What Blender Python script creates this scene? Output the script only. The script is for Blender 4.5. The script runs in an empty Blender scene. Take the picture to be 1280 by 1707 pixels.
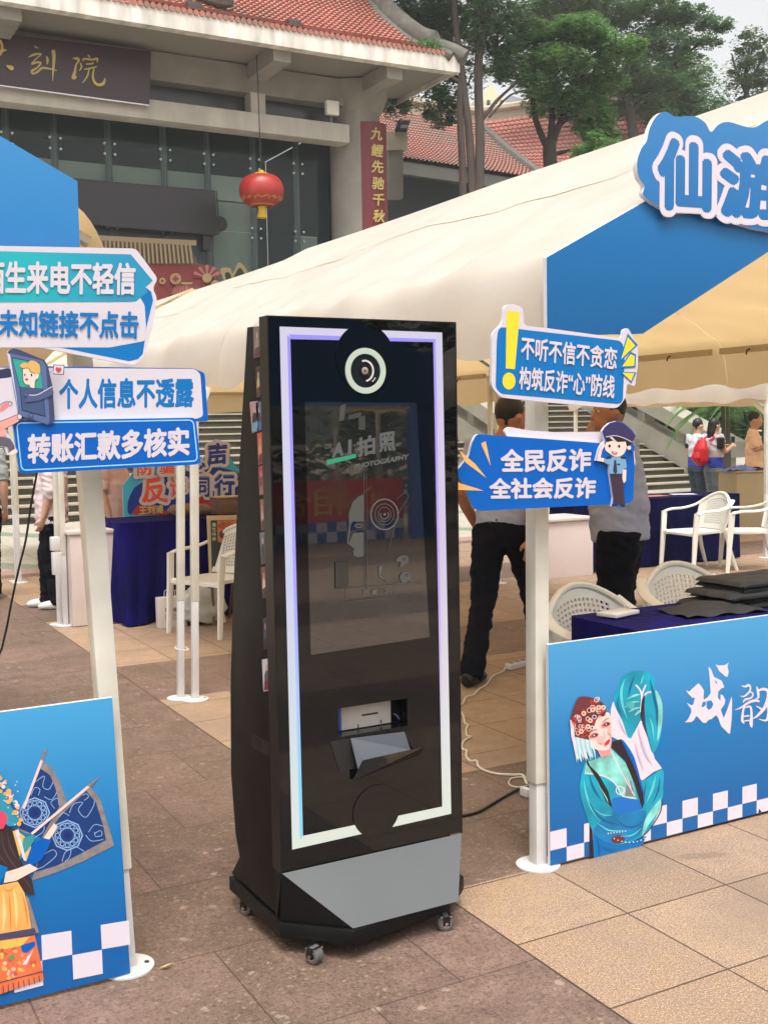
import bpy, bmesh, math, random
from mathutils import Vector, Matrix, noise as mnoise
R = math.radians
random.seed(7)
sc = bpy.context.scene
# ------------------------------------------------------------------ camera
FPX = 1886.0; PITCH = R(4.24); ROLL = R(-1.0); YAW = R(29.0); CAMH = 1.55
fw = Vector((math.sin(YAW)*math.cos(PITCH), math.cos(YAW)*math.cos(PITCH), -math.sin(PITCH)))
rt = Vector((math.cos(YAW), -math.sin(YAW), 0)); up = rt.cross(fw)
CX = rt*math.cos(ROLL) + up*math.sin(ROLL)
CY = rt*math.sin(ROLL) - up*math.cos(ROLL)
CAM = Vector((0, 0, CAMH))
cam = bpy.data.cameras.new('camera'); cam.sensor_fit = 'HORIZONTAL'; cam.sensor_width = 36
cam.lens = 36*FPX/1280; cam.clip_start = 0.05; cam.clip_end = 2000
co = bpy.data.objects.new('camera', cam); sc.collection.objects.link(co); sc.camera = co
mw = Matrix.Identity(4)
for i in range(3):
    mw[i][0] = CX[i]; mw[i][1] = -CY[i]; mw[i][2] = -fw[i]; mw[i][3] = CAM[i]
co.matrix_world = mw
# ------------------------------------------------------------------ light
SUN_EL = R(66); SUN_AZ = R(205)      # azimuth measured clockwise from +Y: the sun stands behind the photographer, to the left
w = bpy.data.worlds.new('World'); sc.world = w; w.use_nodes = True
nt = w.node_tree; bg = nt.nodes['Background']
sky = nt.nodes.new('ShaderNodeTexSky'); sky.sky_type = 'NISHITA'; sky.sun_disc = False
sky.sun_elevation = SUN_EL; sky.sun_rotation = SUN_AZ; sky.air_density = 1.0; sky.dust_density = 6.0; sky.ozone_density = 1.0
hsv = nt.nodes.new('ShaderNodeHueSaturation'); hsv.inputs['Saturation'].default_value = 0.12; hsv.inputs['Value'].default_value = 1.4
nt.links.new(sky.outputs[0], hsv.inputs['Color'])
tint = nt.nodes.new('ShaderNodeMixRGB'); tint.blend_type = 'MULTIPLY'; tint.inputs[0].default_value = 1
tint.inputs[2].default_value = (1.0, 0.99, 0.975, 1)
nt.links.new(hsv.outputs[0], tint.inputs[1]); nt.links.new(tint.outputs[0], bg.inputs[0])
bg.inputs[1].default_value = 0.15
sl = bpy.data.lights.new('sun', 'SUN'); sl.energy = 0.95; sl.angle = R(14); sl.color = (1.0, 0.98, 0.95)
so = bpy.data.objects.new('sun', sl); sc.collection.objects.link(so)
sd = Vector((math.sin(SUN_AZ)*math.cos(SUN_EL), math.cos(SUN_AZ)*math.cos(SUN_EL), math.sin(SUN_EL)))
so.rotation_euler = sd.to_track_quat('Z', 'Y').to_euler(); so.location = sd*60
sc.view_settings.view_transform = 'Standard'; sc.view_settings.look = 'None'
sc.view_settings.gamma = 1; sc.view_settings.exposure = 0.55
sc.cycles.max_bounces = 6; sc.cycles.transparent_max_bounces = 12

# ------------------------------------------------------------------ helpers
def ray(px, py): return CX*((px-640)/FPX) + CY*((py-853.5)/FPX) + fw
def P(px, py, y): d = ray(px, py); return CAM + d*((y-CAM.y)/d.y)        # where a sight line meets the plane Y = y
def PX(px, py, x): d = ray(px, py); return CAM + d*((x-CAM.x)/d.x)
def G(px, py, z=0.0): d = ray(px, py); return CAM + d*((z-CAM.z)/d.z)
def PD(px, py, t): return CAM + ray(px, py)*t
def lin(c):
    c /= 255.0
    return c/12.92 if c <= 0.04045 else ((c+0.055)/1.055)**2.4
def C(r, g, b, k=1.0): return (lin(r)*k, lin(g)*k, lin(b)*k, 1)

MATS = {}
def M(name, col, rough=0.6, metal=0.0, noise=0.0, scale=8.0, bump=0.0, bscale=40.0, spec=0.5, trans=0.0, stretch=None):
    if name in MATS: return MATS[name]
    m = bpy.data.materials.new(name); m.use_nodes = True; n = m.node_tree; b = n.nodes['Principled BSDF']
    b.inputs['Base Color'].default_value = col; b.inputs['Roughness'].default_value = rough
    b.inputs['Metallic'].default_value = metal; b.inputs['Specular IOR Level'].default_value = spec
    if noise or bump:
        tc = n.nodes.new('ShaderNodeTexCoord'); mp = n.nodes.new('ShaderNodeMapping')
        n.links.new(tc.outputs['Object'], mp.inputs[0])
        if stretch: mp.inputs['Scale'].default_value = stretch
    if noise:
        t = n.nodes.new('ShaderNodeTexNoise'); t.inputs['Scale'].default_value = scale; t.inputs['Detail'].default_value = 5
        n.links.new(mp.outputs[0], t.inputs['Vector'])
        mr = n.nodes.new('ShaderNodeMapRange'); mr.inputs['From Min'].default_value = 0.3; mr.inputs['From Max'].default_value = 0.7
        mr.inputs['To Min'].default_value = 1-noise; mr.inputs['To Max'].default_value = 1+noise
        n.links.new(t.outputs[0], mr.inputs[0])
        mx = n.nodes.new('ShaderNodeMixRGB'); mx.blend_type = 'MULTIPLY'; mx.inputs[0].default_value = 1; mx.inputs[1].default_value = col
        n.links.new(mr.outputs[0], mx.inputs[2]); n.links.new(mx.outputs[0], b.inputs['Base Color'])
        mr2 = n.nodes.new('ShaderNodeMapRange'); mr2.inputs['To Min'].default_value = max(0, rough-0.12); mr2.inputs['To Max'].default_value = min(1, rough+0.12)
        n.links.new(t.outputs[0], mr2.inputs[0]); n.links.new(mr2.outputs[0], b.inputs['Roughness'])
    if bump:
        t2 = n.nodes.new('ShaderNodeTexNoise'); t2.inputs['Scale'].default_value = bscale; t2.inputs['Detail'].default_value = 4
        n.links.new(mp.outputs[0], t2.inputs['Vector'])
        bp = n.nodes.new('ShaderNodeBump'); bp.inputs['Strength'].default_value = bump; bp.inputs['Distance'].default_value = 0.02
        n.links.new(t2.outputs[0], bp.inputs['Height']); n.links.new(bp.outputs[0], b.inputs['Normal'])
    if trans:
        out = n.nodes['Material Output']; tr = n.nodes.new('ShaderNodeBsdfTranslucent'); tr.inputs[0].default_value = col
        ms = n.nodes.new('ShaderNodeMixShader'); ms.inputs[0].default_value = trans
        n.links.new(b.outputs[0], ms.inputs[1]); n.links.new(tr.outputs[0], ms.inputs[2]); n.links.new(ms.outputs[0], out.inputs[0])
        if bump: n.links.new(bp.outputs[0], tr.inputs['Normal'])
    MATS[name] = m; return m
def ramp_z(name, stops, axis='Z', rough=0.4, emit=0.0, spec=0.5):     # a printed (or lit) gradient running along world height or width
    if name in MATS: return MATS[name]
    m = bpy.data.materials.new(name); m.use_nodes = True; n = m.node_tree; b = n.nodes['Principled BSDF']
    g = n.nodes.new('ShaderNodeNewGeometry'); s = n.nodes.new('ShaderNodeSeparateXYZ'); n.links.new(g.outputs['Position'], s.inputs[0])
    mr = n.nodes.new('ShaderNodeMapRange'); mr.inputs['From Min'].default_value = stops[0][0]; mr.inputs['From Max'].default_value = stops[-1][0]
    n.links.new(s.outputs[axis], mr.inputs[0]); cr = n.nodes.new('ShaderNodeValToRGB'); n.links.new(mr.outputs[0], cr.inputs[0])
    el = cr.color_ramp.elements; lo, hi = stops[0][0], stops[-1][0]
    for i, (p, c) in enumerate(stops):
        e = el[i] if i < 2 and len(stops) == 2 else (el[0] if i == 0 else (el[len(el)-1] if i == len(stops)-1 else el.new((p-lo)/(hi-lo))))
        e.position = (p-lo)/(hi-lo); e.color = c
    n.links.new(cr.outputs[0], b.inputs['Base Color']); b.inputs['Roughness'].default_value = rough; b.inputs['Specular IOR Level'].default_value = spec
    if emit:
        for l_ in list(b.inputs['Base Color'].links): n.links.remove(l_)
        b.inputs['Base Color'].default_value = (.10, .10, .11, 1)
        n.links.new(cr.outputs[0], b.inputs['Emission Color']); b.inputs['Emission Strength'].default_value = emit
    MATS[name] = m; return m
def EM(name, col, s, base=None):
    if name in MATS: return MATS[name]
    m = M(name, base or col, 0.3); b = m.node_tree.nodes['Principled BSDF']
    b.inputs['Emission Color'].default_value = col; b.inputs['Emission Strength'].default_value = s; return m

ORG = {}
def empty(name, loc, label, cat, group=None):
    o = bpy.data.objects.new(name, None); o.empty_display_size = 0.1; sc.collection.objects.link(o)
    o.location = loc; ORG[o.name] = Vector(loc); tag(o, label, cat, group); return o
def tag(o, label=None, cat=None, group=None, kind=None):
    if label: o['label'] = label
    if cat: o['category'] = cat
    if group: o['group'] = group
    if kind: o['kind'] = kind
    return o
class MB:
    def __init__(s): s.v = []; s.f = []; s.mi = []; s.mats = []; s.sm = []
    def _m(s, m):
        if m not in s.mats: s.mats.append(m)
        return s.mats.index(m)
    def add(s, vs, fs, m=None, smooth=False):
        k = len(s.v); s.v += [Vector(v) for v in vs]; i = s._m(m)
        for f in fs: s.f.append([k+a for a in f]); s.mi.append(i); s.sm.append(smooth)
        return s
    def box(s, a, b, m=None):
        x0, y0, z0 = a; x1, y1, z1 = b
        v = [(x0,y0,z0),(x1,y0,z0),(x1,y1,z0),(x0,y1,z0),(x0,y0,z1),(x1,y0,z1),(x1,y1,z1),(x0,y1,z1)]
        return s.add(v, [(0,3,2,1),(4,5,6,7),(0,1,5,4),(1,2,6,5),(2,3,7,6),(3,0,4,7)], m)
    def obox(s, c, hx, hy, hz, rz=0, m=None, rx=0, ry=0):
        q = Matrix.Rotation(rz, 3, 'Z') @ Matrix.Rotation(ry, 3, 'Y') @ Matrix.Rotation(rx, 3, 'X'); c = Vector(c)
        v = [c + q @ Vector((x*hx, y*hy, z*hz)) for x, y, z in ((-1,-1,-1),(1,-1,-1),(1,1,-1),(-1,1,-1),(-1,-1,1),(1,-1,1),(1,1,1),(-1,1,1))]
        return s.add(v, [(0,3,2,1),(4,5,6,7),(0,1,5,4),(1,2,6,5),(2,3,7,6),(3,0,4,7)], m)
    def face(s, pts, m=None): return s.add(pts, [tuple(range(len(pts)))], m)
    def slab(s, pts, ext, m=None, side=None):
        n = len(pts); e = Vector(ext); pts = [Vector(p) for p in pts]
        s.add(pts, [tuple(range(n))], m); s.add([p+e for p in pts], [tuple(reversed(range(n)))], side or m)
        s.add(pts + [p+e for p in pts], [(i, i+n, (i+1) % n+n, (i+1) % n) for i in range(n)], side or m); return s
    def tube(s, pts, r, n=8, m=None, cap=True, smooth=True, up=None, closed=False):
        pts = [Vector(p) for p in pts]; N = len(pts); rs = r if isinstance(r, (list, tuple)) else [r]*N
        k = []; prev = None
        for i, p in enumerate(pts):
            a = pts[(i-1) % N] if (closed or i > 0) else p; b = pts[(i+1) % N] if (closed or i < N-1) else p
            t = (b-a).normalized()
            if prev is None:
                u = Vector(up) if up else (Vector((0,0,1)) if abs(t.z) < 0.9 else Vector((1,0,0)))
            else: u = prev
            e1 = (u - t*u.dot(t))
            if e1.length < 1e-6: e1 = t.orthogonal()
            e1.normalize(); e2 = t.cross(e1); prev = e1
            rr = rs[i]; ra, rb = rr if isinstance(rr, (list, tuple)) else (rr, rr)
            k += [p + e1*(ra*math.cos(2*math.pi*j/n)) + e2*(rb*math.sin(2*math.pi*j/n)) for j in range(n)]
        fs = []
        for i in range(N if closed else N-1):
            q = (i+1) % N
            fs += [(i*n+j, i*n+(j+1) % n, q*n+(j+1) % n, q*n+j) for j in range(n)]
        if cap and not closed: fs += [tuple(reversed(range(n))), tuple(range((N-1)*n, N*n))]
        return s.add(k, fs, m, smooth)
    def lathe(s, c, prof, n=24, m=None, axis='Z', smooth=True):
        c = Vector(c); k = []
        for r, h in prof:
            for j in range(n):
                a = 2*math.pi*j/n; x, y = r*math.cos(a), r*math.sin(a)
                k.append(c + (Vector((x, y, h)) if axis == 'Z' else (Vector((x, h, y)) if axis == 'Y' else Vector((h, x, y)))))
        N = len(prof); fs = [(i*n+j, i*n+(j+1) % n, (i+1)*n+(j+1) % n, (i+1)*n+j) for i in range(N-1) for j in range(n)]
        fs += [tuple(reversed(range(n))), tuple(range((N-1)*n, N*n))]
        return s.add(k, fs, m, smooth)
    def grid(s, fn, nu, nv, m=None, smooth=True):
        k = [fn(i/nu, j/nv) for j in range(nv+1) for i in range(nu+1)]
        return s.add(k, [(j*(nu+1)+i, j*(nu+1)+i+1, (j+1)*(nu+1)+i+1, (j+1)*(nu+1)+i) for j in range(nv) for i in range(nu)], m, smooth)
    def build(s, name, parent=None, bevel=0, label=None, merge=False, angle=40, seg=2):
        me = bpy.data.meshes.new(name); o0 = Vector((0, 0, 0)); p = parent
        while p is not None:
            if p.name in ORG: o0 = ORG[p.name]; break
            p = p.parent
        me.from_pydata([v-o0 for v in s.v], [], s.f); me.validate()
        if len(me.polygons) == len(s.f):
            for i, p in enumerate(me.polygons): p.material_index = s.mi[i]; p.use_smooth = s.sm[i]
        for m in s.mats: me.materials.append(m)
        if bevel or merge:
            b = bmesh.new(); b.from_mesh(me); bmesh.ops.remove_doubles(b, verts=b.verts, dist=1e-5)
            if bevel:
                bmesh.ops.recalc_face_normals(b, faces=b.faces)
                es = [e for e in b.edges if len(e.link_faces) == 2 and e.calc_face_angle(0) > R(25)]
                bmesh.ops.bevel(b, geom=es, offset=bevel, segments=seg, profile=0.6, affect='EDGES', clamp_overlap=True)
                for f in b.faces: f.smooth = True
            b.to_mesh(me); b.free()
        if any(s.sm) or bevel: me.set_sharp_from_angle(angle=R(angle))
        o = bpy.data.objects.new(name, me); sc.collection.objects.link(o)
        if parent is not None: o.parent = parent
        if label: o['label'] = label
        return o
def copy_tree(o, parent=None):
    c = o.copy(); sc.collection.objects.link(c)
    if parent is not None: c.parent = parent
    for ch in list(o.children): copy_tree(ch, c)
    return c

# --- flat print helpers: shapes traced on the photo are laid on the board's own upright plane at its true distance
class Art:
    def __init__(s, y, step=0.0006, f=None): s.y = y; s.step = step; s.k = 1; s.f = f or (lambda x, z: (x, z)); s.mb = MB()
    def at(s, p, k=None):
        a, b = s.f(*p); return P(a, b, s.y - s.step*(s.k if k is None else k))
    def poly(s, pts, m, smooth=False):
        if smooth: pts = spline(pts, closed=True)
        s.mb.face([s.at(p) for p in pts], m); s.k += 1; return s
    def disc(s, c, r, m, n=20, rz=None):
        rz = rz or r
        return s.poly([(c[0]+r*math.cos(2*math.pi*i/n), c[1]+rz*math.sin(2*math.pi*i/n)) for i in range(n)], m)
    def ring(s, c, r, w, m, n=24, rz=None):
        rz = rz or r; pts = [(c[0]+r*math.cos(2*math.pi*i/n), c[1]+rz*math.sin(2*math.pi*i/n)) for i in range(n+1)]
        return s.stroke(pts, w, m, False)
    def stroke(s, pts, w, m, smooth=True):
        if smooth and len(pts) > 2: 
            ws = w if isinstance(w, (list, tuple)) else [w]*len(pts)
            q = spline([(p[0], p[1], ws[i]) for i, p in enumerate(pts)], closed=False, d=3); pts = [(a[0], a[1]) for a in q]; w = [a[2] for a in q]
        ws = w if isinstance(w, (list, tuple)) else [w]*len(pts)
        L = []; Rr = []
        for i, p in enumerate(pts):
            a = pts[max(0, i-1)]; b = pts[min(len(pts)-1, i+1)]; dx, dy = b[0]-a[0], b[1]-a[1]; l = math.hypot(dx, dy) or 1
            h = max(ws[i], 0.05)/2; L.append((p[0]-dy/l*h, p[1]+dx/l*h)); Rr.append((p[0]+dy/l*h, p[1]-dx/l*h))
        n = len(pts); s.mb.add([s.at(p) for p in L] + [s.at(p) for p in Rr], [(i, i+1, n+i+1, n+i) for i in range(n-1)], m); s.k += 1; return s
    def text(s, string, quad, m, bold=0.03, vertical=False, squeeze=False):
        chars = glyphs(string); n = (1 if bold <= 0 else (10 if bold < .08 else 25)); dn = n-1
        for c in range(n):
            dx = bold*math.cos(c*2*math.pi/dn) if c < dn and n > 1 else 0; dy = bold*math.sin(c*2*math.pi/dn) if c < dn and n > 1 else 0
            k = s.k + c*0.12
            V, F = chars
            x0, x1, y0, y1 = min(v[0] for v in V)-bold, max(v[0] for v in V)+bold, min(v[1] for v in V)-bold, max(v[1] for v in V)+bold
            out = []
            for v in V:
                u = (v[0]+dx-x0)/(x1-x0); t = 1-(v[1]+dy-y0)/(y1-y0)
                a, b, cc, d = quad
                px = a[0]*(1-u)*(1-t)+b[0]*u*(1-t)+cc[0]*u*t+d[0]*(1-u)*t; py = a[1]*(1-u)*(1-t)+b[1]*u*(1-t)+cc[1]*u*t+d[1]*(1-u)*t
                out.append(s.at((px, py), k))
            s.mb.add(out, F, m)
        s.k += 2; return s
    def build(s, name, parent, label=None): return s.mb.build(name, parent, label=label)
def glyphs(string):
    if string in GL: return GL[string]
    c = bpy.data.curves.new('t', 'FONT'); c.body = string; c.size = 1; c.resolution_u = 3
    o = bpy.data.objects.new('t', c); sc.collection.objects.link(o); dg = bpy.context.evaluated_depsgraph_get()
    me = bpy.data.meshes.new_from_object(o.evaluated_get(dg)); V = [(v.co.x, v.co.y) for v in me.vertices]; F = [tuple(p.vertices) for p in me.polygons]
    bpy.data.objects.remove(o); bpy.data.curves.remove(c); bpy.data.meshes.remove(me); GL[string] = (V, F); return V, F
GL = {}
def spline(p, closed=False, sub=5, d=2):
    n = len(p); out = []
    for i in range(n if closed else n-1):
        a = p[(i-1) % n] if closed or i > 0 else p[i]; b = p[i]; c = p[(i+1) % n]; e = p[(i+2) % n] if closed or i < n-2 else c
        for j in range(sub):
            t = j/sub; out.append(tuple(0.5*(2*b[k]+(c[k]-a[k])*t+(2*a[k]-5*b[k]+4*c[k]-e[k])*t*t+(3*b[k]-a[k]-3*c[k]+e[k])*t**3) for k in range(d)))
    if not closed: out.append(tuple(p[-1][:d]))
    return out
def crop(ox, oy, s): return lambda x, z: (ox+x*s, oy+z*s)
def rpoly(pts, r, n=5):       # round the corners of a polygon
    out = []; N = len(pts)
    for i, p in enumerate(pts):
        a = pts[i-1]; b = pts[(i+1) % N]
        la = math.hypot(a[0]-p[0], a[1]-p[1]); lb = math.hypot(b[0]-p[0], b[1]-p[1]); q = min(r, la*0.45, lb*0.45)
        s0 = (p[0]+(a[0]-p[0])*q/la, p[1]+(a[1]-p[1])*q/la); s1 = (p[0]+(b[0]-p[0])*q/lb, p[1]+(b[1]-p[1])*q/lb)
        for j in range(n+1):
            t = j/n; out.append(tuple((1-t)**2*s0[k]+2*t*(1-t)*p[k]+t*t*s1[k] for k in (0, 1)))
    return out
# ------------------------------------------------------------------ ground
class NT:
    def __init__(s, m): s.n = m.node_tree
    def new(s, t): return s.n.nodes.new(t)
    def put(s, sock, v):
        if hasattr(v, 'links'): s.n.links.new(v, sock)
        else: sock.default_value = v
    def m(s, op, a, b=0.0, c=0.0):
        q = s.new('ShaderNodeMath'); q.operation = op; s.put(q.inputs[0], a); s.put(q.inputs[1], b); s.put(q.inputs[2], c); return q.outputs[0]
    def mix(s, f, a, b, mode='MIX'):
        q = s.new('ShaderNodeMixRGB'); q.blend_type = mode; s.put(q.inputs[0], f); s.put(q.inputs[1], a); s.put(q.inputs[2], b); return q.outputs[0]
    def noise(s, vec, sc_, det=4, rough=0.5, out=0):
        q = s.new('ShaderNodeTexNoise'); q.inputs['Scale'].default_value = sc_; q.inputs['Detail'].default_value = det; q.inputs['Roughness'].default_value = rough
        s.n.links.new(vec, q.inputs['Vector']); return q.outputs[out]
    def rng(s, v, a, b, c=0.0, d=1.0):
        q = s.new('ShaderNodeMapRange'); s.put(q.inputs[0], v); q.inputs[1].default_value = a; q.inputs[2].default_value = b; q.inputs[3].default_value = c; q.inputs[4].default_value = d; return q.outputs[0]
    def comb(s, x, y, z=0.0):
        q = s.new('ShaderNodeCombineXYZ'); s.put(q.inputs[0], x); s.put(q.inputs[1], y); s.put(q.inputs[2], z); return q.outputs[0]
    def voro(s, vec, sc_, feat='F1', out='Distance', rnd=1.0):
        q = s.new('ShaderNodeTexVoronoi'); q.feature = feat; q.inputs['Scale'].default_value = sc_; q.inputs['Randomness'].default_value = rnd
        s.n.links.new(vec, q.inputs['Vector']); return q.outputs[out]
    def white(s, vec):
        q = s.new('ShaderNodeTexWhiteNoise'); q.noise_dimensions = '3D'; s.n.links.new(vec, q.inputs['Vector']); return q.outputs['Value']
gm = bpy.data.materials.new('paving'); gm.use_nodes = True; K = NT(gm); gb = gm.node_tree.nodes['Principled BSDF']
tc = K.new('ShaderNodeTexCoord').outputs['Object']; sp = K.new('ShaderNodeSeparateXYZ'); K.n.links.new(tc, sp.inputs[0])
gx, gy = sp.outputs[0], sp.outputs[1]
u = K.m('SUBTRACT', gx, K.m('MULTIPLY', K.m('SUBTRACT', gy, 2.0), 0.0155)); v = gy
band = K.m('LESS_THAN', K.m('MULTIPLY', K.m('FRACT', K.m('DIVIDE', K.m('SUBTRACT', v, 1.03), 3.16)), 3.16), 2.1)
side = K.m('MAXIMUM', K.m('GREATER_THAN', u, 1.905), K.m('LESS_THAN', u, -2.4))
pale = K.m('MULTIPLY', band, side)
def joint(t, wd): return K.m('LESS_THAN', K.m('SUBTRACT', 0.5, K.m('ABSOLUTE', K.m('SUBTRACT', K.m('FRACT', t), 0.5))), wd)
TS = 0.43
pu, pv = K.m('DIVIDE', K.m('SUBTRACT', u, 1.905), TS), K.m('DIVIDE', K.m('SUBTRACT', v, 3.115), TS)
pj = K.m('MAXIMUM', joint(pu, 0.008), joint(pv, 0.008))
dv = K.m('DIVIDE', K.m('SUBTRACT', v, 3.115), 0.53); row = K.m('FLOOR', dv)
du = K.m('DIVIDE', K.m('ADD', K.m('SUBTRACT', u, 1.905), K.m('MULTIPLY', K.m('FRACT', K.m('MULTIPLY', row, 0.5)), 0.52)), 0.54)
dj = K.m('MAXIMUM', joint(du, 0.0055), joint(dv, 0.0055))
edge = K.m('LESS_THAN', K.m('ABSOLUTE', K.m('SUBTRACT', u, 1.905)), 0.004)
pid = K.white(K.comb(K.m('FLOOR', pu), K.m('FLOOR', pv), 1.0)); did = K.white(K.comb(K.m('FLOOR', du), row, 2.0))
big = K.noise(tc, 1.3, 5, 0.6); mid = K.noise(tc, 9, 6, 0.65); fine = K.noise(tc, 190, 3, 0.7); g2n = K.noise(tc, 78, 5, .75); g3n = K.noise(tc, 42, 4, .7)
pc = K.mix(pid, C(206, 172, 138, .66), C(188, 154, 122, .62)); pc = K.mix(K.rng(mid, .35, .7), pc, C(186, 156, 136, .62))
pc = K.mix(K.m('MULTIPLY', K.rng(g2n, .50, .62), .42), pc, C(128, 98, 72, .62)); pc = K.mix(K.m('MULTIPLY', K.rng(g2n, .44, .34), .28), pc, C(240, 216, 184, .78)); pc = K.mix(K.rng(fine, .52, .62), pc, C(140, 112, 84, 0.70)); pc = K.mix(K.rng(fine, .43, .36), pc, C(232, 205, 170, 0.79))
pc = K.mix(K.rng(K.voro(tc, 260), .28, .12), pc, C(120, 96, 74, .6)); pc = K.mix(K.m('MULTIPLY', K.rng(big, .46, .68), 0.6), pc, C(150, 130, 112, 0.64))
dc = K.mix(did, C(146, 115, 102, .74), C(114, 90, 82, .70)); dc = K.mix(K.rng(mid, .38, .72), dc, C(160, 130, 114, .70))
dc = K.mix(K.m('MULTIPLY', K.rng(big, .42, .66), .9), dc, C(118, 98, 76, 0.64))
dc = K.mix(K.m('MULTIPLY', K.rng(K.noise(tc, 34, 5, .7), .5, .68), .7), dc, C(100, 80, 66, .6)); dc = K.mix(K.m('MULTIPLY', K.rng(g2n, .50, .64), .8), dc, C(82, 64, 54, .6)); dc = K.mix(K.m('MULTIPLY', K.rng(g3n, .44, .33), .6), dc, C(182, 152, 132, .62)); dc = K.mix(K.rng(fine, .55, .66), dc, C(95, 78, 66, 0.64)); dc = K.mix(K.rng(fine, .41, .34), dc, C(172, 150, 130, 0.64))
wp = K.new('ShaderNodeVectorMath'); wp.operation = 'ADD'; K.n.links.new(tc, wp.inputs[0])
wsc = K.new('ShaderNodeVectorMath'); wsc.operation = 'SCALE'; wsc.inputs['Scale'].default_value = 0.05; K.n.links.new(K.noise(tc, 22, 3, .6, 1), wsc.inputs[0]); K.n.links.new(wsc.outputs[0], wp.inputs[1])
spot = K.m('MULTIPLY', K.rng(K.voro(wp.outputs[0], 11), .17, .12), K.rng(K.noise(tc, 1.9, 3), .47, .56))
spot2 = K.m('MULTIPLY', K.rng(K.voro(wp.outputs[0], 30), .22, .16), K.rng(K.noise(tc, 2.6, 3), .42, .54))
dc = K.mix(K.m('MULTIPLY', K.m('MAXIMUM', spot, K.m('MULTIPLY', spot2, .7)), .58), dc, C(205, 186, 160, .6))
plaza = K.m('GREATER_THAN', v, 12.9)
zj = K.m('MAXIMUM', joint(K.m('DIVIDE', gx, 0.6), 0.012), joint(K.m('DIVIDE', gy, 0.6), 0.012))
diag = K.m('LESS_THAN', K.m('FRACT', K.m('DIVIDE', K.m('ADD', gx, K.m('MULTIPLY', gy, .62)), 3.6)), 0.16)
zc = K.mix(K.rng(mid, .3, .75), C(226, 216, 196, .6), C(205, 196, 176, .58)); zc = K.mix(diag, zc, C(160, 172, 150, .55)); zc = K.mix(K.m('MULTIPLY', zj, .55), zc, C(120, 105, 90, .5))
kerb = K.m('MULTIPLY', plaza, K.m('LESS_THAN', v, 13.35)); zc = K.mix(kerb, zc, C(196, 160, 146, .58))
pc = K.mix(K.m('MULTIPLY', pj, .85), pc, C(84, 62, 40, .5)); dc = K.mix(K.m('MULTIPLY', dj, .6), dc, C(72, 58, 46, .5))
col = K.mix(pale, dc, pc); col = K.mix(K.m('MULTIPLY', edge, .8), col, C(80, 62, 46, .5)); col = K.mix(plaza, col, zc)
stx = K.m('MULTIPLY', K.m('SUBTRACT', gx, 2.89), 1.0); sty = K.m('MULTIPLY', K.m('SUBTRACT', K.m('ADD', gy, K.m('MULTIPLY', gx, .35)), 3.925), 3.2)
stain = K.rng(K.m('ADD', K.m('SQRT', K.m('ADD', K.m('MULTIPLY', stx, stx), K.m('MULTIPLY', sty, sty))), K.m('MULTIPLY', K.m('SUBTRACT', mid, .5), .34)), .12, .05)
col = K.mix(K.m('MULTIPLY', stain, .33), col, C(112, 90, 66, .5))
K.n.links.new(col, gb.inputs['Base Color']); K.n.links.new(K.rng(mid, .3, .7, .5, .8), gb.inputs['Roughness'])
bp = K.new('ShaderNodeBump'); bp.inputs['Strength'].default_value = .35; bp.inputs['Distance'].default_value = .004
hgt = K.m('SUBTRACT', K.m('MULTIPLY', fine, .7), K.m('MULTIPLY', K.m('MAXIMUM', K.m('MULTIPLY', pale, pj), K.m('MULTIPLY', K.m('SUBTRACT', 1.0, pale), dj)), 1.5))
K.n.links.new(hgt, bp.inputs['Height']); K.n.links.new(bp.outputs[0], gb.inputs['Normal'])
gnd = MB(); gnd.face([(-150, -100, 0), (250, -100, 0), (250, 300, 0), (-150, 300, 0)], gm)
tag(gnd.build('ground'), kind='structure')

# ------------------------------------------------------------------ theatre
conc = M('grey_plaster', C(172, 166, 156, .66), .8, noise=.18, scale=1.1, bump=.1, bscale=6)
beamc = M('pale_beam_paint', C(208, 202, 190, .74), .7, noise=.16, scale=1.4, stretch=(1.5, 1, .4))
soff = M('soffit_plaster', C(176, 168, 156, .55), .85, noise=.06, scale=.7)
white_st = M('weathered_white_fascia', C(230, 224, 212, .8), .8, noise=.30, scale=1.6, stretch=(2.2, 1, .35))
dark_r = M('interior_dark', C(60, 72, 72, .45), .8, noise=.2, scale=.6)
def tile_mat(name, base, alt, dirt):
    m = bpy.data.materials.new(name); m.use_nodes = True; k = NT(m); b = m.node_tree.nodes['Principled BSDF']
    t = k.new('ShaderNodeTexCoord').outputs['Object']
    c = k.mix(k.rng(k.noise(t, .9, 5), .35, .65), base, alt); c = k.mix(k.m('MULTIPLY', k.rng(k.noise(t, .35, 6, .7), .48, .68), .75), c, dirt); c = k.mix(k.rng(k.noise(t, 7, 2), .5, .75), c, dirt)
    k.n.links.new(c, b.inputs['Base Color']); b.inputs['Roughness'].default_value = .7; return m
tile_r = tile_mat('red_roof_tile', C(194, 124, 108, .82), C(180, 110, 94, .78), C(150, 122, 108, .7))
tile_g = tile_mat('weathered_roof_tile', C(194, 126, 112, .72), C(180, 130, 116, .7), C(156, 144, 130, .62))
ridge_m = M('mossy_ridge_plaster', C(132, 128, 116, .5), .85, noise=.35, scale=3, bump=.3, bscale=8)
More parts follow.
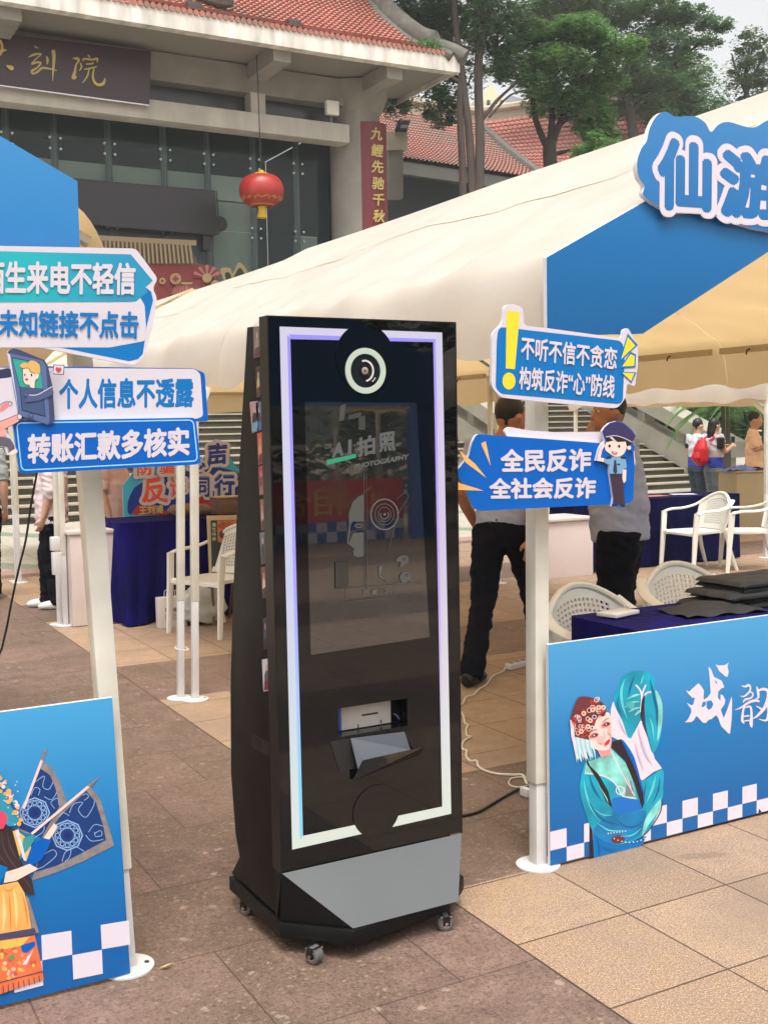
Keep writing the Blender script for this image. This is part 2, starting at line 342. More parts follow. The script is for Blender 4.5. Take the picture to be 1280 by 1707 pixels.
def tiled(fn, nu, nv, m, amp=.06, step=.07):
    # barrel tiles in overlapping courses over a curved roof surface; fn(u, v) gives the point
    b = MB(); sub = 6; NU = nu*sub; vs = []; rows = []
    n0 = (fn(.5, .52)-fn(.5, .48)).cross(fn(.52, .5)-fn(.48, .5)).normalized()
    if n0.z < 0: n0 = -n0
    for j in range(nv):
        for vv, h in ((j/nv, step), ((j+.999)/nv, 0.0)):
            rows.append([fn(i/NU, vv) + n0*(h + amp*abs(math.sin(math.pi*i/sub))) for i in range(NU+1)])
    k = [p for r in rows for p in r]; W = NU+1
    return b.add(k, [(j*W+i, j*W+i+1, (j+1)*W+i+1, (j+1)*W+i) for j in range(len(rows)-1) for i in range(NU)], m, True)
th = empty('theatre_building', (10, 31, 3.3), 'large theatre with red tiled roof, pale beams and dark glass front above wide steps', 'building')
Y0 = 30.0
zb0, zb1 = 9.88, 10.40
b = MB(); b.box((-6, Y0-.1, zb0), (15.65, Y0+.5, zb1), beamc); b.build('beam', th, bevel=.02)
b = MB(); b.box((-6, Y0+.15, 11.0), (15.6, Y0+.8, 11.75), conc); b.build('upper_beam', th)
for px in (431, 10, -180):
    p = P(px, 150, Y0); b = MB(); b.box((p.x-.22, Y0+.05, zb1+.003), (p.x+.22, Y0+.5, 11.0-.003), beamc); b.build('post', th)
b = MB(); b.box((-6, Y0+.62, zb1), (15.6, Y0+.7, 11.0), M('clerestory_glass', C(84, 84, 82, .6), .2, noise=.2, scale=.5)); b.build('clerestory', th)
b = MB(); b.lathe((16.27, 30.75, 3.3), [(.76, 0), (.76, 8.45)], 40, conc); b.lathe((16.27, 30.75, 10.9), [(.762, 0), (1.0, .5), (1.0, .85)], 40, conc); b.build('column', th)
b = MB(); b.lathe((-3.2, 30.75, 3.3), [(.76, 0), (.76, 8.45)], 40, conc); b.build('column', th)
def lift(x): return 0.0 if x < 13 else 0.06*((x-13)/5.2)**2
def fz(x): return 11.82 + lift(x)
b = MB(); n = 40
b.grid(lambda a, c: Vector((-6+24.25*a, 28-.02, fz(-6+24.25*a)-.18+.46*c)), n, 1, white_st)
b.grid(lambda a, c: Vector((-6+24.25*a, 28-.02+.3*c, fz(-6+24.25*a)-.18)), n, 1, white_st)
b.box((18.2, 28-.019, fz(18.2)-.175), (18.25, 36, fz(18.2)+.28), white_st)
b.build('fascia', th)
b = MB(); b.grid(lambda a, c: Vector((-6+24.2*a, 28.25+3.5*c, fz(-6+24.2*a)-.03-.1*c*0)), n, 2, soff, False); b.build('soffit', th)
for px in (455, 640, 12): 
    p = P(px, 90, 28.9); b = MB(); b.box((p.x-.25, 28.3, 11.35), (p.x+.25, 30.1, 11.78), conc); b.build('bracket', th)
hip = [P(735, 87, 28.3), P(690, 74, 28.9), P(640, 34, 30.0), P(612, -2, 31.2), P(585, -45, 32.8), P(560, -100, 35.0)]
ez = fz(17)+.30
def hipat(t):
    q = t*(len(hip)-1); i = min(int(q), len(hip)-2); return hip[i].lerp(hip[i+1], q-i)
def roofn(a, c):
    h = hipat(c); e = 0.0; z = h.z if c > 0 else h.z
    x = -6 + (h.x+6)*a; y = 28.0 + (h.y-28.3)*7.0/6.7
    z = (fz(x)+.31) + (h.z-hip[0].z)*1.0*(1 if c > 0 else 0) + (hip[0].z-fz(18)-.31)*c*a**6
    return Vector((x, y, z))
tiled(roofn, 130, 44, tile_r, .05, .05).build('roof', th)
b = MB(); hp = spline([tuple(p + Vector((.2, 0, .10))) for p in hip[::-1]] + [tuple(P(775, 100, 27.95)+Vector((0, 0, .05)))], d=3, sub=6); nn = len(hp)
b.tube(hp, [(.48, .30) if i < nn*.75 else (.26, .24) for i in range(nn)], 10, ridge_m); b.tube([Vector(p)+Vector((-.3, -.15, -.14)) for p in hp[:-3]], .15, 8, ridge_m)
rd = b.build('roof_ridge', th)
b = MB(); p0 = P(372, 8, 28.6)
b.tube([p0+Vector((-1.2, .9, .9)), p0+Vector((-.6, .4, .35)), p0+Vector((0, 0, .12)), p0+Vector((.25, -.1, .1))], [.22, .2, .18, .14], 8, ridge_m); b.build('roof_ridge', th)
b = MB()
for i in range(150):
    x = -6+.16*i
    if x < 18: b.lathe((x, 28.0, fz(x)+.30), [(.075, -.06), (.075, .02)], 7, tile_r, axis='Y')
b.build('eave_tiles', th)
# glass front with steel fins
gl = bpy.data.materials.new('tinted_glass'); gl.use_nodes = True; K = NT(gl); ob = gl.node_tree.nodes['Material Output']; pb = gl.node_tree.nodes['Principled BSDF']
pb.inputs['Base Color'].default_value = C(70, 88, 84, .5); pb.inputs['Roughness'].default_value = .04
tr = K.new('ShaderNodeBsdfTransparent'); tr.inputs[0].default_value = (.86, .95, .92, 1); ms = K.new('ShaderNodeMixShader'); ms.inputs[0].default_value = .42
K.n.links.new(pb.outputs[0], ms.inputs[2]); K.n.links.new(tr.outputs[0], ms.inputs[1]); K.n.links.new(ms.outputs[0], ob.inputs[0])
steel = M('brushed_steel_fin', C(140, 150, 148, .5), .4, .3)
GX = [P(px, 330, Y0+1.2).x for px in (-130, 15, 95, 185, 277, 349, 425, 497, 560)]
b = MB()
for x0, x1 in zip([-6]+GX, GX+[15.6]):
    for z0, z1 in ((3.3, 5.3), (5.32, 7.3), (7.32, 10.6)): b.face([(x0+.012, Y0+1.2, z0), (x1-.012, Y0+1.2, z0), (x1-.012, Y0+1.2, z1), (x0+.012, Y0+1.2, z1)], gl)
b.build('glass_wall', th)
for x in GX:
    b = MB(); b.box((x-.09, Y0+1.28, 3.3), (x+.09, Y0+1.32, 10.6), steel)
    for z in (5.31, 7.31, 9.3):
        for dx in (-.14, .14):
            for dz in (-.14, .14): b.lathe((x+dx, Y0+1.17, z+dz), [(.034, -.03), (.034, .03)], 8, M('fitting_steel', C(170, 176, 176), .3, .9), axis='Y')
    b.build('glass_fin', th)
inw = M('interior_wall', C(190, 200, 190, .85), .8, noise=.1, scale=.5); inb = M('interior_band', C(214, 220, 208, .9), .8)
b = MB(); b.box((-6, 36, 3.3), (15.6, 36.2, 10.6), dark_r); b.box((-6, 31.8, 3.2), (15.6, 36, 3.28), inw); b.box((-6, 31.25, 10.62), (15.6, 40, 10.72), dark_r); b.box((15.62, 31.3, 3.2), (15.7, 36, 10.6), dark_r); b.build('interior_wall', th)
b = MB(); b.box((-6, 31.5, 8.25), (13.4, 31.7, 8.95), inb); b.box((-6, 31.5, 5.2), (11.9, 31.6, 8.2), M('interior_screen', C(150, 160, 152, .6), .8, noise=.15, scale=.6)); b.build('balcony', th)
b = MB(); b.box((11.95, 31.5, 3.3), (13.3, 31.7, 8.2), inw); b.box((14.6, 31.5, 3.3), (15.3, 31.7, 7.4), inw); b.build('partition', th)
b = MB(); b.box((-8, 28.3, 0), (19.0, 32, 3.3-.004), conc); b.box((-8, 31.7, 0), (19.0, 40, 3.2), conc); b.build('podium', th)
p = P(552, 191, Y0); fl = empty('floodlight', (p.x, Y0+.1, zb1), 'small white square floodlight standing on the theatre beam beside the column', 'floodlight')
b = MB(); b.obox((p.x, Y0-.05, zb1+.42), .2, .08, .2, m=M('lamp_white', C(225, 225, 215), .4)); b.build('lamp_body', fl, bevel=.02)
b = MB(); b.box((p.x-.03, Y0, zb1), (p.x+.03, Y0+.06, zb1+.25), steel); b.build('bracket', fl)
for i, px in enumerate((325, 492)):
    p = P(px, 12 if i == 0 else 41, 28.2); fl = empty('roof_lamp', (p.x, 28.3, p.z-.2), ['dark box lamp on the red tiled eave, beside the small roof ridge', 'dark box lamp alone in the middle of the red tiled eave'][i], 'lamp', 'lamps on the theatre eave')
    b = MB(); b.obox((p.x, 28.3, p.z-.02), .19, .12, .16, m=M('lamp_dark', C(70, 70, 70, .6), .5)); b.build('lamp_body', fl, bevel=.02)
    b = MB(); b.box((p.x-.12, 28.25, p.z-.3), (p.x+.12, 28.35, p.z-.185), M('lamp_dark', C(70, 70, 70, .6), .5)); b.build('bracket', fl)
# name board with gold brush lettering
plum = M('plum_lacquer', C(80, 54, 60, .5), .35, noise=.08, scale=2); gold = M('gold_leaf', C(214, 190, 104, .8), .45, noise=.1, scale=9); maroon = M('maroon_lacquer', C(132, 44, 50, .7), .45, noise=.07, scale=2)
nb = empty('name_board', (4, Y0-.3, 10.3), 'dark plum theatre name board with gold brush characters above the beam', 'sign')
f3 = crop(0, 0, .2344)
q = [(-900, 130), (1075, 360), (1062, 742), (-900, 480)]
b = MB(); pts = [P(*f3(*a), Y0-.3) for a in q]; b.slab(pts, (0, .12, 0), plum); b.build('panel', nb)
A = Art(Y0-.3, .004, f3); A.stroke([(-900, 484), (1062, 746)], 9, M('silver_trim', C(210, 205, 205), .3, .5), False); A.build('trim', nb)
A = Art(Y0-.302, .003, f3)
for st in ([(200,405,4),(240,385,16),(292,380,10),(262,410,8),(225,450,12),(262,440,14),(290,445,14),(262,480,12),(228,500,18),(236,520,14),(270,505,14),(300,480,16),(350,485,12),(405,498,6)],
           [(246,326,14),(270,338,8)], [(330,395,8),(338,420,18),(336,455,8)], [(378,352,26),(384,400,24),(380,470,18),(374,572,4)],
           [(515,412,4),(545,412,20),(560,425,16),(540,460,12),(534,500,18),(522,550,26),(545,540,10)], [(570,440,6),(580,470,12),(566,500,6)],
           [(625,385,8),(640,405,12)], [(588,430,8),(600,415,14),(650,420,14),(692,415,16),(690,440,6)], [(612,452,10),(650,450,12),(668,440,6)],
           [(600,490,10),(650,480,12),(690,470,6)], [(634,490,10),(620,540,12),(588,585,6)], [(668,482,10),(660,540,16),(672,580,18),(700,600,20),(735,590,22),(748,550,5)],
           [(-40,400,20),(10,360,26),(48,352,6)], [(0,280,16),(16,330,18),(2,390,14)], [(45,462,8),(80,480,34),(95,492,10)], [(-400,300,18),(-380,430,20),(-420,540,8)], [(-470,380,12),(-300,360,16)], [(-200,300,14),(-230,520,14)], [(-300,470,12),(-120,440,10)]):
    A.stroke([(a, c) for a, c, d in st], [d for a, c, d in st], gold)
A.build('lettering', nb)
cp = empty('couplet_board', (16.55, 29.9, 8), 'tall maroon couplet board with gold characters hung on the grey column', 'sign')
b = MB(); pl = [P(603.5, 200, 29.9), P(647, 205, 29.9)]; x0, x1, zt = pl[0].x, pl[1].x, pl[0].z; xc = (x0+x1)/2; hw = (x1-x0)/2
b.grid(lambda a, c: Vector((xc+hw*(2*a-1), 29.86+.16*(2*a-1)**2, 4.6+(zt-4.6)*c)), 10, 1, maroon); b.grid(lambda a, c: Vector((xc+hw*(1-2*a), 29.90+.16*(2*a-1)**2, 4.6+(zt-4.6)*c)), 10, 1, maroon); b.build('panel', cp)
A = Art(29.85, .003)
for i, ch in enumerate('九鲤先驰千秋中'):
    yy = 212+27.4*i; xx = 617+.028*27.4*i
    A.text(ch, [(xx+2, yy-1), (xx+22, yy+1), (xx+20, yy+22), (xx, yy+20)], gold, .03)
A.build('lettering', cp)
# LED screen hung in front of the glass
scr = empty('led_screen', (9.5, Y0+.9, 7), 'long dark LED text screen hung across the theatre glass', 'screen')
lf = M('screen_black', C(50, 46, 50, .6), .35, noise=.1, scale=1.5); b = MB(); a = [P(60, 292, Y0+.9), P(359, 318, Y0+.9), P(363, 391, Y0+.9), P(60, 366, Y0+.9)]
b.slab(a, (0, .22, 0), lf); b.build('panel', scr); A = Art(Y0+.9, .004)
for s0 in ([(60, 292), (359, 318)], [(60, 366), (363, 391)], [(361, 318), (365, 391)]): A.stroke(s0, 2.2, M('screen_frame', C(34, 34, 36, .6), .4), False)
A.build('frame', scr)
b = MB(); b.lathe((P(366, 373, Y0+1.0).x, Y0+1.0, P(366, 373, Y0+1.0).z), [(.22, -.05), (.22, .05)], 20, lf, axis='Y'); b.build('speaker', scr)
b = MB(); p = P(344, 402, Y0+1.0); b.box((p.x-.12, Y0+.95, p.z-.25), (p.x+.12, Y0+1.1, p.z+.18), lf); b.build('bracket', scr)
# red lantern
p = P(436, 317, 29.0); la = empty('lantern', tuple(p), 'round red silk lantern with yellow tassel hanging before the theatre glass', 'lantern')
red = M('red_silk', C(176, 48, 40, .8), .38, noise=.15, scale=6, stretch=(1, 1, .1)); yel = M('yellow_tassel', C(226, 184, 40, .85), .7)
r0 = (P(471, 317, 29).x-P(401, 317, 29).x)/2*.97; b = MB(); prof = [(r0*(.22+.78*math.cos(t)**.75) if abs(t) < 1.5 else r0*.25, r0*.70*math.sin(t)) for t in [R(-88+176*i/18) for i in range(19)]]
n = 48; k = []
for rr, h in prof:
    for j in range(n): q = 2*math.pi*j/n; d = rr*(1+.018*(1 if j % 2 else -1)); k.append(p+Vector((d*math.cos(q), d*math.sin(q), h)))
b.add(k, [(i*n+j, i*n+(j+1) % n, (i+1)*n+(j+1) % n, (i+1)*n+j) for i in range(18) for j in range(n)], red, True); b.build('shade', la)
b = MB(); b.lathe(p, [(r0*.30, r0*.66), (r0*.30, r0*.78)], 20, yel); b.lathe(p, [(r0*.12, r0*.78), (r0*.12, r0*.9)], 10, yel); b.build('cap', la)
b = MB()
for j in range(16):
    q0, q1 = 2*math.pi*j/16, 2*math.pi*(j+1)/16; qm = (q0+q1)/2
    f = lambda q, rr, h: p+Vector((rr*math.cos(q), rr*math.sin(q), h))
    b.face([f(q0, r0*.93, -r0*.42), f(qm, r0*.99, -r0*.33), f(q1, r0*.93, -r0*.42), f(q1, r0*.52, -r0*.70), f(q0, r0*.52, -r0*.70)], M('gold_trim', C(200, 140, 50, .8), .5))
b.build('trim', la)
b = MB(); b.lathe(p, [(r0*.2, -r0*.72), (r0*.17, -r0*.85), (r0*.24, -r0*1.22)], 12, yel); b.build('tassel', la)
b = MB(); b.tube([p+Vector((0, 0, r0*.9)), Vector((p.x, p.y+.1, 11.7))], .015, 5, M('cord_dark', C(40, 40, 40), .7)); b.build('cord', la)
# festive paper display standing before the glass: roofed wall, coins, lantern, fan, clouds
fd = empty('festival_display', (10, Y0+.6, 3.3), 'red festival display with pale tiled roof, fan, coins and lantern cut-outs before the theatre glass', 'display')
f8 = crop(100, 240, .3594); A = Art(Y0+.7, .006, f8)
sand = M('sand_tile', C(176, 152, 118, .62), .7); sand2 = M('sand_tile_shadow', C(120, 98, 76, .55), .8); dred = M('display_red', C(150, 58, 52, .6), .7, noise=.1, scale=2); dpk = M('display_pink', C(196, 130, 120, .6), .7); dgl = M('display_gold', C(190, 165, 110, .6), .6)
A.poly([(60, 540), (520, 548), (700, 560), (700, 900), (60, 900)], dred); A.poly([(100, 425), (600, 455), (640, 560), (100, 548)], sand2); A.poly([(90, 418), (632, 446), (632, 470), (90, 440)], sand)
for i in range(26): x = 110+19.5*i; A.poly([(x, 436+.056*(x-90)), (x+9, 437+.056*(x-90)), (x+9+.09*(x-100)*.25, 552), (x+.09*(x-100)*.25, 552)], sand)
A.build('roofed_wall', fd)
A = Art(Y0+.64, .004, f8)
A.disc((475, 634), 15, dgl); A.disc((475, 634), 7, dred); A.disc((536, 624), 26, dgl); A.disc((536, 624), 19, dpk); A.poly([(536, 606), (542, 618), (554, 624), (542, 630), (536, 642), (530, 630), (518, 624), (530, 618)], dred); A.build('coin', fd)
A = Art(Y0+.6, .004, f8); A.disc((588, 690), 70, dpk, 24, 48)
for i in range(5): A.ring((588, 690), 12+13*i, 4, dred, 20, 46)
A.poly([(560, 640), (616, 640), (610, 650), (566, 650)], dgl); A.build('paper_lantern', fd)
A = Art(Y0+.66, .004, f8)
for i in range(11):
    t0 = math.pi*(1.02+i*.088); t1 = t0+.24; A.poly([(682, 620), (682+68*math.cos(t0), 622+62*math.sin(t0)), (682+68*math.cos(t1), 622+62*math.sin(t1))], dpk if i % 2 else dred)
A.disc((682, 620), 22, dgl); A.build('fan', fd)
A = Art(Y0+.62, .004, f8); A.poly([(700, 660), (715, 630), (760, 640), (745, 580), (790, 575), (800, 600), (830, 550), (865, 580), (870, 620), (830, 640), (760, 670)], dgl, True); A.poly([(720, 655), (735, 640), (770, 640), (765, 600), (785, 595), (800, 620), (830, 575), (850, 590), (850, 615), (800, 635)], M('display_dark', C(60, 66, 60, .5), .8), True); A.build('cloud', fd)

# ------------------------------------------------------------------ wide steps
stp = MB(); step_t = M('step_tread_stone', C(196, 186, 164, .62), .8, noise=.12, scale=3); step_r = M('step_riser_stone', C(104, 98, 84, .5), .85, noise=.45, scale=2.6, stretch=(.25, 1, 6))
for i in range(22):
    y = 20+.37*i; z = .15*i; stp.box((-8, y+.05, z), (20, y+.45, z+.115), step_r); stp.box((-8, y, z+.115+.0015), (20, y+.47, z+.15), step_t)
stair = empty('staircase', (6, 20, 0), 'broad weathered stone steps with pale nosings climbing to the theatre', 'steps'); stp.build('steps', stair)
rail = M('rail_stone', C(190, 184, 168, .62), .8, noise=.12, scale=2)
for x in (14.8, 20.1):
    b = MB(); s = .40; pts = lambda h0, h1: [(x, 19.4, h0-.6*s), (x, 28.4, h0+8.4*s), (x, 28.4, h1+8.4*s), (x, 19.4, h1-.6*s)]
    b.slab(pts(.05, .62), (.5, 0, 0), rail); b.slab([(a-.08, c, d) for a, c, d in pts(.95, 1.32)], (.66, 0, 0), rail)
    for i in range(7): y = 19.6+1.4*i; z = (y-20)*s; b.box((x+.08, y, z+.55), (x+.42, y+.28, z+1.0+.1), rail)
    b.build('balustrade', stair)

# ------------------------------------------------------------------ side building with the red roofs
sb = empty('side_building', (30, 40, 0), 'low dark-walled hall with weathered red tiled roofs behind the trees', 'building')
def bil(a, b_, c, d): return lambda u_, v_: (a.lerp(b_, u_)).lerp(c.lerp(d, u_), v_) - Vector((0, 0, 1.0*v_*(1-v_)))
e0, e1 = PD(600, 254, 44), PD(915, 302, 47); r0_, r1_ = PD(590, 176, 53), PD(797, 205, 55)
tiled(bil(e0, e1, r0_, r1_), 46, 22, tile_g, .07, .07).build('roof', sb)
e2 = PD(1180, 335, 44); r2_ = PD(1100, 160, 58)
tiled(bil(e1, e2, r1_, r2_), 40, 20, tile_r, .07, .07).build('roof', sb)
b = MB(); b.tube([e1, e1.lerp(r1_, .5)-Vector((0, 0, .1)), r1_], .22, 8, ridge_m); b.build('roof_ridge', sb)
cream = M('cream_parapet', C(216, 205, 182, .72), .8, noise=.1, scale=1.5)
b = MB()
for a, c in ((r0_, r1_), (r1_, r2_)): b.slab([a+Vector((0, .1, -.2)), c+Vector((0, .1, -.2)), c+Vector((0, .1, .55)), a+Vector((0, .1, .55))], (.2, .5, 0), cream); b.tube([a+Vector((0, 0, .62)), c+Vector((0, 0, .62))], .16, 6, cream)
b.build('parapet', sb)
b = MB()
for a, c in ((e0, e1), (e1, e2)): b.slab([a+Vector((0, .05, -.55)), c+Vector((0, .05, -.55)), c+Vector((0, .05, -.06)), a+Vector((0, .05, -.06))], (.1, .3, 0), M('eave_board', C(140, 138, 130, .36), .8, noise=.1, scale=1))
b.build('eave_board', sb)
b = MB(); wl = M('dark_wall', C(92, 100, 104, .5), .7, noise=.15, scale=.4)  # wall of a dark tone, used for the soffit too
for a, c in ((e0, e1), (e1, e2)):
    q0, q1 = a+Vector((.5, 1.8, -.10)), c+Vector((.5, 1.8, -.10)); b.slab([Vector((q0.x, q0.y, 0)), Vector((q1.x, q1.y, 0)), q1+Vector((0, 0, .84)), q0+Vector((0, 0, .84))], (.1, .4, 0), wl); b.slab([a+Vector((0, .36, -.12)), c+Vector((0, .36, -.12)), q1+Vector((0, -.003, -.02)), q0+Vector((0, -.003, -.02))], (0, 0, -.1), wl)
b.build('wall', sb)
b = MB(); q0, q1 = e0+Vector((.5, 1.75, 0)), e1+Vector((.5, 1.75, 0)); b.slab([Vector((q0.x, q0.y, 5.6)), Vector((q1.x, q1.y, 5.0)), Vector((q1.x, q1.y, 7)), Vector((q0.x, q0.y, 7.6))], (.02, -.1, 0), M('wall_band', C(118, 120, 116, .5), .8)); b.build('wall_band', sb)
p = PD(659, 245, 38); b = MB(); lb = empty('floodlight', tuple(p), 'black floodlight tilted on a cream box beside the maroon couplet board', 'floodlight')
b.slab([PD(646, 219, 38), PD(679, 219, 38), PD(679, 249, 38), PD(646, 249, 38)], (.1, .5, 0), cream); b.slab([PD(648, 249.2, 38.1), PD(672, 249.2, 38.1), PD(672, 330, 38.1), PD(648, 330, 38.1)], (.05, .3, 0), conc); b.build('post', lb)
b = MB(); b.slab([PD(664, 199, 37.9), PD(684, 200, 37.9), PD(678, 218.5, 37.9), PD(659, 217, 37.9)], (.05, .2, 0), M('lamp_dark', C(70, 70, 70, .6), .5)); b.build('lamp_body', lb)
b = MB(); b.slab([PD(669, 207, 37.86), PD(681, 207.6, 37.86), PD(678, 213, 37.86), PD(667, 212.5, 37.86)], (.01, .02, 0), M('lamp_lens', C(150, 160, 160), .1)); b.build('lens', lb)
fb = empty('apartment_building', tuple(PD(810, 160, 120)), 'distant pale yellow apartment block seen between the tree trunks', 'building')
b = MB(); ym = M('yellow_wash', C(226, 214, 176, .75), .8, noise=.06, scale=.2)
q = [PD(795, 230, 120), PD(842, 230, 120), PD(842, 165, 120), PD(826, 152, 120), PD(818, 138, 120), PD(808, 152, 120), PD(795, 160, 120)]; b.slab(q, (3, 8, 0), ym); b.build('wall', fb)
for i, px in enumerate((802, 814, 826, 836)):
    b = MB(); b.slab([PD(px-2.5, 178, 119.8), PD(px+2.5, 178, 119.8), PD(px+2.5, 166, 119.8), PD(px-2.5, 166, 119.8)], (.1, .1, 0), dark_r); b.build('window', fb)
fb = empty('grey_roofed_house', tuple(PD(870, 180, 130)), 'distant house with a grey pitched roof beyond the red roofs', 'building')
b = MB(); b.slab([PD(838, 178, 130), PD(850, 158, 130), PD(880, 166, 130), PD(905, 166, 130), PD(905, 180, 130)], (2, 8, 0), M('grey_roof', C(150, 152, 160, .7), .7)); b.build('roof', fb)
b = MB(); b.slab([PD(838, 178.3, 130.5), PD(905, 180.3, 130.5), PD(905, 240, 130.5), PD(838, 240, 130.5)], (2, 8, 0), M('pale_wash', C(210, 206, 196, .7), .8)); b.build('wall', fb)
# ------------------------------------------------------------------ tents
fabric = M('cream_canvas', C(233, 232, 222, .82), .75, noise=.09, scale=1.4, bump=.25, bscale=5, trans=.44)
for nd_ in fabric.node_tree.nodes:
    if nd_.type == 'BSDF_TRANSLUCENT': nd_.inputs[0].default_value = C(236, 200, 142, .95)
pole_m = M('cream_pole_paint', C(226, 222, 208, .82), .45, noise=.12, scale=5); pole_w = M('white_pole_paint', C(222, 220, 218, .8), .4, noise=.05, scale=6)
steel_bar = M('tent_bar_paint', C(205, 188, 150, .7), .5); blackp = M('black_plastic', C(38, 38, 38, .5), .4)
ZE, ZR, ZV = 2.10, 3.15, 1.81
def wr(x, y, s=1.0): return s*(.012*math.sin(7*y+3*x)+.010*math.sin(13*y-9*x+1)+.008*math.sin(23*x+5*y))
def tent(x0, x1, y0, y1, hip, label, legs, front_val=True, group='canopy tents', rear_val=True, dz=0):
    xc = (x0+x1)/2; t = empty('canopy_tent', (x0, y0, 0), label, 'tent', group); ze, zr, zv = ZE+dz, ZR+dz, ZV+dz
    yr = y1-1.5 if hip else y1
    b = MB()
    for xs in (x0, x1):
        sg_s = 1 if xs == x0 else -1
        def fn(a, s, xs=xs, sg_s=sg_s):
            c = .05+.95*(s-.25)/.75 if s > .25 else .05
            ye = y0+(y1-y0)*a; yt = y0+(yr-y0)*a; x = xs+(xc-xs)*c; y = ye+(yt-ye)*c
            z = ze+(zr-ze)*c - .05*math.sin(math.pi*(c-.05))*math.sin(math.pi*a) + wr(x, y, (1-c)*(.9 if xs == x0 else .35)) + .020*mnoise.noise(Vector((x*1.7, y*.9, 3)))*(1-c) + .030*mnoise.noise(Vector((x*5+y*1.5, y*2.2, 9)))*(1-c)**2
            if s <= .25:
                q = 1-s/.25; z += (zv-ze-.05)*(.35*q+.65*q*q) + .012*q*math.sin(31*a); x += -sg_s*(.10*(1-(1-q)**1.6)) + .010*q*math.sin(19*a+2)
            return Vector((x, y, z))
        b.grid(fn, 70, 36, fabric)
    if x0 > 0:
        def sm_(a, c=.64): 
            ye = y0+(y1-y0)*a; yt = y0+(yr-y0)*a; x = x0+(xc-x0)*c; y = ye+(yt-ye)*c
            return Vector((x, y, ze+(zr-ze)*c-.05*math.sin(math.pi*(c-.05))*math.sin(math.pi*a)+wr(x, y, (1-c)*.9)+.020*mnoise.noise(Vector((x*1.7, y*.9, 3)))*(1-c)+.030*mnoise.noise(Vector((x*5+y*1.5, y*2.2, 9)))*(1-c)**2+.005))
        b.grid(lambda a, c: sm_(a, .64+.008*c), 40, 1, M('canvas_seam', C(216, 205, 176, .8), .8))
    if hip: b.grid(lambda a, c: Vector((x0+(x1-x0)*(a+(.5-a)*c), y1+(yr-y1)*c, ze+(zr-ze)*c)), 20, 10, fabric)
    if rear_val: b.grid(lambda a, c: Vector((x0+(x1-x0)*a, y1+.01*math.sin(23*a)*c, ze+(zv-ze)*c+.008*c*math.sin(29*a))), 40, 3, fabric)
    b.build('canopy', t)
    b = MB()
    if not hip or True:
        for yy in (y0+.06, y1-.06):
            zz = zr-.05 if not (hip and yy > yr) else ze
            if zz == zr-.05 and x0 < 0: b.tube([(x0+.06, yy, ze-.02), (xc, yy, zr-.08), (x1-.06, yy, ze-.02)], .018, 6, pole_m, smooth=False)
    if x0 < 0: b.build('rafter', t)
    for xs in (x0+.11, x1-.11): b = MB(); b.box((xs-.018, y0+.05, ze-.05), (xs+.018, y1-.05, ze-.005), steel_bar); b.build('eave_bar', t)
    if rear_val: b = MB(); b.box((x0+.135, y1-.07, ze-.05), (x1-.135, y1-.035, ze-.004), steel_bar); b.build('eave_bar', t)
    b = MB(); b.tube([(xc, y0+.05, zr-.06), (xc, yr, zr-.06)], .02, 6, pole_m, smooth=False); b.build('ridge_bar', t)
    for i in range(5):
        for xs, d in ((x1-.135, -1), (x0+.135, 1)):
            b = MB(); y = y0+.45+(y1-y0-.8)*i/4; b.tube([(xs, y, ze-.03), (xs+d*.03, y, ze-.04), (xs+d*.035, y, ze-.07)], .006, 5, blackp); b.build('hook', t)
    for (bx, by, tx, ty) in legs:
        b = MB(); p0 = Vector((bx, by, 0)); p1 = Vector((tx, ty, 1.86 if by < 4 and by > 0 else (ze-.02 if tx >= x0 else 1.60))); q = lambda s: p0.lerp(p1, s)
        b.tube([q(.16 if by < 4 else .36), q(1.0)] + ([Vector((x0-.065, ty, 1.80))] if p1.z < 1.7 else []), .042 if by < 4 else .030, 4, pole_m, smooth=False, up=(1, 1, 0)); lg = b.build('leg', t, bevel=.006)
        if 0 < by < 4: b = MB(); b.tube([p1-Vector((0, 0, .05)), Vector((tx+(.05 if tx < xc else -.05), ty, ze-.03))], .016, 6, pole_m); b.build('leg_bracket', lg)
        b = MB(); b.tube([q(.004), q(.17 if by < 4 else .37)], .032 if by < 4 else .026, 4, pole_w, smooth=False, up=(1, 1, 0)); b.build('inner_tube', lg, bevel=.004)
        b = MB(); b.lathe((bx, by, .001), [(.078, 0), (.078, .006), (.05, .010), (.045, .010)], 28, pole_w); b.lathe((bx+.055, by-.012, .0105), [(.008, 0), (.008, .001)], 10, blackp); b.build('foot_plate', lg)
    return t
tr_ = tent(2.345, 6.39, 3.12, 6.20, False, 'cream gable tent on the right carrying the blue header board with big characters', [(2.343, 3.15, 2.39, 3.20), (6.36, 3.16, 6.36, 3.16), (2.155, 6.18, 2.195, 6.17)], rear_val=False)
tent(2.345, 6.39, 6.203, 9.20, False, 'second cream tent of the row, close behind the right gable tent', [(2.095, 6.26, 2.145, 6.26), (2.13, 9.19, 2.13, 9.16), (6.36, 9.16, 6.36, 9.16)], rear_val=False)
tent(2.345, 6.39, 9.203, 12.2, False, 'third cream tent of the row, over the table with the fraud sign', [(2.10, 9.27, 2.12, 9.28), (6.36, 9.28, 6.36, 9.28), (2.36, 12.16, 2.36, 12.16), (6.36, 12.16, 6.36, 12.16)], rear_val=False, dz=-.03)
tent(2.345, 6.39, 12.203, 15.2, True, 'rearmost cream tent of the row, nearest the stone steps', [(2.36, 12.3, 2.36, 12.3), (6.36, 12.3, 6.36, 12.3), (2.36, 15.1, 2.36, 15.1), (6.36, 15.1, 6.36, 15.1)])
a = P(165, 795, 3.14); s_ = 1.86/a.z
lx = .868+(a.x-.868)*s_
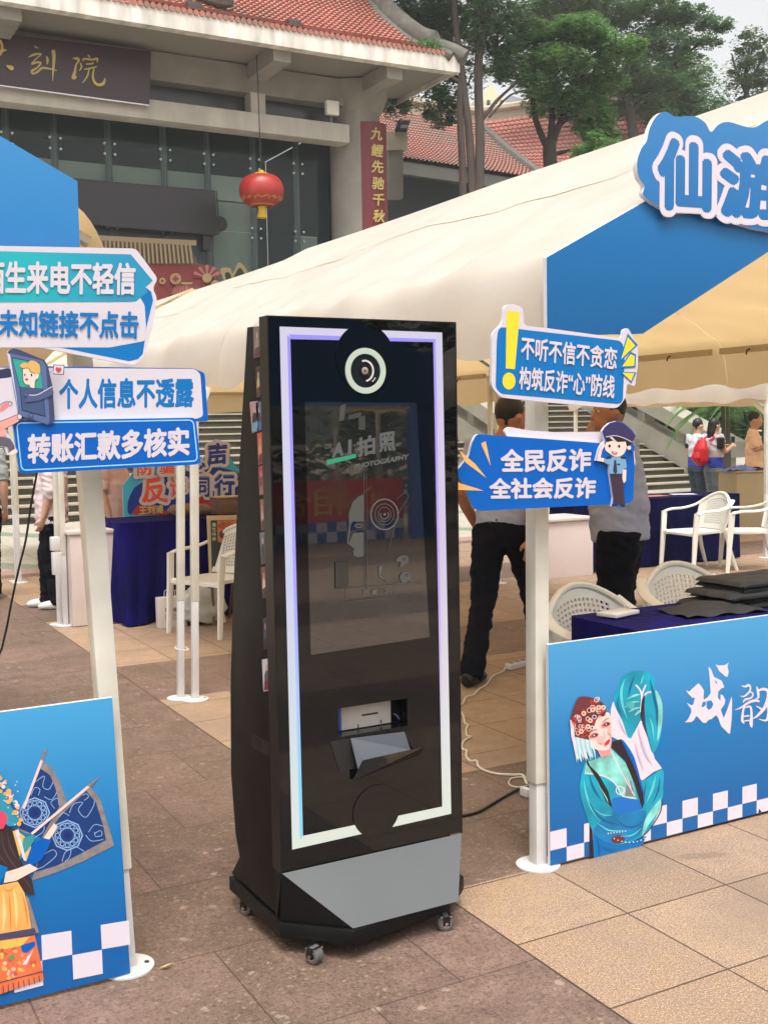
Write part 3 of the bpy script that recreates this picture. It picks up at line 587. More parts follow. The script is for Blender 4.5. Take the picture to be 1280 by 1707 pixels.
tent(-3.2, .90, 3.12, 6.20, True, 'cream tent at the left edge behind the blue header board with sloping top', [(.868, 3.15, lx-.02, 3.20), (-3.17, 3.16, -3.17, 3.16), (.87, 6.15, .87, 6.15), (-3.17, 6.15, -3.17, 6.15)])
ft = tent(9.95, 14.0, 9.05, 12.6, False, 'far cream tent at the right whose pale valance shows beneath the near roof', [(10.0, 9.1, 10.0, 9.1), (13.96, 9.1, 13.96, 9.1), (10.0, 12.5, 10.0, 12.5), (13.96, 12.5, 13.96, 12.5)], dz=-.02)
b = MB()
for q in ((( 10.0, 9.14, 1.72), (10.0, 9.62, 2.04)),): b.tube([Vector(q[0]), Vector(q[1])], .02, 4, pole_m, smooth=False)
b.face([(10.02, 9.12, 1.60), (10.02, 9.12, 2.06), (10.02, 9.75, 2.06)], fabric); b.build('corner_brace', ft)
b = MB()
b.tube([(2.10+.03*math.cos(t*math.pi/8), 6.23+.075*math.sin(t*math.pi/8), .30) for t in range(16)], .004, 5, pole_w, closed=True, cap=False); tag(b.build('cable_tie'), 'thin white tie round the pair of white tent legs behind the kiosk', 'tie')

# ------------------------------------------------------------------ header boards
def lb(p, y): return Vector((p[0], y, p[1]))
YH = 3.08
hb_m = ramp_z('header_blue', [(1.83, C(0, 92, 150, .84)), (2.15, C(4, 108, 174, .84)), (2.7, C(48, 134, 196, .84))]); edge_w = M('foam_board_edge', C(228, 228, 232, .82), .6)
hb = empty('header_board', (2.345, YH, 1.85), 'blue chevron header board on the right tent with white edged characters', 'sign')
pts = [(2.345, 1.85), (2.766, 1.868), (4.37, 2.70), (5.97, 1.868), (6.395, 1.85), (6.395, 2.11), (4.37, 3.14), (2.345, 2.11)]
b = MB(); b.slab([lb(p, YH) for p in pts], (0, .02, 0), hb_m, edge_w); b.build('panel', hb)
f6 = crop(860, 170, .328); blob = spline([(655, 480), (652, 425), (622, 375), (616, 300), (638, 232), (664, 196), (680, 130), (715, 68), (760, 47), (812, 72), (900, 70), (958, 100), (990, 148), (1030, 112), (1085, 100), (1200, 128), (1290, 88), (1400, 100), (1500, 160), (1540, 330), (1500, 560), (1430, 660), (1200, 640), (1000, 560), (800, 560)], closed=True)
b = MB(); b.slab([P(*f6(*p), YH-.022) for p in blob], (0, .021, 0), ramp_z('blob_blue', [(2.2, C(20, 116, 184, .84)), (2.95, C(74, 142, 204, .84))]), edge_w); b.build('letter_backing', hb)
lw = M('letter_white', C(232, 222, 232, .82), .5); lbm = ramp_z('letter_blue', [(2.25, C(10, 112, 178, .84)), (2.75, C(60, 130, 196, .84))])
A = Art(YH-.0225, .0002)
q1 = [(1096, 224), (1187, 240), (1186, 354), (1095, 349)]; q2 = [(1199, 244), (1312, 264), (1310, 368), (1199, 363)]
def grow(q, d, e=None): e = e or d; return [(q[0][0]-d, q[0][1]-e), (q[1][0]+d, q[1][1]-e), (q[2][0]+d, q[2][1]+e), (q[3][0]-d, q[3][1]+e)]
for ch, q in (('仙', q1), ('游', q2)):
    A.text(ch, grow(q, 9, 11), lw, .115); A.text(ch, grow(q, 7, 9), lw, .09)
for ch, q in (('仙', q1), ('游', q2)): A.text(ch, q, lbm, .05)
A.build('lettering', hb)
hl = empty('header_board', (.79, YH, 1.9), 'plain blue header board with sloping top on the left tent', 'sign')
pts = [(.79, 1.93), (.37, 1.95), (-1.22, 2.75), (-2.83, 1.95), (-3.24, 1.93), (-3.24, 2.19), (-1.22, 3.2), (.598, 2.318), (.79, 2.222)]
b = MB(); b.slab([lb(p, YH) for p in reversed(pts)], (0, .02, 0), ramp_z('header_blue_left', [(1.93, C(60, 128, 192, .84)), (2.1, C(40, 130, 196, .84)), (2.5, C(64, 150, 212, .84))]), edge_w); b.build('panel', hl)

# ------------------------------------------------------------------ cut-out slogan signs
sw = M('sign_white', C(226, 219, 229, .78), .45, spec=.3); sblue = M('sign_blue', C(0, 92, 182, .95), .42, spec=.25); sblue2 = M('sign_sky_blue', C(14, 118, 190, .84), .42, spec=.25)
teal = ramp_z('sign_teal', [(.35, C(4, 150, 176, .95)), (.62, C(20, 172, 180, .95)), (.9, C(30, 140, 180, .95))], axis='X'); lblue = M('sign_line_blue', C(150, 205, 240, .95), .45)
navy = M('print_navy', C(44, 46, 84, .9), .45); skin_p = M('print_skin', C(246, 214, 200, .9), .45); ink = M('print_ink', C(36, 34, 56, .8), .45); pyel = M('print_yellow', C(226, 212, 44, .92), .45); porg = M('print_orange', C(250, 180, 96, .92), .45)
def plate(o, y, pts, f, m, th=.011, name='panel', side=None):
    b = MB(); b.slab([P(*f(*p), y) for p in pts], (0, th, 0), m, side or edge_w); return b.build(name, o)
# sign: do not trust strange calls
fc = crop(0, 400, .3281); ys = 3.03
sA = empty('slogan_sign', (.6, ys, 1.75), 'teal and white arrow-ended slogan sign, topmost on the left pole', 'sign', 'cut-out slogan signs')
plate(sA, ys, rpoly([(-420, 20), (690, 42), (802, 195), (775, 245), (798, 290), (780, 420), (735, 590), (680, 635), (560, 615), (380, 580), (200, 545), (-420, 548)], 22), fc, sw)
A = Art(ys, .0003, fc); A.poly([(735, 235), (768, 262), (778, 305), (742, 450), (735, 515), (725, 580), (700, 605), (655, 615), (480, 580), (290, 542), (600, 500)], sblue2)
A.poly(rpoly([(-420, 322), (665, 318), (708, 285), (735, 330), (742, 440), (736, 512), (560, 545), (-420, 545)], 12), sw); A.poly([(-420, 45), (665, 72), (776, 205), (738, 238), (752, 262), (690, 312), (-420, 316)], teal); A.build('print', sA)
A = Art(ys-.0035, .0001, fc); A.text('陌生来电不轻信', [(-82, 104), (690, 114), (688, 280), (-82, 272)], sw, .035); A.build('lettering', sA); A = Art(ys-.0035, .0001, fc); A.text('未知链接不点击', [(-8, 352), (706, 362), (703, 500), (-8, 490)], sblue2, .03); A.build('lettering', sA)
# sign: keep personal data and money safe
yb = 3.02; sB = empty('slogan_sign', (.6, yb, 1.5), 'double slogan sign with cartoon phone, white panel over deep blue panel', 'sign', 'cut-out slogan signs')
plate(sB, yb, rpoly([(200, 640), (985, 652), (1040, 676), (1058, 920), (1000, 922), (120, 935), (-300, 960), (-300, 650)], 14), fc, sblue, name='white_panel')
A = Art(yb, .0003, fc); A.poly(rpoly([(-300, 645), (990, 655), (1018, 680), (1032, 895), (1000, 908), (-300, 930)], 14), sw); A.text('个人信息不透露', [(300, 703), (986, 697), (986, 850), (300, 860)], sblue2, .035); A.build('print', sB)
plate(sB, yb-.014, rpoly([(64, 918), (995, 902), (1020, 1135), (985, 1142), (98, 1188)], 24), fc, sblue, .012, 'blue_panel', M('pale_blue_edge', C(150, 210, 240, .9), .5))
A = Art(yb-.0142, .0003, fc); r_ = rpoly([(84, 930), (982, 914), (1004, 1122), (110, 1170)], 26); A.stroke(r_+[r_[0]], 6, lblue, False); A.text('转账汇款多核实', [(140, 984), (962, 948), (964, 1096), (140, 1140)], sw, .04); A.build('print', sB)
fp = crop(0, 570, .1522); ph = plate(sB, yb-.022, [(80, 110), (105, 85), (150, 68), (190, 75), (490, 198), (525, 260), (575, 480), (600, 840), (590, 880), (530, 905), (250, 815), (195, 780), (165, 550), (130, 370)], fp, M('phone_navy', C(58, 66, 104, .9), .45), .01, 'cartoon_phone')
A = Art(yb-.0221, .0002, fp); scrn = M('phone_screen', C(44, 160, 146, .9), .45); hair = M('print_blond', C(216, 172, 96, .92), .45); ph1 = M('phone_body_blue', C(84, 106, 152, .9), .45); ph2 = M('phone_dark_blue', C(62, 82, 124, .9), .45)
A.poly([(82, 115), (470, 205), (505, 270), (545, 860), (525, 900), (250, 812), (195, 780)], ph1); A.poly([(80, 112), (110, 140), (180, 600), (200, 782), (165, 550), (130, 370)], sw); A.poly([(125, 165), (440, 225), (500, 820), (240, 750), (215, 500)], ink); A.poly([(133, 175), (435, 232), (492, 808), (247, 742), (222, 500)], ph2)
A.poly([(135, 178), (438, 235), (466, 508), (218, 488)], scrn)
A.poly([(250, 300), (300, 270), (415, 330), (415, 400), (385, 430), (380, 500), (330, 490), (325, 465), (280, 460), (255, 420)], skin_p, True); A.poly([(222, 250), (260, 225), (310, 230), (325, 205), (370, 205), (425, 240), (440, 310), (420, 350), (380, 340), (330, 325), (310, 285), (245, 285), (222, 270)], hair, True)
A.stroke([(225, 270), (245, 290), (310, 285), (335, 325), (385, 345)], 6, ink); A.stroke([(250, 300), (255, 420), (285, 465), (330, 490)], 5, ink); A.stroke([(415, 400), (385, 430), (382, 500)], 5, ink)
A.disc((292, 408), 18, M('print_lip', C(170, 50, 60, .9), .45), 14, 11); A.disc((345, 360), 9, ink, 10, 16); A.disc((272, 358), 7, ink, 10, 14); A.disc((405, 380), 16, skin_p, 12, 22)
A.poly([(570, 485), (480, 540), (400, 570), (330, 580), (290, 555), (255, 560), (262, 590), (300, 600), (255, 660), (330, 655), (430, 640), (550, 590), (590, 560)], M('phone_sleeve', C(74, 88, 132, .9), .45)); A.stroke([(570, 487), (480, 540), (400, 578), (320, 580)], 9, sw); A.disc((338, 806), 28, ink, 18, 24); A.disc((338, 806), 22, ph1, 18, 18)
A.poly(rpoly([(583, 245), (708, 250), (700, 362), (580, 352)], 12), ink); A.poly(rpoly([(590, 253), (700, 258), (692, 353), (588, 344)], 12), sw); A.poly([(525, 350), (585, 310), (592, 335)], sw); A.stroke([(525, 350), (585, 312)], 5, ink, False)
A.poly([(610, 285), (628, 272), (642, 286), (660, 276), (674, 292), (668, 316), (642, 338), (614, 312)], M('print_heart', C(200, 60, 84, .92), .45), True); A.build('print', ph)
pr = plate(sB, yb-.020, [(-260, 300), (0, 285), (128, 300), (140, 420), (195, 770), (150, 900), (60, 960), (120, 1060), (190, 1190), (185, 1225), (80, 1240), (40, 1140), (-260, 1140)], fp, sw, .006, 'cartoon_caller')
A = Art(yb-.0201, .0002, fp); A.poly([(-260, 305), (0, 300), (80, 285), (128, 310), (132, 375), (0, 400), (-260, 420)], navy, True); A.poly([(0, 710), (60, 665), (100, 660), (105, 700), (40, 750), (0, 770)], M('print_pink', C(226, 130, 140, .9), .45)); A.stroke([(0, 690), (60, 655), (130, 660), (125, 690), (105, 700)], 6, ink)
A.poly([(-260, 900), (0, 868), (170, 800), (240, 785), (235, 830), (190, 880), (60, 950), (0, 960), (-260, 980)], M('print_rose', C(232, 160, 150, .92), .45)); A.stroke([(-200, 905), (0, 868), (180, 798)], 6, ink); A.stroke([(-200, 985), (0, 965), (60, 950), (190, 880)], 6, ink); A.disc((215, 815), 26, sw, 16, 32); A.ring((215, 815), 26, 5, ink, 16, 32)
A.poly([(-260, 960), (60, 955), (70, 1030), (-260, 1060)], M('print_rose', C(232, 160, 150, .92), .45)); A.poly([(-260, 1050), (60, 1045), (130, 1090), (160, 1170), (95, 1220), (60, 1140), (-260, 1150)], M('print_grey', C(92, 90, 106, .9), .45), True); A.poly([(90, 1222), (160, 1175), (192, 1200), (140, 1232)], skin_p, True); A.build('print', pr)
# sign: do not listen, do not believe, do not be greedy
fd_ = crop(740, 480, .3281); yd = 3.05; sD = empty('slogan_sign', (2.4, yd, 1.75), 'blue slogan sign with yellow exclamation mark, upper one on the right pole', 'sign', 'cut-out slogan signs')
plate(sD, yd, rpoly([(245, 230), (298, 178), (305, 92), (345, 78), (402, 98), (406, 190), (500, 200), (905, 255), (908, 212), (935, 200), (985, 298), (986, 380), (970, 502), (930, 482), (922, 560), (880, 612), (500, 578), (285, 555), (240, 500)], 24), fd_, sw)
A = Art(yd, .0003, fd_); A.poly(rpoly([(278, 196), (905, 268), (918, 330), (908, 592), (290, 538), (262, 508), (268, 260)], 36), sblue2)
A.poly([(318, 112), (386, 122), (360, 412), (314, 408)], pyel); A.disc((330, 472), 33, pyel, 24, 43)
for t in ([(934, 248), (972, 292), (900, 360)], [(948, 335), (968, 345), (966, 395), (905, 398)], [(905, 430), (968, 432), (950, 472)]):
    cx_, cy_ = sum(p[0] for p in t)/len(t), sum(p[1] for p in t)/len(t); A.poly([(cx_+(p[0]-cx_)*1.35, cy_+(p[1]-cy_)*1.35) for p in t], sblue2); A.poly(t, pyel)
A.build('print', sD); A = Art(yd-.0035, .0001, fd_); A.text('不听不信不贪恋', [(394, 240), (882, 302), (876, 416), (390, 362)], sw, .025); A.build('lettering', sD); A = Art(yd-.0035, .0001, fd_); A.text('构筑反诈“心”防线', [(384, 396), (870, 444), (864, 562), (380, 514)], sw, .025); A.build('lettering', sD)
# sign: everyone against fraud
ye = 3.04; sE = empty('slogan_sign', (2.4, ye, 1.45), 'deep blue slogan sign with saluting cartoon policeman, lower one on the right pole', 'sign', 'cut-out slogan signs')
plate(sE, ye+.006, rpoly([(305, 725), (330, 704), (420, 722), (560, 732), (820, 730), (960, 780), (975, 900), (400, 900)], 14), fd_, sw, .01, 'white_backing')
plate(sE, ye-.008, rpoly([(165, 742), (560, 770), (960, 800), (968, 900), (962, 1080), (930, 1096), (180, 1132), (150, 1118), (110, 1030), (60, 935), (128, 852), (140, 790)], 18), fd_, sblue, .013)
A = Art(ye-.0083, .0002, fd_)
for t in ([(75, 822), (160, 895), (216, 966), (112, 888)], [(188, 790), (212, 778), (237, 902)], [(60, 985), (202, 1030), (66, 1026)]): A.poly(t, porg)
A.build('print', sE); A = Art(ye-.0095, .0001, fd_); A.text('全民反诈', [(284, 818), (750, 812), (746, 934), (290, 938)], sw, .04); A.build('lettering', sE); A = Art(ye-.0095, .0001, fd_); A.text('全社会反诈', [(228, 966), (774, 958), (770, 1070), (232, 1074)], sw, .04); A.build('lettering', sE)
fk = crop(960, 690, .0996); skp = M('print_skin', C(246, 214, 200, .9), .45); hk = M('print_black', C(40, 26, 34, .8), .45); shk = M('print_uniform', C(116, 164, 196, .92), .45); trk = M('print_trouser', C(58, 44, 60, .85), .45)
out = [(435, 290), (480, 220), (560, 150), (680, 118), (800, 150), (930, 260), (1000, 370), (940, 460), (985, 560), (970, 620), (870, 600), (830, 690), (850, 900), (840, 1150), (780, 1170), (790, 1350), (830, 1560), (740, 1560), (600, 1550), (620, 1400), (560, 1000), (560, 850), (470, 800), (335, 780), (380, 600), (430, 500), (490, 450)]
kp = plate(sE, ye-.020, out, fk, M('print_cap', C(54, 46, 92, .9), .45), .010, 'cartoon_policeman', sw)
A = Art(ye-.0201, .0002, fk); A.poly(out, sblue)
A.poly([(570, 1000), (770, 1000), (800, 1300), (818, 1520), (640, 1520), (600, 1200)], trk); A.poly([(600, 1510), (690, 1505), (680, 1540), (600, 1545)], hk); A.poly([(740, 1510), (815, 1515), (812, 1558), (760, 1550)], hk)
A.poly([(345, 780), (380, 620), (430, 510), (470, 470), (485, 530), (440, 600), (410, 730), (470, 740), (470, 800)], skp); A.poly([(475, 750), (560, 720), (760, 710), (830, 740), (850, 900), (790, 920), (770, 1000), (565, 1000), (560, 850), (475, 810)], shk); A.poly([(785, 930), (845, 930), (835, 1120), (800, 1160), (775, 1080)], skp)
A.poly([(640, 770), (670, 770), (690, 970), (660, 1010), (620, 960)], navy); A.poly([(500, 720), (590, 705), (595, 745), (500, 755)], ink); A.poly([(745, 715), (830, 715), (832, 755), (750, 745)], ink); A.poly([(690, 830), (735, 830), (735, 855), (690, 855)], ink)
A.poly([(510, 470), (490, 590), (560, 660), (660, 715), (770, 690), (830, 610), (850, 520), (820, 430), (650, 430)], skp, True); A.disc((888, 560), 32, skp, 16, 40); A.poly([(500, 380), (560, 370), (830, 400), (930, 470), (910, 530), (850, 540), (830, 460), (700, 470), (640, 440), (520, 470)], hk)
A.poly([(455, 290), (500, 220), (600, 150), (700, 140), (800, 170), (920, 270), (985, 370), (930, 465), (800, 400), (650, 360), (500, 385)], M('print_cap', C(54, 46, 92, .9), .45), True); A.stroke([(500, 385), (650, 362), (800, 402), (930, 468)], 12, sw)
A.poly([(560, 390), (600, 380), (680, 460), (650, 465)], sw); A.disc((562, 535), 20, hk, 14, 26); A.disc((722, 540), 20, hk, 14, 26); A.poly([(600, 625), (690, 640), (680, 670), (640, 675), (605, 650)], M('print_lip', C(170, 50, 60, .9), .45), True); A.poly([(615, 635), (680, 645), (670, 660), (630, 658)], sw)
A.build('print', kp)

# ------------------------------------------------------------------ front boards
fl_ = crop(0, 1240, .2461); yl = 3.09; bL = empty('front_board', (.87, yl, 0), 'blue front board with opera dancer holding two dark blue flags, lower left', 'board', 'opera front boards')
z1, z0 = P(187, 1163, yl), P(217, 1619, yl)
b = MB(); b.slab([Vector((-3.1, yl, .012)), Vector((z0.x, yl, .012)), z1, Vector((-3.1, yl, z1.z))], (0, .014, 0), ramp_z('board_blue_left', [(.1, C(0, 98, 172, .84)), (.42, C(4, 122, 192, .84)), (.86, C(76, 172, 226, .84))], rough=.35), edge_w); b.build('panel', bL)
A = Art(yl, .0006, fl_); cw = M('check_white', C(232, 222, 234, .84), .4)
for q in ([(280, 1300), (483, 1268), (490, 1430), (286, 1470)], [(682, 1230), (875, 1198), (882, 1362), (690, 1395)], [(490, 1435), (690, 1398), (697, 1560), (497, 1600)], [(90, 1505), (286, 1472), (294, 1640), (98, 1690)]): A.poly(q, cw)
A.build('checker_print', bL)
gold_f = M('flag_border', C(140, 130, 128, .9), .5, noise=.2, scale=60); fblue = M('flag_navy', C(10, 58, 120, .9), .45); fline = M('flag_line', C(146, 182, 226, .9), .45); ppink = M('flag_staff', C(246, 210, 206, .92), .45)
A = Art(yl-.0003, .00004, fl_)
def flag(border, inner, staff, tip, disc, r, lines):
    A.poly(border, gold_f); A.poly(inner, fblue)
    for l in lines: A.stroke(l, 4.5, fline)
    A.disc(disc, r+9, fline, 8); A.disc(disc, r, fblue, 8)
    A.ring(disc, r*.86, 5, fline, 24); A.ring(disc, r*.5, 5, fline, 16)
    for i in range(12): t = i*math.pi/6; A.ring((disc[0]+r*.68*math.cos(t), disc[1]+r*.68*math.sin(t)), r*.15, 5, fline, 8)
    A.disc(disc, r*.24, M('flag_centre', C(20, 40, 110, .9), .4)); A.stroke(staff, 17, ppink, False); A.poly(tip, gold_f)
flag([(285, 115), (350, 165), (410, 270), (450, 400), (300, 640), (120, 590), (150, 430)], [(275, 170), (340, 215), (375, 300), (405, 420), (280, 640), (130, 575), (165, 430)], [(284, 112), (160, 440)], [(272, 105), (295, 50), (325, 30), (310, 70), (290, 118)], (235, 468), 96,
     [[(240, 260), (300, 220), (290, 290), (330, 310), (360, 260)], [(210, 350), (235, 300), (270, 310), (260, 350)], [(300, 360), (350, 380), (385, 330)], [(370, 440), (345, 400), (390, 370), (400, 420)], [(230, 640), (290, 600), (300, 560)]])
flag([(600, 275), (680, 380), (735, 560), (775, 690), (560, 800), (380, 875), (215, 930), (235, 860), (300, 640), (400, 470)], [(585, 320), (650, 400), (700, 560), (718, 655), (540, 750), (380, 830), (240, 870), (300, 660), (400, 500)], [(606, 285), (215, 612)], [(590, 285), (630, 250), (680, 222), (640, 262), (612, 300)], (456, 622), 98,
     [[(470, 470), (500, 410), (560, 400), (530, 450), (580, 500), (630, 430), (640, 390)], [(600, 600), (640, 550), (700, 560)], [(580, 620), (620, 660), (700, 650)], [(640, 610), (680, 590), (690, 620), (650, 630), (640, 600)], [(300, 750), (360, 720), (380, 760), (300, 830), (250, 850)], [(420, 800), (440, 740), (480, 720), (470, 770), (440, 800)], [(520, 700), (570, 730)], [(560, 350), (585, 340), (600, 360), (570, 385)], [(400, 500), (430, 470), (470, 490)]])
A.build('flag_print', bL)
A = Art(yl-.0050, .00004, fl_); pj_o = M('print_robe_orange', C(246, 174, 92, .92), .45, noise=.1, scale=14); pr_r = M('print_red_orange', C(232, 116, 70, .9), .45, noise=.15, scale=18)
A.poly([(0, 570), (40, 560), (100, 580), (130, 760), (180, 870), (215, 920), (235, 1030), (150, 1000), (60, 860), (0, 830), (-300, 900), (-300, 560)], M('print_hair', C(56, 40, 44, .85), .45))
for q in ([(10, 600), (30, 720), (100, 830), (170, 890)], [(50, 600), (70, 700), (120, 790)], [(-20, 640), (0, 760), (60, 830)], [(150, 900), (190, 950), (220, 1010)]): A.stroke(q, [2, 7, 7, 2][:len(q)] if len(q) == 4 else [2, 7, 2], M('print_hair_light', C(96, 72, 74, .85), .45))
A.poly([(85, 590), (130, 600), (180, 640), (215, 640), (200, 800), (130, 760)], M('print_silk_yellow', C(226, 190, 90, .9), .45)); A.poly([(160, 640), (225, 615), (230, 660), (190, 720), (130, 790)], M('print_silk_teal', C(60, 150, 150, .9), .45)); A.poly([(100, 590), (125, 580), (180, 800), (160, 790)], cw)
A.poly([(180, 790), (215, 690), (290, 640), (350, 650), (330, 700), (280, 790), (215, 830)], sblue); A.poly([(295, 640), (330, 590), (365, 540), (390, 560), (370, 600), (335, 650)], skin_p)
A.poly([(-300, 830), (0, 820), (55, 840), (30, 900), (0, 950), (-300, 960)], sblue2); A.poly([(40, 870), (110, 850), (200, 815), (260, 850), (200, 880), (110, 930), (25, 945)], skin_p)
A.poly([(-300, 960), (0, 960), (120, 935), (165, 1010), (190, 1110), (215, 1260), (0, 1300), (-300, 1310)], pj_o); A.poly([(165, 1020), (195, 1050), (235, 1180), (265, 1280), (225, 1290), (195, 1130)], gold_f)
pol = M('print_robe_light', C(252, 206, 140, .92), .45); pod = M('print_robe_shadow', C(222, 136, 64, .9), .45)
for q, w_, m_ in (([(20, 975), (60, 1000), (110, 960)], [2, 12, 2], pod), ([(20, 1010), (30, 1140), (20, 1270)], [4, 26, 6], pol), ([(90, 980), (110, 1100), (110, 1250)], [3, 22, 4], pol), ([(60, 1010), (70, 1140), (70, 1270)], [2, 12, 2], pod), ([(150, 1010), (175, 1120), (190, 1240)], [2, 14, 2], pod)): A.stroke(q, w_, m_)
A.poly([(-300, 1310), (0, 1290), (235, 1250), (245, 1290), (0, 1340), (-300, 1360)], M('print_belt', C(70, 70, 100, .9), .45)); A.poly([(-300, 1355), (0, 1335), (235, 1300), (270, 1450), (298, 1600), (140, 1650), (0, 1700), (-300, 1720)], pr_r); A.poly([(-300, 1370), (0, 1340), (200, 1310), (150, 1370), (0, 1400)], M('print_silk_yellow', C(226, 190, 90, .9), .45))
random.seed(8)
for i in range(26): c_ = (random.uniform(10, 250), random.uniform(1370, 1600)); A.poly([(c_[0], c_[1]-14), (c_[0]+random.uniform(8, 22), c_[1]), (c_[0], c_[1]+14), (c_[0]-random.uniform(8, 22), c_[1])], [M('print_silk_yellow', C(226, 190, 90, .9), .45), M('print_ember', C(204, 92, 60, .9), .45), M('print_apricot', C(246, 160, 110, .9), .45), M('print_pale_rose', C(240, 190, 170, .9), .45)][i % 4], True)
A.poly([(140, 1370), (235, 1340), (240, 1370), (180, 1420), (150, 1410)], sblue); A.poly([(60, 1450), (85, 1425), (100, 1450), (80, 1475)], M('print_green', C(90, 150, 110, .9), .45)); A.poly([(150, 1500), (230, 1390), (180, 1500)], cw)
for i in range(8): A.stroke([(20+35*i, 1640-9*i), (24+35*i, 1700-12*i)], 5, navy, False)
A.stroke([(-300, 1650), (0, 1620), (290, 1545)], 6, navy, False)
random.seed(3)
A.poly([(-200, 350), (0, 320), (60, 400), (100, 470), (130, 540), (60, 560), (0, 520), (-200, 560)], M('print_crown_teal', C(40, 150, 176, .9), .45), True); A.poly([(-200, 460), (0, 455), (50, 500), (30, 560), (0, 580), (-200, 590)], M('print_rose_red', C(222, 70, 100, .9), .45), True)
for i in range(42):
    t = i/41; A.disc((-30+170*t+random.uniform(-30, 24), 215+310*t**1.3+random.uniform(-30, 40)), random.uniform(8, 17), [pj_o, pj_o, M('print_crown_teal', C(40, 150, 176, .9), .45), cw][i % 4], 10)
for i in range(14): A.disc((random.uniform(0, 150), random.uniform(250, 560)), 5, cw, 8)
A.build('dancer_print', bL)
# right board
fr = crop(860, 1040, .3281); yr_ = 3.10; bR = empty('front_board', (2.35, yr_, 0), 'blue front board with turquoise opera figure and white brush characters, lower right', 'board', 'opera front boards')
z1, z0 = P(913.5, 1075, yr_), P(917, 1451, yr_)
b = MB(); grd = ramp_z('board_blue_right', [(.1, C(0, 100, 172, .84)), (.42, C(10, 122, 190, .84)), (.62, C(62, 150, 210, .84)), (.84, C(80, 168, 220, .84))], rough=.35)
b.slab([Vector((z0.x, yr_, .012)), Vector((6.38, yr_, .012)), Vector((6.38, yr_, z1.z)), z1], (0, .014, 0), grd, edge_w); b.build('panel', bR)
cx0, cx1 = P(*fr(166, 1160), yr_).x, P(*fr(1222, 880), yr_).x; cwid = (cx1-cx0)/13; zc1 = P(*fr(168, 1156), yr_).z; zc2 = P(*fr(165, 1060), yr_).z
b = MB()
for i in range(46):
    x = z0.x if i == 0 else cx0+cwid*i
    if cx0+cwid*(i+1) > 6.37: break
    zl, zh = (zc1, zc2) if i % 2 == 0 else (.014, zc1)
    b.face([(x, yr_-.0008, zl), (cx0+cwid*(i+1), yr_-.0008, zl), (cx0+cwid*(i+1), yr_-.0008, zh), (x, yr_-.0008, zh)], cw)
b.build('checker_print', bR)
fo = crop(930, 1100, .1992); A = Art(yr_-.0010, .00004, fo)
tq = M('print_turquoise', C(6, 156, 184, .92), .45, noise=.30, scale=9); tq2 = M('print_turquoise_deep', C(8, 120, 176, .92), .45, noise=.28, scale=9); seag = M('print_sea_green', C(130, 206, 196, .92), .45, noise=.35, scale=18); fsk = M('print_face', C(250, 208, 200, .95), .45); blk = M('print_black', C(40, 26, 34, .8), .45); redp = M('print_opera_red', C(206, 64, 58, .9), .45); mar = M('print_opera_maroon', C(110, 48, 54, .9), .45)
A.poly([(262, 1360), (285, 1380), (300, 1660), (262, 1670)], blk); A.poly([(290, 1440), (370, 1500), (740, 1480), (700, 1560), (360, 1645), (300, 1660)], sblue2)
A.poly([(440, 420), (460, 350), (500, 380), (610, 660), (690, 510), (720, 520), (810, 830), (870, 910), (800, 940), (710, 1010), (640, 1000), (560, 700), (440, 640)], cw)
A.poly([(530, 150), (620, 98), (740, 98), (805, 150), (815, 260), (870, 370), (870, 500), (850, 680), (790, 780), (740, 620), (690, 510), (600, 660), (540, 520), (470, 370), (480, 280), (520, 200)], tq, True); A.poly([(815, 255), (872, 370), (868, 560), (830, 680), (840, 480)], seag, True); A.poly([(720, 380), (735, 560), (790, 770), (745, 640), (700, 510)], navy, True)
for q in ([(560, 400), (610, 360), (680, 350)], [(590, 440), (640, 410), (690, 400)], [(580, 330), (640, 300), (690, 290)], [(640, 470), (670, 440), (692, 430)]): A.stroke(q, [3, 20, 3], seag)
for q in ([(650, 210), (690, 260), (700, 330), (690, 440)], [(735, 210), (710, 270), (700, 330)], [(780, 270), (740, 280), (700, 340)]): A.stroke(q, 13, cw)
A.poly([(570, 360), (600, 350), (640, 370), (620, 410), (580, 400)], M('print_jade', C(70, 170, 170, .9), .45, noise=.3, scale=30), True); A.poly([(700, 350), (725, 300), (715, 440), (690, 490)], blk, True)
A.poly([(240, 840), (330, 820), (520, 690), (560, 690), (640, 820), (700, 1010), (870, 920), (880, 1060), (870, 1180), (800, 1360), (700, 1480), (560, 1540), (440, 1540), (320, 1470), (260, 1370), (190, 1140), (190, 1000)], tq, True)
A.poly([(460, 1280), (700, 1260), (740, 1300), (700, 1440), (600, 1520), (440, 1540), (330, 1480), (300, 1420)], tq2, True); A.poly([(460, 1160), (660, 1170), (700, 1250), (480, 1285)], M('print_cobalt', C(10, 110, 196, .92), .45), True)
A.poly([(235, 860), (330, 830), (440, 740), (600, 900), (655, 1160), (540, 1150), (480, 1040), (360, 970), (220, 960)], seag); A.poly([(570, 1060), (610, 1010), (650, 1150), (560, 1145)], M('print_taupe', C(120, 130, 130, .9), .45)); A.stroke([(240, 950), (360, 970), (440, 1000), (500, 1070), (540, 1140), (655, 1165)], 9, cw); A.stroke([(440, 750), (520, 920), (640, 1140)], 9, cw); A.ring((520, 1095), 34, 8, cw, 16)
A.poly([(235, 820), (270, 890), (340, 960), (420, 1100), (455, 1240), (400, 1190), (340, 1030), (240, 870)], blk); A.poly([(450, 690), (525, 665), (600, 790), (660, 920), (725, 1180), (705, 1250), (640, 1040), (560, 850), (450, 740)], blk); A.poly([(530, 670), (560, 700), (640, 830), (700, 1040), (720, 1150), (650, 930), (590, 800)], sblue, True)
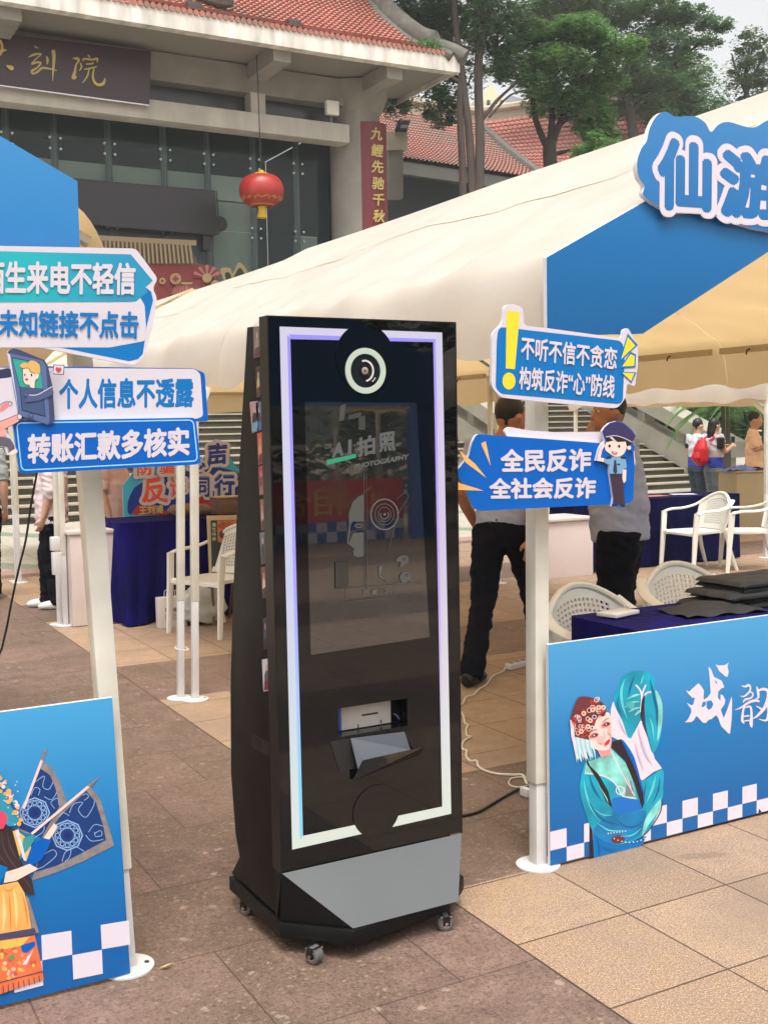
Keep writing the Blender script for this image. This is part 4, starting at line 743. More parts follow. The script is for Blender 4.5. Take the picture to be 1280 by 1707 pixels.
A.poly([(870, 1160), (850, 1260), (760, 1380), (700, 1490), (730, 1340), (800, 1230)], seag, True); A.stroke([(868, 1165), (855, 1280), (750, 1440), (650, 1520)], 9, navy); A.poly([(450, 1490), (520, 1470), (560, 1500), (520, 1540), (460, 1530)], mar, True)
for i in range(7): A.disc((420+24*i, 1455-3*i), 6, cw, 8)
for i in range(9): A.disc((470+32*i, 1530-2*(i-4)**2), 6, cw, 8)
tql = M('print_fold_light', C(90, 206, 214, .92), .45); tqd = M('print_fold_dark', C(8, 96, 150, .92), .45)
for q, w_, m_ in (([(215, 1000), (230, 1100), (270, 1230), (330, 1330)], [3, 16, 14, 2], tql), ([(260, 960), (300, 1080), (370, 1190)], [2, 18, 2], tqd), ([(250, 1180), (320, 1290), (420, 1360), (520, 1380)], [2, 16, 14, 2], tqd), ([(330, 1370), (430, 1430), (560, 1430)], [2, 14, 2], tql), ([(300, 1250), (380, 1300), (460, 1300)], [2, 10, 2], tql), ([(820, 960), (790, 1080), (740, 1200)], [3, 22, 3], tql), ([(850, 980), (840, 1090), (790, 1210)], [2, 16, 2], tqd), ([(740, 1020), (720, 1130), (725, 1230)], [2, 14, 2], tqd), ([(560, 160), (530, 260), (540, 380), (580, 500)], [3, 22, 18, 2], tql), ([(640, 130), (610, 220), (590, 300)], [2, 16, 2], tqd), ([(720, 120), (700, 180), (690, 210)], [2, 14, 2], tql), ([(770, 170), (800, 280), (830, 420), (830, 560)], [3, 18, 18, 3], tqd), ([(760, 480), (790, 560), (800, 680)], [2, 16, 2], tql), ([(510, 300), (500, 380), (540, 470)], [2, 12, 2], tqd), ([(480, 1330), (580, 1400), (680, 1380), (730, 1310)], [2, 12, 12, 2], tqd), ([(520, 1480), (620, 1470), (700, 1410)], [2, 12, 2], tql), ([(340, 1050), (400, 1150), (420, 1200)], [2, 8, 2], seag), ([(560, 960), (600, 1040), (620, 1120)], [2, 8, 2], cw), ([(500, 480), (540, 570), (580, 640)], [2, 10, 2], M('print_lilac', C(206, 186, 214, .9), .45)), ([(670, 560), (700, 680), (740, 800), (790, 880)], [2, 16, 18, 2], M('print_lilac', C(206, 186, 214, .9), .45)), ([(640, 680), (680, 820), (720, 940)], [2, 12, 2], M('print_lilac', C(206, 186, 214, .9), .45)), ([(360, 1560), (420, 1590), (500, 1600)], [2, 10, 2], tqd), ([(330, 1500), (350, 1570), (345, 1640)], [2, 12, 2], tqd)): A.stroke(q, w_, m_)
A.poly([(320, 740), (440, 720), (440, 800), (360, 820)], M('print_neck', C(214, 150, 148, .92), .45)); A.poly([(255, 630), (300, 560), (330, 480), (420, 440), (445, 520), (440, 600), (445, 690), (430, 750), (350, 760), (290, 730)], fsk, True)
A.poly([(100, 560), (110, 470), (150, 350), (190, 310), (270, 315), (360, 350), (400, 410), (390, 470), (330, 490), (300, 560), (250, 640), (240, 670), (160, 665)], mar, True)
veil = M('print_veil', C(190, 226, 232, .92), .45); veil2 = M('print_veil_teal', C(150, 206, 214, .92), .45)
for i in range(13): A.stroke([(118+13*i, 640+3*i), (138+12*i, 720+8*(i % 3)), (152+12.5*i, 800-3*i+12*(i % 4)), (158+13*i, 862-2*i-14*(i % 3))], [12, 18, 13, 2], [veil, cw, veil2][i % 3])
A.poly([(110, 640), (150, 670), (165, 830), (155, 830), (130, 720)], cw); A.poly([(100, 500), (110, 640), (140, 660), (130, 520)], cw)
random.seed(11)
for i in range(58):
    t = random.uniform(0, 1); uu = random.uniform(-1, 1); c = (150+210*t+uu*40, 600-230*t+uu*80); 
    if 110 < c[0] < 395 and 325 < c[1] < 660: A.ring(c, random.uniform(10, 20), 6, [redp, M('print_pearl', C(240, 206, 180, .92), .4), cw, redp][i % 4], 10)
for c in ((290, 420), (215, 450), (270, 510), (250, 560), (195, 600), (340, 400), (380, 400)): A.disc(c, 20, M('print_pearl', C(240, 206, 180, .92), .4), 14); A.disc(c, 9, redp, 10)
for c, a in (((308, 632), -.35), ((408, 540), -.7)):
    A.poly([(c[0]-48, c[1]+18), (c[0]-10, c[1]-18), (c[0]+26, c[1]-14), (c[0]+30, c[1]+2), (c[0], c[1]+18)], M('print_eye_rouge', C(200, 90, 96, .9), .45), True); A.poly([(c[0]-26, c[1]+10), (c[0], c[1]-10), (c[0]+24, c[1]-6), (c[0]+6, c[1]+12)], blk, True); A.disc((c[0]-4, c[1]+2), 7, cw, 8)
A.stroke([(265, 610), (300, 590), (330, 588)], 6, mar); A.stroke([(375, 525), (400, 500), (425, 490)], 6, mar); A.poly([(335, 660), (360, 640), (385, 665), (370, 700), (340, 690)], M('print_blush', C(240, 178, 178, .95), .45), True); A.poly([(418, 580), (440, 570), (445, 610), (425, 620)], M('print_blush', C(240, 178, 178, .95), .45), True); A.stroke([(445, 530), (440, 600), (445, 690), (430, 748)], [2, 8, 8, 2], M('print_face_edge', C(226, 170, 164, .95), .45)); A.stroke([(385, 600), (395, 655), (380, 660)], 5, M('print_rouge', C(228, 150, 150, .92), .45)); A.poly([(388, 715), (400, 690), (430, 665), (432, 690), (412, 712)], M('print_opera_lip', C(196, 46, 60, .9), .4), True)
A.build('opera_print', bR)
fx = crop(1100, 1090, .1406); A = Art(yr_-.0009, .00008, fx)
A.poly([(575, 150), (605, 185), (640, 275), (690, 300), (730, 320), (760, 390), (755, 405), (730, 410), (690, 450), (685, 520), (715, 560), (720, 480), (745, 495), (775, 550), (765, 600), (720, 665), (755, 765), (790, 680), (850, 505), (855, 560), (850, 770), (830, 950), (810, 945), (725, 860), (690, 760), (665, 730), (610, 775), (575, 785), (545, 822), (510, 820), (455, 760), (430, 740), (400, 790), (370, 812), (295, 815), (330, 780), (370, 700), (372, 660), (315, 580), (375, 615), (395, 600), (415, 520), (385, 525), (330, 470), (308, 430), (345, 450), (400, 400), (455, 350), (490, 385), (522, 440), (515, 520), (520, 545), (560, 520), (600, 470), (590, 300)], cw)
A.poly([(660, 125), (690, 140), (770, 135), (815, 105), (800, 150), (815, 215), (800, 275), (775, 270), (700, 205)], cw)
for q in ([(550, 565), (608, 552), (632, 598), (612, 645), (578, 668), (552, 640)], [(490, 632), (505, 575), (538, 565), (545, 600), (522, 630)], [(648, 312), (672, 330), (680, 358), (662, 350)]): A.poly(q, grd)
for st in ([(965, 378, 6), (1010, 390, 24), (1050, 372, 30), (1075, 400, 20)], [(1075, 400, 16), (1060, 450, 22), (1000, 505, 20), (950, 500, 5)], [(1060, 450, 14), (1100, 470, 16), (1085, 520, 18), (1010, 545, 24), (985, 580, 12)], [(885, 668, 4), (960, 640, 20), (1060, 575, 28), (1140, 555, 32), (1180, 570, 20)], [(1010, 600, 20), (985, 680, 24), (975, 790, 30), (1000, 830, 10)], [(1010, 640, 14), (1070, 630, 24), (1085, 720, 28), (1080, 830, 40), (1090, 880, 6)], [(985, 745, 16), (1060, 735, 20)], [(990, 800, 14), (1060, 790, 18)],
           [(1145, 385, 8), (1160, 440, 30), (1165, 520, 22), (1130, 530, 6)], [(1165, 440, 20), (1220, 420, 34), (1275, 440, 34), (1280, 520, 36), (1240, 640, 40), (1150, 740, 26), (1100, 770, 8)], [(1140, 620, 12), (1210, 660, 24)], [(1280, 560, 30), (1290, 700, 40), (1260, 790, 26), (1170, 775, 6)]):
    A.stroke([(a, c) for a, c, d in st], [d for a, c, d in st], cw)
A.build('lettering', bR)
# ------------------------------------------------------------------ photo kiosk
def smudge(m, lo, hi):
    k = NT(m); t = k.new('ShaderNodeTexCoord').outputs['Object']; v_ = k.m('MAXIMUM', k.rng(k.noise(t, 5, 5, .7), .5, .75), k.m('MULTIPLY', k.rng(k.noise(t, 60, 3, .7), .6, .75), .6))
    k.n.links.new(k.rng(v_, 0, 1, lo, hi), m.node_tree.nodes['Principled BSDF'].inputs['Roughness'])
YK = 2.98; kx = empty('photo_kiosk', (1.6, 3.15, 0), 'tall black photo kiosk with glowing frame, round camera ring and grey foot', 'kiosk')
kblack = M('kiosk_black_metal', C(42, 42, 46, .13), .5, noise=.10, scale=5, spec=.25); kgl = M('kiosk_black_glass', (.0035, .004, .0045, 1), .02); kgl.node_tree.nodes['Principled BSDF'].inputs['IOR'].default_value = 1.5; smudge(kgl, .015, .13); kgrey = M('kiosk_grey_panel', C(128, 132, 134, .40), .42, noise=.04, scale=4); kdark = M('kiosk_edge', C(30, 31, 32, .4), .3)
SL, SR, TL_, TR_ = P(470, 1452, YK), P(772, 1389, YK), P(446, 526, YK), P(755, 540, YK)
xL, xR, zB, zT = (SL.x+TL_.x)/2, (SR.x+TR_.x)/2, (SL.z+SR.z)/2, (TL_.z+TR_.z)/2
def rect(p, q): return P(*p, YK), P(*q, YK)
h0, h1 = P(565, 1228, YK), P(679, 1166, YK); hx0, hx1, hz0, hz1 = h0.x, h1.x, P(620, 1220, YK).z, P(620, 1173, YK).z
b = MB(); y = YK
b.box((xL, y, zB), (hx0, y+.05, zT), kgl); b.box((hx1, y, zB), (xR, y+.05, zT), kgl); b.box((hx0, y, zB), (hx1, y+.05, hz0), kgl); b.box((hx0, y, hz1), (hx1, y+.05, zT), kgl)
b.build('front_glass', kx, merge=True)
b = MB(); e = .004
b.box((xL-e, y-.001, zB-e), (xL-.0005, y+.056, zT+e), kdark); b.box((xR+.0005, y-.001, zB-e), (xR+e, y+.056, zT+e), kdark); b.box((xL, y-.001, zT+.0005), (xR, y+.056, zT+e), kdark); b.build('glass_rim', kx)
# body with the kinked back
prof = [(y+.056, zB+.0)] + [(PX(px, py, xL+.006).y, PX(px, py, xL+.006).z) for px, py in ((385, 1290), (384, 1150), (388, 1000), (395, 850), (403, 700), (412, 545))] + [(y+.056, zT-.02)]
prof = [(y+.056, .105), (3.405, .105), (3.33, .185), (3.36, .25)] + prof[1:]
b = MB(); b.slab([Vector((xL+.005, a, z)) for a, z in prof], (xR-xL-.010, 0, 0), kblack); bd = b.build('body', kx, bevel=.004)
q = [(421, 1224), (448.5, 1238), (448.5, 1262), (421, 1246)]; xs = xL+.0045; b = MB(); b.slab([PX(*p, xs) for p in q], (.0008, 0, 0), kdark); b.slab([PX(*p, xs-.0009) for p in ((424, 1229), (434, 1234), (434, 1248), (424, 1243))], (.0006, 0, 0), M('recess_black', (.003, .003, .003, 1), .6)); b.build('handle', bd)
# foot
zt, zb = .096, .050
L0, F1, F2, R0 = G(470, 1564, zb), G(591, 1578, zb), G(750, 1518, zb), G(773, 1484, zb)
fx0, fx1 = min(L0.x, xL-.002), max(R0.x, xR); base = [(fx0, 3.41), (fx0, L0.y), (F1.x, F1.y), (F2.x, F2.y), (fx1, R0.y), (fx1, 3.41)]
b = MB(); b.slab([Vector((x, a, zb)) for x, a in base], (0, 0, zt-zb), kblack); b.build('base_plate', kx, bevel=.003)
ins = .012; T = lambda x, a: Vector((x, a, zt+.002)); bl, f1, f2, br = T(xL+.002, L0.y+.012), T(F1.x+.002, F1.y+ins), T(F2.x-.002, F2.y+ins), T(xR-.002, R0.y+.01)
sl, sr = Vector((xL, YK-.001, zB-.004)), Vector((xR, YK-.001, zB-.004)); b = MB(); f2.y = f1.y+(sr.y-sl.y)*0
b.face([sl, f1, f2, sr], kgrey); b.build('foot_panel', kx)
b = MB(); b.face([sl, bl, f1], kblack); b.build('foot_facet', kx); b = MB(); b.face([sr, f2, br], M('kiosk_brown_side', C(96, 84, 80, .4), .4)); b.build('foot_facet', kx)
b = MB(); b.slab([(xL+.02, YK+.06, zt+.001), (xR-.02, YK+.06, zt+.001), (xR-.02, YK+.06, zB+.02), (xL+.02, YK+.06, zB+.02)], (0, .02, 0), kblack); b.slab([Vector((xL+.001, YK+.054, zt+.001)), Vector((xL+.001, L0.y+.03, zt+.001)), Vector((xL+.001, YK+.003, zB-.006)), Vector((xL+.001, YK+.054, zB-.006))], (.004, 0, 0), kblack); b.build('foot_back', kx)
rub = M('caster_rubber', C(112, 110, 108, .6), .6); chrome = M('chrome', C(200, 205, 205), .15, 1.0)
for i, (p, rz) in enumerate((((524, 1606), .35), ((742, 1550), 1.25), ((412, 1524), .5), (None, .2))):
    c = G(*p) if p else Vector((fx1-.06, 3.3, 0)); r = .0255
    cs = MB(); d = Vector((math.cos(rz), math.sin(rz), 0)); ax = Vector((-d.y, d.x, 0))
    cs.tube([c+Vector((0, 0, r))+d*s for s in (-.016, -.013, .013, .016)], [r*.88, r, r, r*.88], 24, rub); ca = cs.build('caster', kx)
    m2 = MB(); m2.tube([c+Vector((0, 0, r))+d*s for s in (-.0175, .0175)], r*.62, 20, chrome); m2.tube([c+Vector((0, 0, r))+d*s for s in (-.022, .022)], .005, 8, chrome); m2.build('hub', ca)
    m2 = MB(); m2.obox(c+Vector((0, 0, zb-.0035)), .018, .018, .003, rz, chrome)
    for s in (-.020, .020): m2.obox(c+d*s+Vector((0, 0, r+.008)), .0015, .011, .0145, rz, kdark)
    m2.build('fork', ca)
# glowing frame
glow = ramp_z('glow_strip', [(.2, C(222, 232, 214)), (.55, C(206, 222, 222)), (1.1, C(196, 200, 232)), (1.85, C(206, 200, 224))], emit=.6); glow_in = ramp_z('glow_inner', [(.2, C(120, 222, 240)), (.5, C(110, 205, 245)), (.75, C(150, 190, 250)), (1.1, C(150, 140, 250)), (1.85, C(130, 118, 240))], emit=.62); glow_r = ramp_z('glow_right', [(.2, C(222, 232, 206)), (.6, C(220, 220, 216)), (1.2, C(206, 190, 224)), (1.85, C(200, 196, 226))], emit=.6); glow_rin = ramp_z('glow_right_inner', [(.2, C(222, 232, 206)), (.6, C(220, 214, 220)), (1.0, C(190, 150, 235)), (1.7, C(150, 130, 240))], emit=.6)
A = Art(YK, .00012)
A.poly([(466, 544), (484, 565), (505, 1394), (487, 1417)], glow); A.poly([(737, 554), (752, 1357), (737, 1345), (722, 570)], glow_r); A.poly([(466, 544), (737, 554), (722, 570), (484, 565)], glow); A.poly([(487, 1417), (505, 1394), (737, 1345), (752, 1357)], glow_r)
for i in range(8):
    t = i/8; A.poly([(476+.9*i, 556+.7*i), (484, 565), (505, 1394), (497+.9*i, 1402-.8*i)], glow_in) if i > 2 else None
A.poly([(726, 565), (722, 570), (737, 1345), (740.5, 1347)], glow_rin); A.poly([(482, 557), (727, 565), (722, 570), (484, 565)], glow_in)
A.build('light_frame', kx)
def circ(c, rpx, n=40): p = P(*c, YK); r = rpx/(FPX/((p-CAM).dot(fw))); return p, r
for c, rp, nm in (((608, 595), 55, 'camera_cover'), ((627, 1352), 44, 'sensor_cover')):
    b = MB(); p, r = circ(c, rp); b.lathe((p.x, YK-.003, p.z), [(r, 0), (r, .0028)], 48, kgl, axis='Y', smooth=False); b.build(nm, kx)
p, r = circ((608, 618), 38); yy = YK-.0045; b = MB()
rg = EM('ring_light', C(222, 236, 210), .45, (.1, .1, .1, 1)); 
k = []; n = 56
for rr, dy in ((r*1.0, 0), (r*.99, -.004), (r*.76, -.004), (r*.74, 0)): k += [Vector((p.x+rr*math.cos(2*math.pi*j/n), yy+dy, p.z+rr*math.sin(2*math.pi*j/n))) for j in range(n)]
b.add(k, [(i*n+j, i*n+(j+1) % n, (i+1)*n+(j+1) % n, (i+1)*n+j) for i in range(3) for j in range(n)], rg, True); b.build('ring_light', kx)
b = MB(); b.lathe((p.x, yy, p.z), [(r*.74, 0), (r*.70, .002), (r*.45, .003)][::-1], 40, M('lens_black', (.01, .012, .012, 1), .12), axis='Y'); b.lathe((p.x, yy-.003, p.z), [(r*.30, .006), (r*.30, 0), (r*.22, 0), (r*.18, .003)], 32, M('lens_barrel', C(30, 32, 34, .6), .2), axis='Y'); b.lathe((p.x-.004, yy-.006, p.z), [(r*.16, .006), (r*.16, .001), (r*.06, 0)], 24, M('lens_ring', C(190, 176, 166), .2, .6), axis='Y'); b.lathe((p.x-.005, yy-.0068, p.z), [(r*.055, .004), (r*.055, 0)], 16, blackp, axis='Y'); b.build('camera_lens', kx)
A = Art(yy-.004, .0005); cc = (608, 618)
A.stroke([(cc[0]+14*math.cos(t), cc[1]+17*math.sin(t)) for t in [-1.9+.22*i for i in range(16)]], 3.2, M('lens_arc', C(190, 190, 186), .3)); A.stroke([(cc[0]+20*math.cos(t), cc[1]+23*math.sin(t)) for t in (.5, .7, .9)], 1.6, M('lens_arc', C(190, 190, 186), .3)); A.build('lens_marking', kx)
# screen and its dim picture
sg = M('screen_glass', (.012, .0125, .0125, 1), .02); sg.node_tree.nodes['Principled BSDF'].inputs['IOR'].default_value = 2.15; smudge(sg, .015, .12); A = Art(YK, .0005); A.poly([(508, 670), (694, 671), (716, 1062), (518, 1092)], sg); A.build('display', kx)
d1 = EM('display_pale', C(150, 154, 150), .22, (.02, .02, .02, 1)); d2 = EM('display_green', C(44, 170, 126), .5, (.01, .05, .03, 1)); d3 = EM('display_grey', C(96, 98, 96), .3, (.02, .02, .02, 1)); d4 = EM('display_dim', C(70, 70, 66), .35, (.02, .02, .02, 1)); d5 = EM('display_face', C(128, 126, 116), .24, (.02, .02, .02, 1))
fs = crop(540, 560, .2695); A = Art(YK-.0008, .0001, fs)
A.poly([(15, 768), (198, 728), (200, 752), (18, 798)], d2); A.text('A', [(60, 665), (125, 650), (120, 740), (48, 755)], d1, .05); A.text('I', [(150, 642), (172, 638), (170, 728), (148, 732)], d1, .02); A.text('拍', [(200, 632), (318, 605), (318, 730), (205, 752)], d1, .04); A.text('照', [(338, 602), (440, 586), (442, 705), (340, 722)], d1, .04); A.text('PHOTOGRAPHY', [(192, 792), (526, 728), (520, 762), (184, 826)], d1, .05)
A.text('1', [(100, 430), (135, 420), (125, 520), (90, 530)], d3, .02); A.poly([(150, 490), (230, 470), (230, 500), (150, 520)], d4); A.poly([(215, 500), (255, 490), (255, 580), (215, 580)], d4)
A.poly([(155, 1165), (152, 1100), (175, 1030), (215, 990), (246, 980), (246, 1148), (180, 1148), (165, 1168), (150, 1290), (142, 1280)], d5); A.poly([(180, 1220), (246, 1215), (246, 1360), (215, 1372), (185, 1360), (178, 1330), (190, 1320), (165, 1300), (150, 1288)], d5); A.ring((215, 1175), 24, 5, d1, 18, 9)
A.stroke([(246, 830), (262, 860), (266, 1570)], 3, d4, False); A.stroke([(246, 850), (254, 1560)], 2.5, d3, False)
for r in (84, 58, 40): A.ring((374, 1104), r, 9 if r == 84 else 5, d1 if r == 84 else d3, 36, r*1.12)
A.stroke([(374+26*math.cos(t*.5), 1104+28*math.sin(t*.5)) for t in range(-1, 8)], 8, d5); A.disc((376, 1104), 8, d1)
A.stroke([(450, 1010), (500, 970), (520, 1000), (470, 1080), (430, 1200), (400, 1330)], 4, d3); A.poly([(340, 1430), (360, 1430), (352, 1480), (375, 1510), (345, 1490)], d1, True); A.stroke([(350, 1480), (400, 1530), (470, 1530), (600, 1530)], 5, d3)
A.poly([(445, 1390), (470, 1362), (515, 1362), (520, 1400), (470, 1430), (475, 1400)], d5, True); A.disc((494, 1380), 14, d4, 14); A.poly([(468, 1490), (490, 1460), (530, 1465), (538, 1500), (500, 1530), (480, 1520)], d5, True); A.disc((512, 1480), 15, d4, 14); A.ring((512, 1480), 15, 4, d1, 14)
A.poly([(70, 1400), (150, 1395), (150, 1560), (70, 1565)], M('display_patch', (.03, .03, .028, 1), .1)); r_ = [(138, 1560), (432, 1540), (434, 1612), (140, 1644), (138, 1560)]; A.stroke(r_, 3, d3, False); A.text('开', [(240, 1572), (270, 1568), (270, 1600), (240, 1605)], d1, .04); A.text('始', [(296, 1570), (324, 1566), (324, 1596), (296, 1600)], d1, .05)
for x in (345, 362, 378): A.stroke([(x, 1565), (x+14, 1578), (x, 1592)], 4 if x > 370 else 2.5, d1 if x > 370 else d3, False)
A.build('display_picture', kx)
# printer bay
pw = M('printer_white', C(206, 200, 192, .8), .45, noise=.03); dep = .16
b = MB(); t = .004; db = M('bay_black', (.012, .012, .013, 1), .5); yi = YK+.0505
b.box((hx0-t, yi, hz0-t), (hx0-.0005, YK+dep, hz1+t), db); b.box((hx1+.0005, yi, hz0-t), (hx1+t, YK+dep, hz1+t), db); b.box((hx0, yi, hz1+.0005), (hx1, YK+dep, hz1+t), db); b.box((hx0, yi, hz0-t), (hx1, YK+dep, hz0-.0005), db); b.box((hx0, YK+dep+.0005, hz0), (hx1, YK+dep+t, hz1), db); b.build('printer_bay', kx)
px0 = P(568, 1200, YK+.055).x; px1 = P(651, 1195, YK+.055).x; b = MB(); b.box((px0, YK+.052, hz0+.002), (px1, YK+dep-.004, hz1-.001), pw); pr_ = b.build('printer', kx, bevel=.003)
A = Art(YK+.0515, .0006); A.stroke([(603, 1193), (630, 1188.5)], 3, blackp, False); A.stroke([(597, 1208), (597, 1214)], 2, blackp, False); A.stroke([(635, 1200), (635, 1206)], 2, blackp, False); A.build('printer_slots', pr_)
b = MB(); b.box((hx0+.002, YK+.0512, hz0+.003), (hx0+.034, YK+.0518, hz1-.002), EM('bay_blue_glow', C(20, 60, 130), .25)); b.build('bay_light', kx)
b = MB(); b.tube(spline([tuple(P(652, 1190, YK+.07)), tuple(P(660, 1192, YK+.05)), tuple(P(668, 1204, YK+.06)), tuple(P(667, 1212, YK+.08))], d=3), .0025, 6, M('violet_wire', C(120, 100, 170), .4)); b.build('wire', kx)
# tilted open chute below it
b = MB(); y0 = YK-.002
a0, a1, a2, a3 = P(550, 1236, y0), P(584, 1231, y0), P(601, 1280, y0), P(566, 1287, y0); b.face([a0, a1, a2, a3], db); b.build('chute_side', kx)
i0, i1 = P(584, 1231, YK-.003), P(674, 1220, YK-.003); o0, o1 = P(606, 1268, YK-.052), P(706, 1246, YK-.052); l0, l1 = P(597, 1285, YK-.045), P(684, 1250, YK-.02)
b = MB(); b.face([i0, i1, P(684, 1250, YK-.012), P(606, 1268, YK-.03), P(597, 1284, YK-.03)], M('chute_grey', C(104, 110, 118, .6), .4)); b.build('chute_floor', kx)
b = MB(); b.slab([o0, o1, P(700, 1259, YK-.010), P(588, 1302, YK-.010), P(597, 1285, YK-.030)], (0, .004, .0), M('chute_flap_glass', (.012, .011, .010, 1), .08, spec=.7)); b.build('chute_flap', kx)
# photo prints stuck along the side
cols = [[(120, 110, 105), (150, 140, 135), (90, 60, 70)], [(60, 50, 44), (196, 180, 130), (90, 50, 50)], [(190, 150, 160), (60, 30, 44), (110, 170, 200)], [(90, 120, 150), (40, 50, 70), (70, 110, 170)], [(200, 90, 70), (214, 170, 130), (110, 40, 50)], [(170, 70, 90), (120, 60, 76), (150, 120, 120)], [(150, 90, 90), (190, 170, 165), (80, 30, 40)], [(100, 110, 120), (30, 26, 36), (60, 50, 60)], [(110, 70, 60), (226, 200, 180), (50, 40, 40)], [(40, 44, 66), (70, 76, 100), (24, 26, 40)], [(206, 206, 216), (86, 90, 100), (120, 30, 56)]]
quads = [((425.5, 545), (437, 543), (437, 594), (426.5, 597)), ((429, 612), (438, 609), (438, 661), (431, 663)), ((416, 670), (429.5, 668), (432, 718), (420, 722)), ((430, 671), (439, 669), (440, 716), (432, 719)), ((432, 722), (441, 720), (441.5, 772), (434, 775)), ((434, 778), (442, 775), (443, 824), (436, 826)), ((436.5, 833), (443, 831), (444.5, 882), (439, 885)), ((436, 888), (445, 886), (446, 938), (439, 941)), ((438, 946), (447, 944), (447.5, 996), (441, 998)), ((441.5, 1031), (448.5, 1029), (449.5, 1081), (443, 1083)), ((436.5, 1100), (451, 1097), (453, 1151), (439, 1153))]
random.seed(5)
for i, (q, cs) in enumerate(zip(quads, cols)):
    if 3 <= i < 10 or i < 2: q = tuple((c_[0]-3.5, c_[1]) for c_ in q)
    b = MB(); f = lambda u_, v_, e=0: (lambda a, c: PX(a, c, xs-.0012-e))(q[0][0]*(1-u_)*(1-v_)+q[1][0]*u_*(1-v_)+q[2][0]*u_*v_+q[3][0]*(1-u_)*v_, q[0][1]*(1-u_)*(1-v_)+q[1][1]*u_*(1-v_)+q[2][1]*u_*v_+q[3][1]*(1-u_)*v_)
    ms = [M('photo_%d_%d_%d' % c, C(*c, .8), .3) for c in cs]
    b.slab([f(0, 0), f(1, 0), f(1, 1), f(0, 1)], (.0008, 0, 0), ms[0]); b.face([f(.1, .95, .0003), f(.2, .5, .0003), f(.45, .3, .0003), f(.75, .45, .0003), f(.9, .95, .0003)], ms[1]); b.face([f(.05, .97, .0006), f(.2, .7, .0006), f(.8, .65, .0006), f(.95, .97, .0006)], ms[2]); b.face([f(.4, .2, .0007), f(.62, .18, .0007), f(.66, .36, .0007), f(.42, .38, .0007)], M('photo_skin', C(214, 170, 150, .8), .4))
    b.build('photo_print', kx)
# ------------------------------------------------------------------ people
def organic(name, parent, shapes, m, voxel=.012, smooth=5, wob=0.0, mats=None):
    b = MB()
    for pts, rad, kw in shapes: b.tube(pts, rad, kw.get('n', 14), m, True, True, kw.get('up'))
    o = b.build(name, parent); me0 = o.data
    bm_ = bmesh.new(); bm_.from_mesh(me0); bmesh.ops.recalc_face_normals(bm_, faces=bm_.faces); bm_.to_mesh(me0); bm_.free()
    rm = o.modifiers.new('r', 'REMESH'); rm.mode = 'VOXEL'; rm.voxel_size = voxel
    sm = o.modifiers.new('s', 'SMOOTH'); sm.factor = .5; sm.iterations = smooth
    me = bpy.data.meshes.new_from_object(o.evaluated_get(bpy.context.evaluated_depsgraph_get())); o.modifiers.clear(); o.data = me; bpy.data.meshes.remove(me0)
    if wob:
        for v_ in me.vertices:
            c = v_.co; d = wob*(2.6*mnoise.noise(Vector((c.x*6, c.y*6, c.z*11)))+1.6*abs(mnoise.noise(Vector((c.x*9+3, c.y*9, c.z*22+c.x*9))))*2-.8+.5*mnoise.noise(c*38)); v_.co = c + v_.normal*d
    for p in me.polygons: p.use_smooth = True
    me.name = name
    return o
def ell(c, rx, ry, rz, up=(0, 1, 0), n=9):
    c = Vector(c); ts = [math.pi*(i+.15)/(n-.7) for i in range(n)]
    return ([c+Vector((0, 0, -rz*math.cos(t))) for t in ts], [(max(.004, rx*math.sin(t)), max(.004, ry*math.sin(t))) for t in ts], {'up': up, 'n': 16})
def hand(w_, d, nrm, curl=.5, s=1.0):
    # palm with four fingers of different lengths and a thumb leaving the side of the palm
    d = Vector(d).normalized(); nrm = Vector(nrm); nrm = (nrm-d*nrm.dot(d)).normalized(); sd_ = d.cross(nrm); w_ = Vector(w_); out = []
    out.append(([w_, w_+d*.03*s, w_+d*.085*s], [(.017*s, .026*s), (.016*s, .040*s), (.013*s, .041*s)], {'up': nrm}))
    for i, (o, L) in enumerate(((-.030, .070), (-.010, .082), (.011, .076), (.030, .058))):
        p = w_+d*.080*s+sd_*o*s; q = p+(d*math.cos(curl*.5)+nrm*math.sin(curl*.5))*L*.5*s; e = q+(d*math.cos(curl*1.5)+nrm*math.sin(curl*1.5))*L*.5*s
        out.append(([p, q, e], [.0105*s, .0095*s, .0075*s], {'n': 10}))
    p = w_+d*.028*s-sd_*.032*s; q = p+(d*.7-sd_*.6+nrm*.3)*.04*s; out.append(([p, q, q+(d*.9+nrm*.35)*.032*s], [.013*s, .0115*s, .0085*s], {'n': 10}))
    return out
SK = M('skin_tan', C(186, 128, 100, .85), .5, noise=.08, scale=9); SKL = M('skin_fair', C(214, 168, 142, .75), .5, noise=.05, scale=9)
HAIR = M('black_hair', C(38, 34, 34, .6), .5, noise=.3, scale=60); WHT = M('eye_white', C(235, 232, 228, .8), .3)
